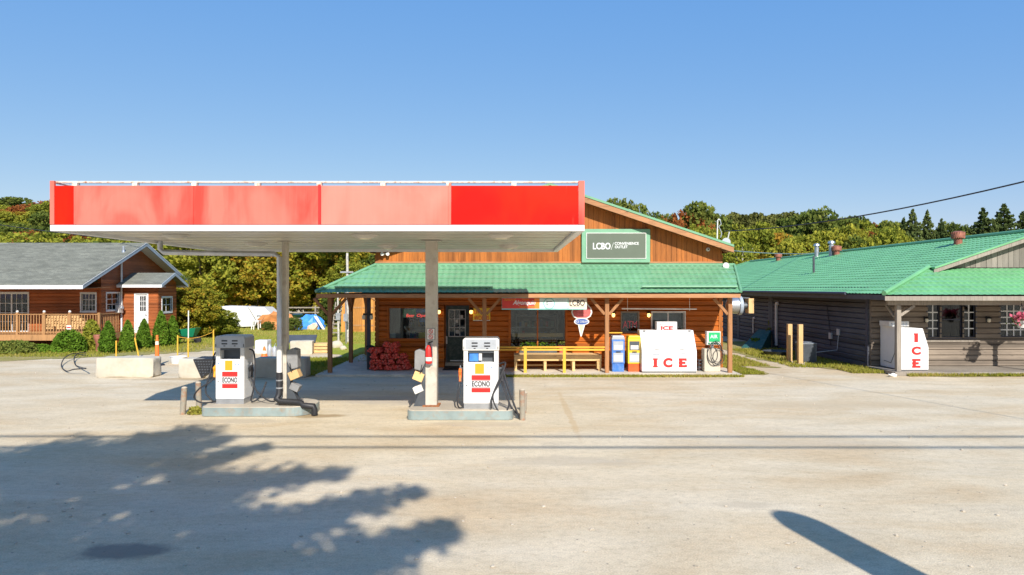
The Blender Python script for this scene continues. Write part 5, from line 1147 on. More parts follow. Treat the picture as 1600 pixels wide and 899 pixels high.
# roof vents (each fixed into the roof)
def onroof(px_, py_):
    a, b = (px_ - 800) / F, (py_ - 450) / F; z = 4.49 / (.34 * a + b); return a * z, z, 3 - b * z
def turbine(px_, py_, r0, h0, label):
    x, y, z = onroof(px_, py_); t = thing('roof_turbine', label, 'roof vent', (x, y, z), 'rusty turbine vents on the green roof')
    m = MB(); m.lathe([(r0 * .62, -.12), (r0 * .62, h0 * .4)], (x, y, z), 14); m.build('vent_neck', TERRA if r0 > .2 else GALV, t)
    m = MB(); n = 18
    m.lathe([(r0 * .66, h0 * .4), (r0 * .95, h0 * .5), (r0, h0 * .72), (r0 * .9, h0 * .92), (r0 * .4, h0)], (x, y, z), 14)
    for i in range(n): a = 2 * math.pi * i / n; m.bar((x + math.cos(a) * r0 * .93, y + math.sin(a) * r0 * .93, z + h0 * .45), (x + math.cos(a + .25) * r0 * .96, y + math.sin(a + .25) * r0 * .96, z + h0 * .9), .03, .012)
    m.build('turbine_head', TERRA, t, smooth=True)
turbine(1497, 383, .25, .56, 'largest rusty turbine vent on the green roof, nearest the gable')
turbine(1307, 399.5, .27, .56, 'rusty turbine vent beside the silver chimney on the green roof ridge')
turbine(1216, 408.5, .24, .56, 'farthest small turbine vent with pale neck at the back of the green roof')
def flue(px_, py_, r0, h0, mt, cap, label):
    x, y, z = onroof(px_, py_); t = thing('chimney_flue', label, 'chimney pipe', (x, y, z), 'metal flue pipes on the green roof')
    m = MB(); m.lathe([(r0, -.1), (r0, h0)], (x, y, z), 12); m.build('pipe', mt, t, smooth=True)
    if cap:
        m = MB(); m.lathe([(r0 * .7, h0), (r0 * .7, h0 + .07), (r0 * 1.5, h0 + .08), (r0 * 1.3, h0 + .2), (r0 * .3, h0 + .24)], (x, y, z), 12); m.build('rain_cap', mt, t, smooth=True)
flue(1271.5, 428, .055, .88, DKG, False, 'thin dark pipe standing half way up the green roof slope')
flue(1276, 402.5, .13, .60, GALV, True, 'left of the two silver capped flue pipes on the green roof ridge')
flue(1299, 401, .14, .66, GALV, True, 'right silver capped flue pipe standing against the rusty turbine vent')
# pipes on the side wall: white vent pipe, small ones
def wpipe(y, z0, z1, r, name, label, hook=True):
    t = thing(name, label, 'pipe', (BX0 - .12, y, z0), 'white pipes on the grey side wall'); m = MB(); x = BX0 - .042 - r
    pts = [(x, y, z0), (x, y, z1)] + ([(x, y - .04, z1 + .08), (x, y - .18, z1 + .10), (x, y - .2, z1)] if hook else [])
    m.tube(pts, r, 8); m.build('pipe', WHT, t, smooth=True)
wpipe(33.6, .15, 2.15, .07, 'vent_pipe', 'tall white vent pipe on the dark side wall beside the shrub')
wpipe(36.9, .55, 1.3, .04, 'vent_pipe', 'short white hooked pipe above the slanting green hatch')
# cellar hatch
ha = thing('cellar_hatch', 'slanting dark green wooden hatch leaning on the grey side wall', 'hatch', (12.2, 34, 0))
m = MB(); m.add([(11.25, 33.6, .02), (11.75, 32.3, .02), (13.0, 34.3, .84), (13.0, 36.0, .80), (11.25, 33.6, -.03), (11.75, 32.3, -.03), (13.03, 34.3, .78), (13.03, 36.0, .74)], [(0, 1, 2, 3), (4, 7, 6, 5), (0, 4, 5, 1), (1, 5, 6, 2), (2, 6, 7, 3), (3, 7, 4, 0)]); m.build('hatch_lid', TEALP, ha)
m = MB(); m.add([(11.80, 32.34, 0), (13.0, 34.25, 0), (13.0, 34.25, .78), (11.80, 32.4, .01)], [(0, 1, 2, 3)]); m.build('hatch_cheek', TEALP, ha)
P = np.stack([12.1 + rng.normal(0, .12, 60), 33.8 + rng.normal(0, .12, 60), .36 + rng.uniform(0, .12, 60)], 1)
ww = thing('weed_clump', 'small green weed growing over the slanting dark green hatch', 'weed', (12.1, 33.6, .3)); v, f = leafcloud(P, .07, rng); build_raw('foliage', v, f, L_ARB, ww, BASE[ww.as_pointer()])
# a/c unit
ACM = plain('air conditioner grey', (.16, .18, .20), .5, .2)
ACX = -.26
ac = thing('air_conditioner', 'square grey outdoor air conditioner by the grey side wall', 'air conditioner', (12.0, 27.2, 0))
m = MB(); m.box(11.6 + ACX, 12.35 + ACX, 26.75, 27.6, 0, .06); m.build('pad', CONC, ac)
m = MB(); m.box(11.7 + ACX, 12.20 + ACX, 26.85, 27.47, .061, .74); m.build('coil_core', DKG, ac)
m = MB()
for i in range(15): x = 11.68 + ACX + i * .036; m.box(x, x + .014, 26.82, 26.845, .08, .76); m.box(x, x + .014, 27.475, 27.5, .08, .76)
for i in range(15): y = 26.84 + i * .045; m.box(11.665 + ACX, 11.69 + ACX, y, y + .014, .08, .76); m.box(12.21 + ACX, 12.235 + ACX, y, y + .014, .08, .76)
m.build('louvre_guard', ACM, ac)
m = MB(); m.box(11.655 + ACX, 12.245 + ACX, 26.81, 27.51, .761, .82); m.lathe([(.24, .82), (.24, .845), (.06, .86)], (11.95 + ACX, 27.16, 0), 18); m.build('top_cover', ACM, ac, bevel=.01)
m = MB(); m.tube([(12.24 + ACX, 27.2, .4), (13.0, 27.3, .5), (13.06, 27.3, 1.1)], .02, 6); m.box(13.02, 13.075, 27.2, 27.4, 1.1, 1.35); m.build('power_line', GREYM, ac)
mt_ = thing('electric_box', 'thin dark cable running down the grey side wall to a small box', 'cable', (13.0, 27.9, 1.0)); m = MB(); m.tube([(13.05, 28.3, 2.3), (13.05, 28.0, 1.2), (13.05, 27.95, .6)], .012, 6); m.build('wire', BLK, mt_); m = MB(); m.box(13.0, 13.075, 27.85, 28.05, .9, 1.15); m.build('box', GREYM, mt_)
# two wooden posts
for (x0p, x1p, yb_, tp, lb) in ((1230.2, 1236.8, 27.2, 507, 'left of two raw square timber posts in the grass by the grey building'), (1246.5, 1253.7, 26.4, 507.5, 'right raw square timber post, next to the air conditioner')):
    a, b = X(x0p, yb_), X(x1p, yb_); c = (a + b) / 2; t = thing('timber_post', lb, 'post', (c, yb_, 0), 'raw timber posts by the air conditioner')
    m = MB(); m.box(c - .085, c + .085, yb_ - .085, yb_ + .085, 0, H(tp, yb_)); m.build('shaft', NEWW, t, bevel=.006)
    m = MB(); m.blob((c, yb_, .02), (.16, .16, .07), 3); m.build('soil_mound', CONC, t)
tb = thing('plastic_trough', 'shallow grey trough on the grass beside the shrub', 'trough', (11.6, 30.5, 0))
m = MB(); m.lathe([(.42, .02), (.62, .22), (.60, .22), (.40, .06)], (X(1214, 30), 30.0, 0), 18); m.build('basin', DKG, tb, smooth=True)
# ice chest on the grey porch
x0 = 13.42; i2 = thing('ice_freezer', 'white ice freezer with slanted front and ICE written down its side, on the grey porch', 'ice freezer', (x0 + .5, 24.1, DK))
y0 = 23.56; m = MB(); m.prism([(x0, DK + .03), (x0 + .96, DK + .03), (x0 + .96, .93), (x0 + .76, H(514, y0)), (x0 + .0, H(512.5, y0))], 24.88, 'y', y0); m.build('cabinet', WHTB, i2, bevel=.012)
m = MB(); m.box(x0 + .02, x0 + .93, y0 + .02, 24.85, DK, DK + .029); m.build('kick_plate', DKG, i2)
for (ya, yb_) in ((y0 + .08, y0 + .62), (y0 + .70, 24.82)):
    p0 = Vector((x0 + .96, 0, .93)); p1 = Vector((x0 + .76, 0, H(514, y0))); d = (p1 - p0); nv = Vector((d.z, 0, -d.x)).normalized(); q0 = p0 + d * .05 + nv * .02; q1 = p0 + d * .92 + nv * .02
    m = MB(); m.add([(q.x, y, q.z) for q in (q0, q1, q1 - nv * .018, q0 - nv * .018) for y in (ya, yb_)], [(0, 1, 3, 2), (2, 3, 5, 4), (4, 5, 7, 6), (6, 7, 1, 0), (0, 2, 4, 6), (1, 7, 5, 3)]); m.build('slant_door', WHTB, i2)
for ch, py_, hh_ in (('I', 535.5, .31), ('C', 555.3, .30), ('E', 575.5, .31)):
    cx = X(1431.5, y0); z0_ = H(py_, y0)
    if ch == 'C': text(ch, cx, z0_, .32, hh_ * .97, y0 - .001, RED, i2, 'letter', bold=.06)
    else:
        m = MB(); z1_ = z0_ + hh_
        if ch == 'I': m.box(cx - .065, cx + .065, y0 - .005, y0 - .001, z0_, z1_); m.box(cx - .085, cx + .06, y0 - .0045, y0 - .0012, z1_ - .05, z1_)
        else:
            m.box(cx - .12, cx - .01, y0 - .005, y0 - .001, z0_, z1_)
            for za, zb_, wr in ((z0_, z0_ + .075, .15), ((z0_ + z1_) / 2 - .04, (z0_ + z1_) / 2 + .04, .09), (z1_ - .075, z1_, .15)): m.box(cx - .14, cx + wr, y0 - .0045, y0 - .0012, za, zb_)
        m.build('letter', RED, i2)
m = MB(); m.tube([(x0 - .012, 23.9, 1.4), (x0 - .015, 23.92, .7), (x0 - .015, 24.15, .34), (x0 - .015, 24.6, .38)], .010, 6); m.build('power_cord', DKG, i2)
t2 = thing('cooling_unit', 'small white box sitting on top of the ice freezer of the grey porch', 'cooling unit', (x0 + .3, 24.3, 1.64))
m = MB(); m.box(X(1387, 24.2), X(1418, 24.2), 24.1, 24.75, H(512.3, y0) + .002, H(503, 24.0)); m.build('case', WHT, t2, bevel=.01); m = MB()
for i in range(6): m.box(X(1389, 24.2) + .03 + i * .1, X(1389, 24.2) + .09 + i * .1, 24.092, 24.099, H(510, 24.2), H(505, 24.2))
m.build('vent_grille', GREYM, t2)
wall_lamp(X(1443.5, BY0), BY0 - .04, H(502, BY0), False, 'black wall lamp left of the shuttered window of the grey building', 'grey building lamps')
wall_lamp(X(1540, BY0), BY0 - .04, H(502, BY0), False, 'black wall lamp between the two white barred windows of the grey building', 'grey building lamps')
for x, yb_, lb in ((X(1598, 23.1), 23.15, 'hanging basket of pink flowers at the right edge under the grey porch roof'),):
    hb = thing('hanging_basket', lb, 'flower basket', (x, yb_, 1.5)); z = H(513, yb_)
    m = MB(); m.lathe([(.10, z), (.19, z + .22), (.2, z + .24)], (x, yb_, 0), 16); m.build('pot', WHT, hb)
    m = MB()
    for a in (0, 2.1, 4.2): m.tube([(x + .19 * math.cos(a), yb_ + .19 * math.sin(a), z + .24), (x, yb_, PEZ - .25), (x, yb_, PEZ - .02)], .006, 5)
    m.build('hanger', BLK, hb)
    P = np.stack([x + rng.normal(0, .12, 200), yb_ + rng.normal(0, .12, 200), z + .34 + rng.normal(0, .08, 200)], 1); v, f = leafcloud(P, .055, rng, .8); build_raw('flowers', v, f, PINK, hb, BASE[hb.as_pointer()])
    P = np.stack([x + rng.normal(0, .14, 140), yb_ + rng.normal(0, .14, 140), z + .24 + rng.normal(0, .08, 140)], 1); v, f = leafcloud(P, .05, rng); build_raw('foliage', v, f, L_GREEN, hb, BASE[hb.as_pointer()])
hb = thing('litter_scrap', 'crumpled white scrap on the grass by the corner of the grey deck', 'litter', (X(1394, 22.95), 22.95, 0)); m = MB(); m.blob((X(1394, 22.95), 22.95, .05), (.13, .08, .06), 8, amp=.45); m.build('paper', PAPER, hb)
# ================================================================== RED HOUSE (left)
ho = thing('red_house', 'long red wooden house with grey shingle roof and deck on the left', 'house', (-24, 37, 0))
HX = -20.72; HF, HB, HR = 34.4, 42.2, 37.6; RHH = 5.46; EHH = 3.12; hs_ = (RHH - EHH) / (HR - 32.0); HL = -34.0
lw = [(X(0, HF) - 2.0, X(44, HF), .78, H(459, HF)), (X(128, HF), X(149.5, HF), H(487, HF), H(459.5, HF))]
w = MB(); holes_wall(w, PX, HL, HX, 0, 3.3, HF, HF + .15, lw); f1 = w.build('front_wall', LHX, ho)
m = MB(); clap(m, PX, HL, HX - .12, .5, 3.28, HF, lw, .17, .03, .01); m.build('siding', LHX, f1)
# sliding door + window
window(ho, *lw[0], HF, WHTB, .07, .04, nx=12, nz=4, split=(X(-28, HF), X(18, HF)), name='sliding_door', munt=.012, g=GLD, rd=.8)
window(ho, *lw[1], HF, WHTB, .07, .03, nx=4, nz=3, split=(X(138.7, HF),), munt=.010, g=GLD)
# gable end facing +X, P(u=Y)
def PG(x): return lambda u, d, v: (2 * x - d, u, v)
gw = (34.85, 35.95, H(485, 35.4), H(459, 35.4))
w = MB(); holes_wall(w, lambda u, d, v: (d, u, v), HF + .151, HB, 0, 3.3, HX - .15, HX, [gw]); ge = w.build('gable_end_wall', LHY, ho)
m = MB(); clap(m, PG(HX), HF - .02, HB, .3, 3.28, HX, [gw], .17, .03, .01); m.build('siding', LHY, ge)
topg = lambda y: RHH - .12 - hs_ * abs(y - HR)
m = MB(); m.prism([(HF - .02, 3.301), (HB, 3.301), (HB, topg(HB)), (HR, topg(HR)), (HF - .02, topg(HF))], HX, 'x', HX - .15); gq = m.build('gable', LHY, ho)
m = MB(); v_ = 3.302
while v_ < topg(HR) - .1:
    v2 = v_ + .17; ha_ = (RHH - .12 - min(v2, topg(HR) - .02)) / hs_; a, b = max(HF - .02, HR - ha_), min(HB, HR + ha_)
    if b - a > .2: m.add([(HX + .03, a, v_), (HX + .03, b, v_), (HX, b, v_), (HX, a, v_), (HX + .01, a, v2), (HX + .01, b, v2), (HX, b, v2), (HX, a, v2)], [(0, 3, 2, 1), (4, 5, 6, 7), (0, 1, 5, 4), (1, 2, 6, 5), (2, 3, 7, 6), (3, 0, 4, 7)])
    v_ = v2
m.build('gable_siding', LHY, gq)
window(ho, gw[0], gw[1], gw[2], gw[3], HX, WHTB, .07, .03, nx=2, nz=3, P=PG(HX), munt=.012, g=GLD, rd=.5)
m = MB(); m.box(HX + .001, HX + .10, 35.62 - .0, 35.66, 0, 0.01); 
# roof planes
GE = X(128, 32.0); GE = -20.16
for s_ in (-1, 1):
    ey = HR + s_ * 5.6; ny_ = Vector((0, s_ * hs_, 1)).normalized()
    m = MB(); th = .06; vs = []
    for x in (HL, GE):
        for (y, z) in ((HR, RHH), (ey, EHH), (ey, EHH - th), (HR, RHH - th)): vs.append((x, y, z))
    m.add(vs, [(0, 1, 5, 4), (1, 2, 6, 5), (2, 3, 7, 6), (3, 0, 4, 7), (0, 3, 2, 1), (4, 5, 6, 7)]); rf = m.build('roof', SHING, ho)
    # shingle courses
    m = MB(); n = 40
    for k in range(n):
        a, b = k / n, (k + 1) / n; ya, yb_ = HR + s_ * 5.6 * a, HR + s_ * 5.6 * b; za, zb_ = RHH - (RHH - EHH) * a, RHH - (RHH - EHH) * b
        m.add([(HL, ya, za + .004), (GE + .01, ya, za + .004), (GE + .01, yb_, zb_ + .022), (HL, yb_, zb_ + .022), (HL, yb_, zb_ + .002), (GE + .01, yb_, zb_ + .002)], [(0, 1, 2, 3), (3, 2, 5, 4)])
    m.build('shingles', SHING, rf)
    m = MB(); m.prism([(HR, RHH - .005), (ey, EHH - .005), (ey, EHH - .19), (HR, RHH - .19)], GE + .045, 'x', GE + .012); m.build('rake_board', BLUET, ho)
    m = MB(); m.prism([(HR, RHH + .02), (ey, EHH + .02), (ey, EHH - .02), (HR, RHH - .02)], GE + .06, 'x', GE + .046); m.build('drip_edge', WHTB, ho)
    m = MB(); m.box(HL, GE + .04, ey - .02 if s_ < 0 else ey, ey if s_ < 0 else ey + .02, EHH - .19, EHH - .01); m.build('gutter', WHTB, ho)
m = MB(); m.add([(HL, 32.03, EHH - .18), (GE, 32.03, EHH - .18), (GE, HF, EHH - .1), (HL, HF, EHH - .1)], [(0, 1, 2, 3)]); m.build('eave_soffit', DECKW, ho)
m = MB(); m.add([(HX, 32.03, EHH - .15), (GE + .01, 32.03, EHH - .15), (GE + .01, HR, RHH - .21), (HX, HR, RHH - .21), (HX, 43.2, EHH - .15), (GE + .01, 43.2, EHH - .15)], [(0, 1, 2, 3), (3, 2, 5, 4)]); m.build('rake_soffit', WHTB, ho)
# vertical downpipe/mast at gable
ma = thing('electric_meter', 'white mast, grey meter box and downpipe on the gable end of the red house', 'meter', (HX + .1, 36.1, .8))
my = 36.05; m = MB(); m.tube([(HX + .10, my, .3), (HX + .10, my, 4.65)], .045, 8); m.build('conduit', WHTB, ma)
m = MB(); m.box(HX + .031, HX + .22, my - .45, my - .05, H(489, my), H(477, my)); m.build('meter_box', WHT, ma)
m = MB(); m.lathe([(.09, 0), (.09, .1)], (HX + .22, my - .25, H(481, my)), 12, 'x'); m.build('meter_glass', GREYM, ma)
rv = thing('roof_vent_pipe', 'small grey vent pipe standing on the grey shingle roof', 'roof vent', (X(194, 35.5), 35.5, 4.5)); 
yv = 36.2; zv = RHH - hs_ * (HR - yv); xv = X(193, yv); m = MB(); m.lathe([(.10, -.05), (.06, .1), (.055, .32)], (xv, yv, zv), 10); m.tube([(xv, yv, zv + .2), (xv + .12, yv, zv + .32)], .02, 6); m.build('pipe', GALV, rv)
# entry bump-out
ex0, ex1, ey0, ey1 = HX + .031, -18.78, 36.2, 38.15
dh = (X(210.5, ey0), X(232, ey0), .62, H(459, ey0)); 
w = MB(); holes_wall(w, PX, ex0, ex1, 0, 3.1, ey0, ey0 + .12, [dh]); en = w.build('entry_wall', LHX, ho)
m = MB(); clap(m, PX, ex0, ex1, .4, 3.1, ey0, [dh], .17, .03, .01); m.build('siding', VBD if False else LHX, en)
sw_ = (36.6, 37.6, H(488, 37), H(466, 37))
w = MB(); holes_wall(w, lambda u, d, v: (d, u, v), ey0 + .121, ey1, 0, 3.1, ex1 - .12, ex1, [sw_]); es = w.build('entry_side_wall', LHY, ho)
m = MB(); clap(m, PG(ex1), ey0, ey1, .4, 3.1, ex1, [sw_], .17, .03, .01); m.build('siding', LHY, es)
window(ho, *sw_, ex1, WHTB, .08, .03, nx=2, nz=2, P=PG(ex1), g=GLD, munt=.012, rd=.5)
er = 3.80; eh = 3.16; em = (ey0 + ey1) / 2; xl, xr = HX + .035, -18.35
for s_ in (-1, 1):
    ey = em + s_ * 1.45; m = MB(); vs = []
    for x in (xl, xr):
        for (y, z) in ((em, er), (ey, eh), (ey, eh - .06), (em, er - .06)): vs.append((x, y, z))
    m.add(vs, [(0, 1, 5, 4), (1, 2, 6, 5), (2, 3, 7, 6), (3, 0, 4, 7), (0, 3, 2, 1), (4, 5, 6, 7)]); m.build('entry_roof', SHING, ho)
    m = MB(); m.prism([(em, er + .01), (ey, eh + .01), (ey, eh - .16), (em, er - .16)], xr + .035, 'x', xr + .002); m.build('entry_rake_board', BLUET, ho)
    m = MB(); m.box(xl, xr + .03, ey - .02 if s_ < 0 else ey, ey if s_ < 0 else ey + .02, eh - .16, eh - .01); m.build('entry_gutter', WHTB, ho)
m = MB(); m.prism([(ey0, 3.1), (ey1, 3.1), (ey1, er - .08 - (ey1 - em) * .44), (em, er - .10), (ey0, er - .08 - (ey1 - em) * .44)], ex1, 'x', ex1 - .1); m.build('entry_gable', LHY, ho)
m = MB(); m.box(ex0, xr, ey0 - .35, ey0 - .0, eh - .14, eh - .12); m.build('entry_soffit', WHTB, ho)
# white front door with nine panes
dg = (dh[0] + .26, dh[1] - .16, H(487, ey0), H(463.5, ey0)); w = MB(); holes_wall(w, PX, dh[0] + .06, dh[1] - .06, dh[2], dh[3] - .06, ey0 + .03, ey0 + .07, [dg]); dd = w.build('front_door', WHTB, ho)
m = MB(); frame(m, dh[0] + .06, dh[1] - .06, dh[2], dh[3] - .06, ey0 - .04, ey0 + .08, .07); m.build('door_frame', WHTB, ho)
m = MB()
for i in (1, 2): c = dg[0] + (dg[1] - dg[0]) * i / 3; m.box(c - .012, c + .012, ey0 + .025, ey0 + .045, dg[2], dg[3]); c = dg[2] + (dg[3] - dg[2]) * i / 3; m.box(dg[0], dg[1], ey0 + .02, ey0 + .0245, c - .012, c + .012)
m.build('muntins', WHTB, dd); m = MB(); m.box(dg[0], dg[1], ey0 + .05, ey0 + .055, dg[2], dg[3]); m.build('pane', GLD, dd)
m = MB(); m.lathe([(.03, 0), (.035, -.06)], (dh[1] - .13, ey0 + .03, 1.55), 10, 'y'); m.build('door_knob', GALV, dd)
m = MB(); m.box(dh[0], dh[1], ey0 - 1.0, ey0 - .05, .40, .6); m.box(dh[0], dh[1], ey0 - 1.3, ey0 - 1.002, .2, .4); m.box(dh[0], dh[1], ey0 - 1.6, ey0 - 1.302, 0, .2); m.build('entry_steps', DECKW, ho)
# deck and railing
dk = thing('wooden_deck', 'raised wooden deck with balustrade along the front of the red house', 'deck', (-26, 33.4, 0)); dx1 = X(155, 32.7); DY0 = 32.6; DZ = .75
m = MB()
for i in range(13): y = DY0 + i * .14; m.box(HL, dx1, y, y + .13, DZ - .04, DZ)
m.build('deck_boards', DECKW, dk)
m = MB(); m.box(HL, dx1, DY0 - .04, DY0 - .002, DZ - .28, DZ - .002); m.box(dx1 + .002, dx1 + .04, DY0, HF - .04, DZ - .28, DZ - .002); m.build('rim_board', DECKW, dk)
m = MB()
for i in range(7): x = dx1 - .1 - i * 2.1; m.box(x - .07, x + .07, DY0 + .1, DY0 + .24, 0, DZ - .041)
m.build('support_posts', DECKW, dk)
m = MB(); m.box(HL, dx1 + .02, DY0 - .02, DY0 + .09, 1.70, 1.74); m.box(HL, dx1, DY0 + .02, DY0 + .06, .84, .89); m.box(dx1 - .04, dx1 + .05, DY0 + .091, HF - .05, 1.70, 1.74); m.build('hand_rail', DECKW, dk)
m = MB(); x = dx1 - .1
while x > X(-25, DY0): m.box(x - .018, x + .018, DY0 - .001, DY0 + .018, .80, 1.699); x -= .135
y = DY0 + .2
while y < HF - .1: m.box(dx1 - .001, dx1 + .018, y - .018, y + .018, .80, 1.699); y += .135
m.build('balusters', DECKW, dk)
for v in (154, 108, 68, 26): x = X(v, DY0); m = MB(); m.box(x - .05, x + .05, DY0 - .0, DY0 + .1, DZ, 1.80); m.build('rail_post', DECKW, dk)
for v in (26, 68, 108): x = X(v, DY0); pc = thing('post_lamp', f'small round white lamp on the deck railing, {["leftmost","middle","rightmost, above the red and white notice"][(26,68,108).index(v)]}', 'post lamp', (x, DY0 + .05, 1.80), 'white deck post lamps'); m = MB(); m.lathe([(.05, 1.801), (.065, 1.83), (.05, 1.89), (.01, 1.91)], (x, DY0 + .05, 0), 12); m.build('cap', WHT, pc, smooth=True)
nt_ = thing('deck_notice', 'small red and white notice on the deck balustrade', 'sign', (X(108, DY0), DY0 - .03, 1.2)); m = MB(); m.box(X(104.5, DY0), X(111.5, DY0), DY0 - .03, DY0 - .005, H(515.5, DY0), H(509, DY0)); m.build('plate', PAPER, nt_); m = MB(); m.box(X(105, DY0), X(111, DY0), DY0 - .034, DY0 - .031, H(513.5, DY0), H(511.5, DY0)); m.build('red_band', RED, nt_)
rnd = random.Random(2); wp = thing('log_pile', 'stack of cut firewood logs on the deck behind the balustrade', 'log pile', (X(87, 34), 34.0, DZ)); m = MB()
for r_ in range(6):
    for c_ in range(15 - r_): m.lathe([(.07 + rnd.random() * .02, -.22), (.07, .2)], (X(72, 34) + c_ * .165 + r_ * .05, 34.0, DZ + .08 + r_ * .145), 7, 'y')
m.build('logs', NEWW, wp)
# ================================================================== YARD THINGS
def block(px0, px1, y0, h, dp, label, mt=CONCW, seed=0, cat='concrete block', grp='concrete blocks in the yard', rz=0.0):
    x0, x1 = X(px0, y0), X(px1, y0); rnd = random.Random(seed); m = MB(); n = 12; W_ = x1 - x0
    t = thing('concrete_block', label, cat, ((x0 + x1) / 2, y0 + dp / 2, 0), grp)
    vs = []; fs = []
    import bmesh
    bm = bmesh.new(); bmesh.ops.create_cube(bm, size=1); bmesh.ops.bevel(bm, geom=bm.edges[:], offset=.07, segments=2, affect='EDGES', profile=.6)
    bmesh.ops.subdivide_edges(bm, edges=[e for e in bm.edges if e.calc_length() > .4], cuts=4, use_grid_fill=True)
    for v in bm.verts:
        v.co += Vector((rnd.uniform(-.009, .009), rnd.uniform(-.02, .02), rnd.uniform(-.015, .015)))
        v.co = Vector((v.co.x * W_, v.co.y * dp, (v.co.z + .5) * h))
    vs = [((x0 + x1) / 2 + math.cos(rz) * v.co.x - math.sin(rz) * v.co.y, y0 + dp / 2 + math.sin(rz) * v.co.x + math.cos(rz) * v.co.y, max(0, v.co.z - .005)) for v in bm.verts]; bm.verts.index_update(); fs = [[v.index for v in f.verts] for f in bm.faces]; bm.free()
    m.add(vs, fs); m.build('block', mt, t, smooth=True)
    return t
b1 = block(149, 238, 22.75, .66, .62, 'pale precast concrete block beside the orange delineator post', seed=1)
block(278, 350, 22.6, .64, .62, 'concrete block partly covered by a black rubber mat, left of the pump with grey head', seed=2)
block(397, 477, 22.7, .66, .62, 'shaded concrete block behind the left canopy post', mt=CONC, seed=3)
rm_ = thing('rubber_mat', 'black ribbed rubber mat draped over the corner of a concrete block', 'mat', (X(318, 22.4), 22.4, 0))
m = MB(); pts = [(301, 562.5), (345, 561), (345, 575), (330, 580), (314, 592)]; vs = [(X(a, 22.5), 22.52, H(b, 22.5)) for a, b in pts]
m.add([(x, y, z) for x, y, z in vs] + [(x, y + .02, z) for x, y, z in vs] + [(X(301, 22.5), 23.2, .665), (X(345, 22.5), 23.2, .665)], [(0, 1, 2, 3, 4), (5, 9, 8, 7, 6), (0, 4, 9, 5), (4, 3, 8, 9), (3, 2, 7, 8), (2, 1, 6, 7), (0, 5, 6, 1), (5, 10, 11, 6)]); m.build('sheet', BLK, rm_)
m = MB()
for i in range(9):
    for j in range(6):
        a, b = 304 + i * 4.2 + j * .8, 565 + j * 4.2
        if b < 590 - (a - 313) * .42 - 1 and a > 301 + (b - 562) * .45 + 1: m.box(X(a, 22.5), X(a + 2.4, 22.5), 22.505, 22.519, H(b + 1.6, 22.5), H(b, 22.5))
m.build('raised_studs', DKG, rm_)
block(398, 417, 30.8, .62, .6, 'small white block beside the orange cone behind the pumps', mt=WHT, seed=5)
block(452, 486, 30.6, .60, .6, 'long pale block lying in the sun between canopy post and porch', seed=6, rz=.15)
block(424, 446, 29.5, .42, .5, 'low pale block behind the left canopy post', seed=8)
bl = thing('plank_stack', 'stack of pale planks lying on the grass left of the porch', 'plank stack', (X(500, 31), 31, 0)); m = MB()
for i in range(3): m.box(X(487, 31.5), X(514, 31.5), 31.2, 31.2 + .28, .02 + i * .15, .14 + i * .15); m.box(X(488, 31.5), X(513, 31.5), 31.5, 31.78, .02 + i * .15, .14 + i * .15)
m.build('planks', BENCHW, bl)
bd = thing('grey_board', 'long dark grey board lying over the pale block left of the porch', 'board', (X(466, 31), 31, .5)); m = MB(); m.obox((X(467, 31.5), 31.6, .62), (1.5, .6, .05), (R(30), R(0), .1)); m.build('board', DKG, bd)
pb = thing('pallet_board', 'pale pallet lying on the ground behind the left canopy post', 'pallet', (X(436, 28), 28, 0)); m = MB()
for i in range(6): m.box(X(405, 27), X(405, 27) + 1.7, 26.6 + i * .2, 26.74 + i * .2, .10, .13)
for i in range(3): m.box(X(405, 27) + i * .8, X(405, 27) + i * .8 + .08, 26.6, 27.74, 0, .099)
m.build('slats', BENCHW, pb)
cn = thing('traffic_cone', 'orange traffic cone beside the small white block', 'traffic cone', (X(413, 29), 29, 0))
m = MB(); m.box(X(413, 29) - .2, X(413, 29) + .2, 28.8, 29.2, .0, .03); m.build('base', ORNG, cn); m = MB(); m.lathe([(.15, .031), (.03, .5), (.025, .5)], (X(413, 29), 29, 0), 14); m.build('cone', ORNG, cn, smooth=True); m = MB(); m.lathe([(.112, .2), (.08, .32)], (X(413, 29), 29, 0), 14); m.build('band', PAPER, cn)
for v, yq, hh_, lb in ((421.5, 29.6, .55, 'left dark gas bottle behind the left canopy post'), (429, 29.3, .5, 'right dark gas bottle behind the left canopy post')):
    gc = thing('gas_bottle', lb, 'gas bottle', (X(v, yq), yq, 0), 'dark gas bottles'); m = MB(); m.lathe([(.08, 0), (.10, .04), (.10, hh_ * .75), (.05, hh_ * .9), (.02, hh_)], (X(v, yq), yq, 0), 12); m.build('bottle', GREYM, gc, smooth=True); m = MB(); m.tube([(X(v, yq), yq, hh_), (X(v, yq) + .05, yq, hh_ + .12)], .015, 6); m.build('valve', GALV, gc)
dl = thing('delineator_post', 'orange plastic delineator post on a black base next to the concrete block', 'delineator', (X(245.5, 26.3), 26.3, 0)); x = X(245.5, 26.3)
m = MB(); m.lathe([(.30, 0), (.24, .05), (.1, .07)], (x, 26.3, 0), 8); m.build('base', BLK, dl); m = MB(); m.lathe([(.085, .071), (.07, .6), (.05, 1.02), (.045, 1.02), (.045, 1.16), (.02, 1.17)], (x, 26.3, 0), 12); m.build('tube', ORNG, dl, smooth=True); m = MB(); m.lathe([(.066, .8), (.058, .93)], (x, 26.3, 0), 12); m.build('band', CREAM, dl)
tu = thing('white_tub', 'shallow white plastic tub on the gravel behind the concrete blocks', 'tub', (X(279, 27), 27, 0)); m = MB(); m.lathe([(.25, 0), (.32, .26), (.34, .27), (.30, .24), (.24, .03)], (X(279, 27), 27, 0), 18); m.build('tub', WHTB, tu, smooth=True)
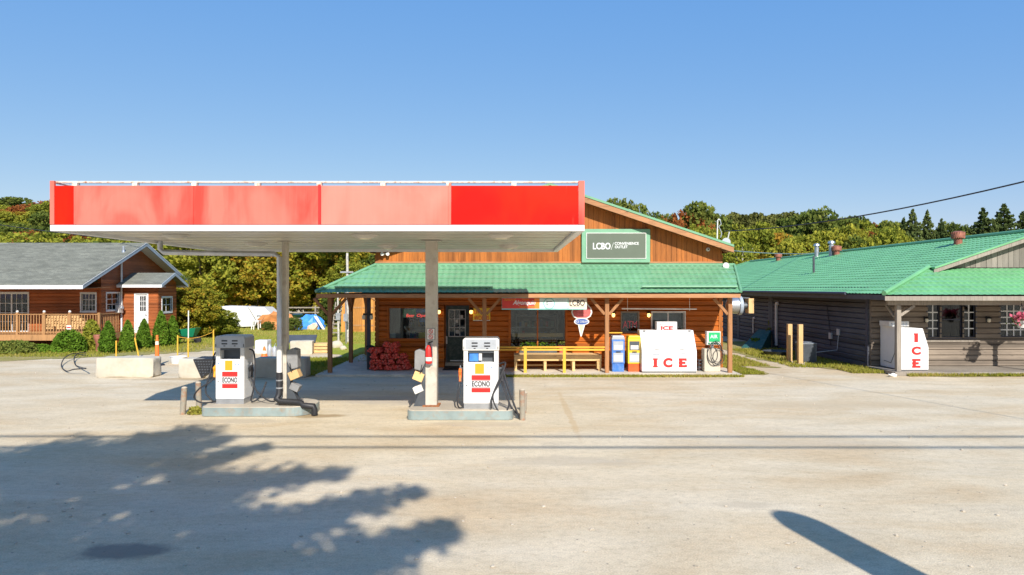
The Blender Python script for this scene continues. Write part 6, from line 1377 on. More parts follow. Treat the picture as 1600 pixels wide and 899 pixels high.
stakes = [(181.5, 29.0, 533, 0, 'yellow stake in front of the leftmost column shrub'), (217, 29.3, 528.5, -.12, 'leaning yellow stake between two column shrubs'), (277.5, 30.2, 524.5, 0, 'short yellow stake in front of the green wheelbarrow'), (333.5, 30.0, 516, 0, 'yellow stake just left of the grey topped pump')]
for v, yq, tp, ln, lb in stakes:
    t = thing('yellow_stake', lb, 'stake', (X(v, yq), yq, 0), 'yellow stakes with rope'); m = MB(); m.tube([(X(v, yq) - ln * -1.5 * 0, yq, 0), (X(v, yq) + ln * 1.5, yq, H(tp, yq))], .028, 6); m.build('stake', YELW, t)
t = thing('tall_marker', 'tall thin white marker pole standing in a yellow foot behind the rubber mat', 'marker pole', (X(294, 27), 27, 0)); m = MB(); m.tube([(X(294, 27), 27, 0), (X(294.5, 27), 27, H(486, 27))], .022, 6); m.build('pole', PAPER, t); m = MB(); m.tube([(X(294, 27), 27, 0), (X(294.2, 27), 27, 1.0)], .03, 6); m.lathe([(.2, 0), (.1, .12)], (X(294, 27), 27, 0), 8); m.build('foot', YELW, t)
rp = thing('barrier_rope', 'thin pale rope slung between the yellow stakes', 'rope', (X(305, 30), 30, .7)); m = MB(); a = Vector((X(277.5, 30.2), 30.2, H(527, 30.2))); b = Vector((X(333.5, 30.0), 30, H(519, 30)))
m.tube([a.lerp(b, i / 12) + Vector((0, 0, -.16 * math.sin(math.pi * i / 12))) for i in range(13)], .01, 5); m.build('rope', YELW, rp)
cb = thing('cable_loop', 'loop of stiff black cable lying on the gravel left of the concrete block', 'cable', (X(118, 24), 24, 0))
pts = [(137, 557.5), (122, 558), (112, 562), (100, 568), (96, 575), (104, 583), (116, 586), (134, 586.5), (128, 580), (118, 572), (116, 565), (122, 561), (136, 559)]
P3 = [Vector((X(a, G(b)), G(b), .03 + .20 * math.sin(i * .7) ** 2)) for i, (a, b) in enumerate(pts)]; out = []
for i in range(len(P3) - 1):
    a, b, c, d = P3[max(i - 1, 0)], P3[i], P3[i + 1], P3[min(i + 2, len(P3) - 1)]
    for k in range(6): t = k / 6; out.append(.5 * ((2 * b) + (c - a) * t + (2 * a - 5 * b + 4 * c - d) * t * t + (3 * b - a - 3 * c + d) * t ** 3))
m = MB(); m.tube(out, .02, 6); m.build('cable', RUB, cb)
wbx, wby = X(294, 36.5), 36.5; wb = thing('wheelbarrow', 'green wheelbarrow parked by the bushes near the red house', 'wheelbarrow', (wbx, wby, 0))
m = MB(); m.add([(wbx - .6, wby - .3, .75), (wbx + .55, wby - .35, .85), (wbx + .55, wby + .35, .85), (wbx - .6, wby + .3, .75), (wbx - .3, wby - .2, .4), (wbx + .35, wby - .2, .38), (wbx + .35, wby + .2, .38), (wbx - .3, wby + .2, .4)], [(0, 1, 5, 4), (1, 2, 6, 5), (2, 3, 7, 6), (3, 0, 4, 7), (4, 5, 6, 7)]); m.build('tray', GRNP, wb)
m = MB(); m.lathe([(.06, -.05), (.2, -.04), (.2, .04), (.06, .05)], (wbx + .5, wby, .2), 16, 'y'); m.build('wheel', BLK, wb)
m = MB(); m.tube([(wbx + .5, wby - .15, .2), (wbx - .9, wby - .28, .6)], .022, 6); m.tube([(wbx + .5, wby + .15, .2), (wbx - .9, wby + .28, .6)], .022, 6); m.tube([(wbx - .3, wby - .22, .42), (wbx - .35, wby - .25, 0)], .02, 6); m.tube([(wbx - .3, wby + .22, .42), (wbx - .35, wby + .25, 0)], .02, 6); m.build('frame', BLK, wb)
# camper (white, tilted hull like body)
cy_ = 50.0; ca = thing('white_trailer', 'white covered trailer parked on the lawn beside the orange maple', 'trailer', (X(385, cy_), cy_, 0))
def PP(pts): return [(X(a, cy_), H(b, cy_)) for a, b in pts]
m = MB(); m.prism(PP([(343.5, 479), (385, 480.2), (387, 482), (400.5, 505), (398, 511), (368, 512), (364, 510)]), cy_ + 2.0, 'y', cy_); m.build('front_cover', WHTB, ca, bevel=.04)
m = MB(); m.prism(PP([(385.8, 480.3), (412, 481), (422, 490), (425.5, 503), (401.5, 504.5), (388, 482)]), cy_ + 1.95, 'y', cy_ + .04); m.build('rear_body', WHT, ca, bevel=.04)
m = MB(); m.prism(PP([(402, 493.5), (417, 494), (420, 502), (404.5, 502.5)]), cy_ + .035, 'y', cy_ - .01); m.build('window_panel', WHTB, ca)
m = MB(); m.prism(PP([(401.5, 493.5), (420, 494), (420, 495), (401.5, 494.6)]), cy_ - .012, 'y', cy_ - .05); m.build('window_awning', DKG, ca)
m = MB(); m.box(X(366, cy_), X(420, cy_), cy_ + .4, cy_ + .55, .14, .3)
for v in (385, 402): m.lathe([(.10, -.1), (.28, -.1), (.28, .1), (.10, .1)], (X(v, cy_), cy_ + .5, .28), 14, 'y')
m.build('chassis', BLK, ca)
stp = thing('step_stool', 'little white wooden stool in front of the white trailer', 'stool', (X(400, 48), 48.5, 0)); x0_, x1_ = X(394, 48.4), X(406, 48.4); m = MB(); m.box(x0_, x1_, 48.2, 48.7, .60, .66); m.build('seat', WHTB, stp)
for a in (x0_ + .03, x1_ - .09):
    for y in (48.22, 48.62): m = MB(); m.bar((a + .03, y, .6), (a + (.0 if a < x0_ + .1 else .06), y, 0), .06); m.build('leg', WHTB, stp)
tp = thing('brown_tarp', 'brown orange tarp heaped on the lawn behind the left canopy post', 'tarp', (X(432, 49), 49, 0)); m = MB(); m.blob((X(432, 49), 49.2, .35), (1.35, .8, .85), 5, 14, 8, .25); m.build('sheet', TARPO, tp, smooth=False)
m = None
tp = thing('blue_tarp', 'bright blue tarp over a heap on the lawn left of the porch', 'tarp', (X(486, 49), 49, 0)); m = MB(); m.blob((X(484, 49), 49.3, .05), (1.05, .9, .98), 9, 16, 9, .12); m.build('sheet', TARP, tp); m = MB(); m.blob((X(487, 48.4), 48.6, .05), (.42, .3, .4), 12, 12, 6, .3); m.build('heap_mouth', CONE2, tp)
for k, (a, b) in enumerate(((490, 507), (493, 509))): t = thing('long_pole', f'{["lower","upper"][k]} of two white poles leaning on the blue tarp', 'pole', (X(b, 48.3), 48.3, 0), 'white poles leaning on the tarp'); m = MB(); m.tube([(X(a, 48.6), 48.8, H(495, 48.8)), (X(b, 48.3), 48.0, 0.03)], .05, 6); m.build('pole', WHTB, t)
# shed
shy = 46.0; x0_, x1_ = X(533, shy), X(600, shy); cxs = X(566, shy); sd_ = thing('garden_shed', 'golden wooden shed with double doors and arched boards seen past the porch posts', 'shed', (cxs, shy, 0))
m = MB(); m.box(x0_, x1_, shy, shy + 3, 0, 2.15); m.prism([(x0_, 2.151), (x1_, 2.151), (x1_ - .5, 2.65), (cxs, 2.95), (x0_ + .5, 2.65)], shy + 3, 'y', shy); m.build('shed_wall', SHEDW, sd_)
m = MB(); m.prism([(x0_ - .15, 2.10), (x0_ + .45, 2.72), (cxs, 3.05), (x1_ - .45, 2.72), (x1_ + .15, 2.10), (x1_ + .15, 2.0), (x1_ + .2, 2.1), (x1_ - .4, 2.80), (cxs, 3.15), (x0_ + .4, 2.8), (x0_ - .2, 2.1)], shy + 3.1, 'y', shy - .12); m.build('shed_roof', DECKW, sd_)
for a, b in ((X(547, shy), cxs - .01), (cxs + .01, X(585, shy))):
    m = MB(); vboards(m, PX, a, b, .15, lambda u: 1.95, shy - .005, .17); dd_ = m.build('shed_door', SHEDW, sd_); m = MB(); m.box(a + .04, b - .04, shy - .05, shy - .033, 1.6, 1.7); m.box(a + .04, b - .04, shy - .05, shy - .033, .4, .5); m.build('door_batten', DECKW, dd_)
m = MB(); pts = [(cxs + 1.0 * math.cos(R(a)), shy - .03, 1.96 + .42 * math.sin(R(a))) for a in range(0, 181, 15)]; m.tube(pts, .05, 6); m.build('arch_trim', DECKW, sd_)
for v, yq, tp_, r_, lb in ((544, 37.0, 396, .085, 'tall white utility pole rising behind the porch roof, left of the shed'), (529, 37.8, 440, .06, 'thinner white pole standing left of the utility pole by the porch'), (541, 36.4, 455, .045, 'grey conduit pole close beside the white utility pole')):
    t = thing('utility_pole', lb, 'pole', (X(v, yq), yq, 0), None); m = MB(); m.tube([(X(v, yq), yq, 0), (X(v - 1.5, yq), yq, H(tp_, yq))], [r_, r_ * .75], 10); m.build('pole_shaft', BIRCH if r_ > .05 else GALV, t)
    m = MB(); m.bar((X(v - 1.4, yq) - .35, yq - .1, H(tp_ + 30, yq) - .0), (X(v - 1.4, yq) + .35, yq - .1, H(tp_ + 30, yq)), .05, .08) if r_ > .08 else m.box(X(v, yq) - .12, X(v, yq) + .12, yq - .14, yq - .05, 1.2, 1.6); m.build('fitting', GALV, t)
ct = thing('cart_steps', 'stack of weathered slatted steps left of the porch corner', 'steps', (X(523, 41), 41, 0)); m = MB()
for i in range(7): m.box(X(518, 41), X(529, 41), 41 + i * .12, 41.3 + i * .12, .25 + i * .26, .31 + i * .26)
for v in (518, 528): m.bar((X(v, 41), 41.0, 0), (X(v, 41), 42, 2.1), .06)
m.build('slats', GRYP, ct)
for v, u, r_, lb in ((526, 541, .22, 'larger pale boulder at the foot of the white pole'), (536, 544, .12, 'small pale boulder right of the larger one')):
    yq = G(u + 3); t = thing('boulder', lb, 'boulder', (X(v, yq), yq, 0), 'pale boulders'); m = MB(); m.blob((X(v, yq), yq, r_ * .6), (r_ * 1.4, r_, r_), 7, amp=.12); m.build('stone', CONCW, t, smooth=True)
# fence far left of the porch
fe = thing('rail_fence', 'weathered rail fence at the far side of the lawn behind the blue tarp', 'fence', (-15, 56, 0)); m = MB()
for z in (.45, .95, 1.35): m.bar((-18.5, 56, z), (-11.5, 56.5, z), .04, .1)
m.build('rails', GRYP, fe)
for i in range(4): x = -18.4 + i * 2.25; m = MB(); m.box(x - .06, x + .06, 55.9 + i * .15, 56.02 + i * .15, 0, 1.5); m.build('fence_post', GRYP, fe)
# overhead lines
def wire(name, a, b, sag, r, label, n=30, grp=None, m_=None):
    a, b = Vector(a), Vector(b); t = thing(name, label, 'cable', a, grp); m = MB()
    m.tube([a.lerp(b, i / n) + Vector((0, 0, -4 * sag * (i / n) * (1 - i / n))) for i in range(n + 1)], r, 6); m.build('strand', m_ or BLK, t, smooth=True)
wire('service_cable', (X(1135, 25.4), 25.6, H(362, 25.6)), (14.8, 3.0, 7.55), .95, .018, 'black service cable swooping from the store eave up to the right over the green roof')
wire('overhead_wire', (-60, 2.0, 8.9), (70, 1.7, 9.0), .25, .045, 'upper overhead wire casting the farther thin shadow line on the gravel', 40, 'roadside overhead wires')
wire('overhead_wire', (-60, 1.1, 8.9), (70, .75, 9.0), .25, .045, 'lower overhead wire casting the nearer thin shadow line on the gravel', 40, 'roadside overhead wires')
wire('far_wire', (X(1128, 27), 27, H(391, 27)), (X(1300, 60), 60, H(393, 60)), .2, .02, 'thin pale wire running behind the store toward the far trees', 20, None, GALV)
wire('far_wire', (-90, 75, 17.2), (X(225, 36.2), 36.2, 5.4), 1.0, .022, 'thin dark wire dropping across the hillside to the red house roof', 20)
# roadside sign behind the camera: its shadow lies on the gravel in front
pg = thing('roadside_sign', 'tall slender rounded sign whose shadow falls across the gravel at lower right', 'sign', (5.05, 2.6, 0))
poly = [(4.80, 0), (5.36, 0)]; 
prof = [(4.78, 2.9), (5.36, 2.9)] + [(5.07 + .29 * math.cos(R(a)), 4.35 + .42 * math.sin(R(a))) for a in range(0, 181, 15)]
m = MB(); m.prism([(4.79, 1.2)] + [(5.35, 1.2)] + [(5.07 + .28 * math.cos(R(a)), 4.30 + .42 * math.sin(R(a))) for a in range(0, 181, 15)], 2.75, 'y', 2.60); m.build('sign_blade', DKG, pg)
m = MB(); m.box(4.95, 5.2, 2.62, 2.73, 0, 1.199); m.build('sign_leg', GALV, pg)
# ================================================================== TREES AND SHRUBS
def make_tree(seed, wd, ht, n, size, kind, lmat, trunk=BARK, base_h=.25):
    """builds root at the origin > trunk, crown ; kind: round / tall / spruce / pine"""
    rg = np.random.default_rng(seed); rd = random.Random(seed)
    tr = MB(); rw = wd / 2; cb = ht * base_h
    tr.tube([(0, 0, 0), (wd * .01, 0, ht * .3), (-wd * .01, wd * .01, ht * .6), (0, 0, ht * .92)], [ht * .022, ht * .017, ht * .011, ht * .003], 7)
    pts = []
    if kind in ('round', 'tall', 'pine'):
        K = {'round': 15, 'tall': 12, 'pine': 11}[kind]; cz = (cb + ht) / 2; hh = (ht - cb) / 2
        for k in range(K):
            if k == 0: c = np.array([0, 0, cz + hh * .55]); rr = wd * .24
            else:
                a = k * 2.4 + rd.uniform(-.3, .3); e = -0.85 + 1.6 * (k / K) + rd.uniform(-.12, .12); q = math.sqrt(max(.05, 1 - min(.97, abs(e)) ** 2.2)) * rd.uniform(.5, .75)
                c = np.array([rw * q * math.cos(a), rw * q * math.sin(a), cz + hh * e * .8]); rr = wd * rd.uniform(.17, .27)
            if kind == 'pine': rr *= .85
            m_ = int(n / K * (rr / (wd * .22)) ** 2); d = rg.normal(size=(m_, 3)); d /= np.linalg.norm(d, axis=1)[:, None]
            r_ = rr * (rg.uniform(.25, 1, m_) ** .45); 
            # sub-clumps: pull points towards random knots, leaving gaps
            kn = rg.normal(size=(26, 3)); kn /= np.linalg.norm(kn, axis=1)[:, None]; idx = np.argmax(d @ kn.T, axis=1); d = d * .62 + kn[idx] * .38
            P = c + d * r_[:, None] * np.array([1, 1, .78]); pts.append(P)
            tr.tube([(0, 0, max(cb * .8, c[2] - rr - ht * .1)), (c[0] * .55, c[1] * .55, c[2] - rr * .3), (c[0], c[1], c[2] + rr * .3)], [ht * .009, ht * .006, ht * .002], 5)
    else:
        L = int(ht * 3.0); 
        for l in range(L):
            nb = 15 if l / L < .75 else 10
            for b in range(nb):
                t = min(.995, (l + rd.random() * 1.6) / L); z = cb * .3 + (ht - cb * .3) * t; R_ = rw * (1 - t) ** .8 * rd.uniform(.78, 1.08) + .06
                a = rd.uniform(0, 6.283); ln = R_ * rd.uniform(.75, 1.1); k = max(7, int(n / (L * nb) * (ln / rw) * 2.2)); s = rg.uniform(.12, 1, k) ** .7
                lat = rg.normal(0, .10, k) * ln * (1.15 - s) + rg.normal(0, .03, k) * ln
                x = np.cos(a) * ln * s - np.sin(a) * lat; y = np.sin(a) * ln * s + np.cos(a) * lat; zz = z - ln * s * .22 + ln * s * s * .16 + rg.normal(0, .05, k) - abs(rg.normal(0, .06, k))
                pts.append(np.stack([x, y, zz], 1))
    P = np.concatenate(pts); v, f = leafcloud(P, size, rg, .6)
    root = bpy.data.objects.new('tree', None); COL.objects.link(root); BASE[root.as_pointer()] = Vector((0, 0, 0))
    tr.build('trunk', trunk, root, smooth=True); build_raw('crown', v, f, lmat, root); return root
SRC = {}
def source(key, *a, **k): SRC[key] = (a, k)
def place(key, name, label, cat, x, y, z, sc=1.0, sz=None, grp=None, first={}):
    if key not in first: first[key] = make_tree(*SRC[key][0], **SRC[key][1]); r = first[key]
    else: r = copy_tree(first[key])
    r.name = name; r.location = (x, y, z); r.scale = (sc, sc, sz or sc); r.rotation_euler = (0, 0, random.uniform(0, 6.28)); tag(r, label, cat, grp); return r
source('rg1', 1, 8, 10, 9000, .21, 'round', L_GREEN); source('ry1', 2, 8, 10, 9000, .21, 'round', L_YG); source('ro1', 3, 8, 10, 9000, .21, 'round', L_OR); source('rr1', 4, 8, 10, 8500, .21, 'round', L_RED)
source('ry2', 5, 7, 10.5, 8500, .21, 'tall', L_YG, base_h=.2); source('rg2', 6, 7, 10.5, 8500, .21, 'tall', L_GREEN, base_h=.2)
source('sp1', 7, 8.6, 12, 30000, .15, 'spruce', L_CON, base_h=.1); source('sp2', 8, 7.2, 12, 26000, .15, 'spruce', L_CON, base_h=.1); source('pn1', 9, 6, 13, 8500, .21, 'pine', L_PINE, base_h=.35)
source('bi1', 10, 6, 10, 2600, .22, 'tall', L_YG, BIRCH, .3); source('mp', 31, 9, 9.5, 22000, .155, 'round', L_MAP, base_h=.06); source('mp2', 32, 9, 9.5, 21000, .155, 'round', L_YG, base_h=.04); source('gr2', 33, 8, 9, 18000, .155, 'round', L_GREEN, base_h=.05)
rt_ = random.Random(21)
def row(lst, y, grp):
    for key, name, label, v, tp, w_ in lst:
        yy = y + rt_.uniform(-3, 3); z = hill_h(X(v, yy), yy) if yy > 90 else 0; h = (H(tp, yy) - z) * (1.0 if key[:2] == 'sp' else 1.055)
        base = {'sp': 12, 'pn': 13, 'ro': 10, 'rr': 10, 'rg': 10, 'ry': 10, 'bi': 10}[key[:2]]; s = h / base; place(key, name, label, 'tree', X(v, yy), yy, z - .1, s * w_, s, grp)
DG, YG_ = 'trees behind the store and the grey building', 'low trees in front of the dark pines'
pines = [(v, 330 + rt_.uniform(-4, 4)) for v in range(1146, 1240, 9)]
row([('pn1', 'pine_tree', 'dark tall pine in the dense even row behind the yellow trees', v, t, .85) for v, t in pines], 98, 'dense row of dark pines')
row([('rr1', 'russet_tree', 'rust red round tree right of the store gable', 1066, 333, .75), ('rg2', 'broadleaf_tree', 'tall green tree right of the rust red tree', 1101, 325, .8), ('rg1', 'broadleaf_tree', 'green tree just left of the rust red tree', 1043, 338, .7), ('rg1', 'broadleaf_tree', 'green tree top showing above the store roof slope', 1022, 334, .6), ('rg2', 'broadleaf_tree', 'highest dark tree top above the store roof slope near the canopy', 978, 317, .6), ('rg1', 'broadleaf_tree', 'green tree between the red tree and the pines, behind the mast', 1082, 337, .6), ('ry1', 'broadleaf_tree', 'small yellow green tree in the gap left of the dark pines', 1128, 350, .7)], 92, DG)
row([('rg2', 'broadleaf_tree', 'mixed green tree right after the dark pine row', 1252, 338, .8), ('rg1', 'broadleaf_tree', 'bushy green tree with high crown above the far turbine vent', 1272, 331, .75), ('ry1', 'broadleaf_tree', 'pale green tree right of the bushy green one', 1292, 340, .7), ('ro1', 'autumn_tree', 'tree with a small orange patch above the silver flues', 1305, 345, .6), ('rg2', 'broadleaf_tree', 'green tree under the swooping cable in mid skyline', 1328, 343, .7), ('ry2', 'broadleaf_tree', 'yellowish tree right of mid skyline', 1350, 350, .7), ('rr1', 'russet_tree', 'thin brownish tree in the dip of the skyline', 1366, 352, .6), ('ry2', 'broadleaf_tree', 'pale yellow green tree left of the spruce pair', 1384, 350, .65), ('rg2', 'broadleaf_tree', 'dark green tree filling the gap before the spruces', 1402, 352, .6), ('rg1', 'broadleaf_tree', 'dark green tree between spruces left of the large turbine vent', 1482, 350, .6), ('rg2', 'broadleaf_tree', 'low green tree behind the large turbine vent', 1512, 356, .6)], 88, DG)
row([('sp2', 'spruce_tree', 'slim dark spruce, left one of the central pair', 1412, 340, .85), ('sp1', 'spruce_tree', 'dark spruce with the highest tip of the central pair', 1426, 326, .8), ('sp2', 'spruce_tree', 'pointed spruce with an open top right of the central pair', 1449, 329, .85), ('sp1', 'spruce_tree', 'shorter spruce right of the open topped spruce', 1471, 341, .75), ('sp2', 'spruce_tree', 'low spruce directly left of the large turbine vent', 1490, 348, .7), ('sp1', 'spruce_tree', 'broad tall spruce right of the large turbine vent', 1536, 324, 1.0), ('sp1', 'spruce_tree', 'broadest and highest spruce near the right edge', 1569, 318, 1.1), ('sp2', 'spruce_tree', 'dark spruce cut by the right edge of the view', 1598, 330, 1.0), ('sp2', 'spruce_tree', 'low dark spruce between the two broad spruces', 1553, 345, .9), ('sp1', 'spruce_tree', 'dark spruce just outside the right edge', 1630, 322, 1.0)], 76, 'spruces behind the grey building')
row([('ry1', 'broadleaf_tree', 'low yellow tree right above the store eave tip', 1152, 385, .8), ('ro1', 'autumn_tree', 'golden orange bush tree behind the roof corner gap', 1168, 392, .9), ('ry2', 'broadleaf_tree', 'yellow green tree in front of the dark pines, upper middle', 1190, 352, .8), ('ro1', 'autumn_tree', 'golden tree in front of the dark pines above the far turbine vent', 1212, 366, .8), ('ry1', 'broadleaf_tree', 'yellow green tree right of the golden tree', 1240, 372, .8), ('rr1', 'russet_tree', 'brownish small tree behind the silver flue', 1262, 384, .7), ('ry2', 'broadleaf_tree', 'light green tree left of the silver flues', 1282, 368, .7), ('ry1', 'broadleaf_tree', 'bright green tree right of the silver flues', 1312, 358, .8), ('rr1', 'russet_tree', 'orange brown thin tree in the middle of the treeline', 1350, 362, .7), ('ry1', 'broadleaf_tree', 'lime green tree before the spruce pair', 1383, 358, .7), ('rg1', 'broadleaf_tree', 'olive green low tree behind the ridge', 1336, 372, .7), ('ry2', 'broadleaf_tree', 'pale birch like tree with light leaves left of mid treeline', 1228, 380, .7), ('ry1', 'broadleaf_tree', 'yellow tree peeking over the store roof slope', 1100, 356, .7), ('ry1', 'broadleaf_tree', 'green yellow tree behind the service mast', 1122, 370, .8)], 72, YG_)
row([('bi1', 'birch_tree', 'pale stemmed birch right of the store eave', 1160, 372, .8), ('bi1', 'birch_tree', 'bare pale stemmed birch in front of the central treeline', 1352, 368, .7)], 68, 'birches')
row([('rg1', 'broadleaf_tree', 'low dark green tree behind the green roof', v, 372 + rt_.uniform(-6, 8), .8) for v in range(1180, 1420, 26)], 84, 'low dark trees behind the green roof')
# broadleaf masses seen under the canopy
mid = [('mp', 'maple_tree', 'large maple turning orange behind the white trailer', X(405, 58), 58, 1.12, 1.0), ('mp', 'maple_tree', 'dark centred maple with orange edges right of the left canopy post', X(480, 60), 60, 1.2, 1.0), ('mp2', 'broadleaf_tree', 'yellow green tree beside the gable of the red house', X(318, 56), 56, 1.2, 1.05), ('mp2', 'broadleaf_tree', 'yellow green tree behind the red house corner', X(268, 60), 60, 1.1, 1.1), ('mp2', 'broadleaf_tree', 'light green tree between trailer and maple', X(360, 66), 66, 1.2, 1.15), ('gr2', 'broadleaf_tree', 'green tree right of the dark maple above the shed', X(540, 68), 68, 1.1, .85), ('gr2', 'broadleaf_tree', 'green tree touching the porch roof corner behind the shed', X(582, 66), 66, .9, .75), ('mp2', 'broadleaf_tree', 'rounded yellow green tree just left of the porch roof corner', X(560, 58), 58, .62, .58), ('gr2', 'broadleaf_tree', 'dark green tree between the two maples', X(445, 66), 66, 1.0, 1.1), ('mp', 'maple_tree', 'orange tinted maple right of the dark maple', X(515, 66), 66, .9, .95)]
for k, n_, l_, x, y, a, b in mid: place(k, n_, l_, 'tree', x, y, -.1, a, b, 'broad trees at the far side of the lawn')
bush = [('mp', 'large_bush', 'big reddish green bush in front of the red house entry', X(296, 40.5), 40.5, .48, .40), ('mp2', 'large_bush', 'yellow green bush right of the house entry above the wheelbarrow', X(333, 42.0), 42.0, .40, .21), ('gr2', 'large_bush', 'green bush filling the gap at the house entry window', X(283, 41.6), 41.6, .36, .46), ('mp2', 'large_bush', 'low bush at the left end of the white trailer', X(352, 43), 43, .22, .14), ('gr2', 'small_bush', 'low green bush between the white trailer and the brown tarp', X(418, 47.5), 47.5, .13, .09), ('gr2', 'small_bush', 'low green weeds left of the blue tarp', X(460, 47), 47, .16, .13), ('gr2', 'small_bush', 'bush behind the shed by the porch posts', X(522, 52), 52, .3, .3)]
for k, n_, l_, x, y, a, b in bush: place(k, n_, l_, 'bush', x, y, -.1, a, b, 'bushes on the lawn')
# wooded hill at the left
keys = [('ry1', 'yellow green tree of the wooded hillside'), ('rg1', 'green tree of the wooded hillside'), ('ro1', 'orange tree of the wooded hillside'), ('ry2', 'yellow green tree of the wooded hillside'), ('rr1', 'russet brown tree of the wooded hillside'), ('rg2', 'green tree of the wooded hillside'), ('ry1', 'yellow green tree of the wooded hillside')]
cnt = 0
for r_ in range(11):
    y = 92 + r_ * 18.5; vmax = 640 - r_ * 0; v = -40 + (r_ % 2) * 18
    while v < vmax and cnt < 230:
        yy = y + rt_.uniform(-5, 5); x = X(v, yy); s = rt_.uniform(.85, 1.15) * (1.0 + r_ * .05)
        # skip those wholly hidden behind the canopy slab
        z = hill_h(x, yy); toppy = 450 - (z + 10 * s - 3) * F / yy
        botp = 450 - (z - 3) * F / yy
        if not (100 < v < 560 and toppy > 292 and botp < 352 and False):
            k, l_ = keys[rt_.randrange(len(keys))]; nm = {'ry': 'broadleaf_tree', 'rg': 'broadleaf_tree', 'ro': 'autumn_tree', 'rr': 'russet_tree'}[k[:2]]
            place(k, nm, l_, 'tree', x, yy, z - .3, s * 1.25, s, l_.replace('tree', 'trees')); cnt += 1
        v += (8.5 * 1.15 * F / yy) * rt_.uniform(.75, 1.0) * (1 + .02 * r_)
print('hill trees', cnt)
# big pine behind the camera whose shadow lies on the gravel
def shade_tree():
    """limbs and clumps of foliage of the tree whose shadow the photo shows; each clump given by where its shade meets the ground and its height"""
    rg = np.random.default_rng(77); rd = random.Random(5); bx_, by_ = -3.9, -3.6
    t = thing('roadside_pine', 'large roadside pine whose ragged shadow covers the lower left gravel', 'tree', (bx_, by_, 0))
    kx, ky = .23 / .732, 1 / .732
    tr = MB(); tr.tube([(bx_, by_, 0), (bx_ + .1, by_, 5), (bx_ - .1, by_, 10), (bx_ + .1, by_, 12.6)], [.35, .26, .15, .03], 10); pts = []
    def clump(gx, gy, r, k=1.0, off=None):
        h = max(4.2, (gy + 3.5 + (rd.uniform(-1.6, 1.6) if off is None else off)) / ky); c = np.array([gx + kx * h, gy - ky * h, h]); n = int(1150 * r * r * k) + 60
        P = rg.normal(size=(n, 3)) * r * .56 * np.array([1, 1, .8]); pts.append(c + P)
        z0 = max(3.5, h - 1.2); tr.tube([(bx_, by_, z0), tuple((np.array([bx_, by_, z0]) + c) / 2 + np.array([0, 0, .1])), tuple(c)], [.07, .04, .012], 5)
    def finger(x0, y0, x1, y1, r0, r1):
        n = 5
        for i in range(n): q = i / (n - 1); clump(x0 + (x1 - x0) * q + rd.uniform(-.08, .08), y0 + (y1 - y0) * q, r0 + (r1 - r0) * q, 1.1, rd.uniform(-.5, .5))
    finger(-7.6, 10.6, -6.7, 14.0, .85, .5); finger(-6.6, 11.2, -5.7, 13.5, .45, .22); finger(-5.6, 11.3, -4.7, 12.9, .35, .16); finger(-5.0, 10.2, -2.95, 11.0, .60, .25)
    finger(-8.9, 10.2, -8.3, 12.6, .8, .55); finger(-3.2, 8.2, -1.6, 9.95, .55, .2); finger(-2.0, 7.2, -.8, 8.4, .5, .22); finger(-7.0, 12.6, -5.9, 12.9, .4, .3)
    for gx, gy, r in ((-9.6, 9.3, .95), (-8.2, 9.0, .7), (-6.6, 9.9, .62), (-5.4, 9.5, .7), (-4.4, 9.2, .6), (-7.4, 8.2, .75), (-5.6, 8.3, .8), (-4.5, 8.1, .55), (-3.6, 8.9, .45), (-3.3, 7.7, .6), (-4.4, 7.2, .8), (-6.3, 7.4, .9), (-7.9, 7.3, .8), (-2.5, 6.7, .7), (-3.6, 6.4, .9), (-5.4, 6.3, 1.0), (-7.3, 6.2, .9), (-1.3, 6.6, .45), (-10.2, 10.6, .7), (-10.6, 8.2, .9), (-9.3, 7.6, .7), (-6.1, 10.9, .4), (-4.3, 10.0, .35), (-9.9, 11.6, .5)): clump(gx, gy, r * .86)
    P = np.concatenate(pts); v, f = leafcloud(P, .13, rg, .55); tr.build('trunk', BARK, t); build_raw('crown', v, f, L_PINE, t, BASE[t.as_pointer()])
shade_tree()
# column shrubs and bushes by the red house
def arb(x, y, h, r, label, n=2600):
    t = thing('column_shrub', label, 'shrub', (x, y, 0), 'arborvitae shrubs by the red house'); rg = np.random.default_rng(int(abs(x) * 100))
    u = rg.uniform(0, 1, n); a = rg.uniform(0, 6.283, n); lump = 1 + .10 * np.sin(a * 3 + u * 7) + .07 * np.sin(a * 7 - u * 15)
    prof = r * np.minimum(1, (u + .06) * 6) ** .5 * (1 - u ** 1.9) ** .75 * lump; k = rg.uniform(.6, 1, n) ** .4
    P = np.stack([x + np.cos(a) * prof * k, y + np.sin(a) * prof * k, .03 + u * h], 1); v, f = leafcloud(P, .075, rg, .5)
    build_raw('foliage', v, f, L_ARB, t, BASE[t.as_pointer()]); m = MB(); m.tube([(x, y, 0), (x, y, h * .85)], [.04, .01], 6); m.build('stem', BARK, t)
arb(X(169, 31), 31, 1.42, .37, 'leftmost and widest column shrub, in front of the red house corner'); arb(X(199.5, 31.8), 31.8, 1.42, .34, 'second column shrub, before the gable end of the red house'); arb(X(225, 33.6), 33.6, 1.40, .34, 'middle column shrub, in front of the white house door'); arb(X(251.5, 34.8), 34.8, 1.76, .38, 'tallest column shrub, behind the orange delineator'); arb(X(269.5, 35.6), 35.6, 1.48, .35, 'rightmost column shrub, beside the green wheelbarrow')
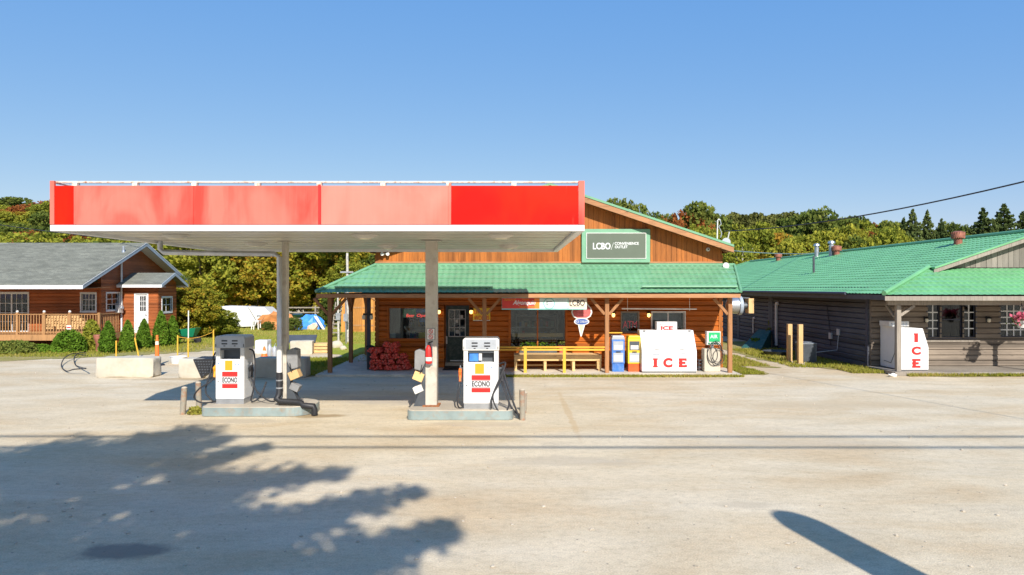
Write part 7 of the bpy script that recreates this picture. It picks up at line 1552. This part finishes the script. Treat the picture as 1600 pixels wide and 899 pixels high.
def bushy(x, y, rx, rz, mat, label, name='round_shrub', n=2600, leafs=.07, seed=1):
    t = thing(name, label, 'shrub', (x, y, 0), 'garden shrubs'); rg = np.random.default_rng(seed); d = rg.normal(size=(n, 3)); d /= np.linalg.norm(d, axis=1)[:, None]; d[:, 2] = abs(d[:, 2])
    kn = rg.normal(size=(30, 3)); kn /= np.linalg.norm(kn, axis=1)[:, None]; w_ = (d @ kn.T).max(1); k = (.72 + .3 * w_) * rg.uniform(.6, 1, n) ** .5
    P = np.stack([x + d[:, 0] * rx * k, y + d[:, 1] * rx * k * .8, .02 + d[:, 2] * rz * k], 1); v, f = leafcloud(P, leafs, rg, .6); build_raw('foliage', v, f, mat, t, BASE[t.as_pointer()])
    m = MB()
    for i in range(5): a = i * 1.3; m.tube([(x, y, 0), (x + rx * .4 * math.cos(a), y + rx * .3 * math.sin(a), rz * .6)], .015, 5)
    m.build('stems', BARK, t)
bushy(X(108, 31.6), 31.6, .80, 1.02, L_ARB, 'round green shrub in front of the deck railing', seed=2)
bushy(X(141, 32.2), 32.3, .42, 1.55, L_YG, 'yellow green climber at the right end of the deck', seed=3, n=2000)
bushy(X(20, 31.3), 31.2, 1.3, .55, L_GREEN, 'low dark green plants at the left edge before the deck', seed=4); bushy(X(60, 31.5), 31.6, .6, .35, L_ARB, 'small low plant between the left plants and the round shrub', seed=5, n=900)
place('gr2', 'leafy_shrub', 'dark leafy shrub between the green hatch and the white vent pipe', 'shrub', X(1214, 34.4), 34.6, -.05, .11, .185)
bushy(X(186, 33.2), 33.6, .3, .5, L_YG, 'small yellow plant between the first two column shrubs', seed=7, n=700); bushy(X(241, 35.3), 35.4, .5, .5, L_YG, 'yellow green plant beside the steps of the white house door', seed=8, n=800)
bushy(X(303, 16.1), 16.15, .16, .16, L_GRS, 'weed tuft at the foot of the rusty bollard', 'weed_tuft', 260, .05, 9)
gp = thing('clay_pot_stand', 'orange pot stand by the deck corner of the red house', 'pot', (X(154, 32), 31.9, 0)); xg = X(153.5, 31.9); m = MB(); m.lathe([(.12, 0), (.10, .35), (.22, .75), (.2, .8)], (xg, 31.9, 0), 14); m.build('pot', TERRA, gp, smooth=True)
# small stones scattered on the gravel
rs = random.Random(9)
stones = MB()
for i in range(240):
    y = 7.3 + 18 * rs.random() ** 1.3; x = rs.uniform(-.74, .74) * y; r_ = rs.uniform(.010, .026); stones.blob((x, y, r_ * .3), (r_ * 1.2, r_, r_ * .7), i, 6, 4, .25)
o = stones.build('gravel_stones', CONC, base=(0, 0, 0)); stuff(o, 'small loose stones scattered over the gravel yard', 'stones')
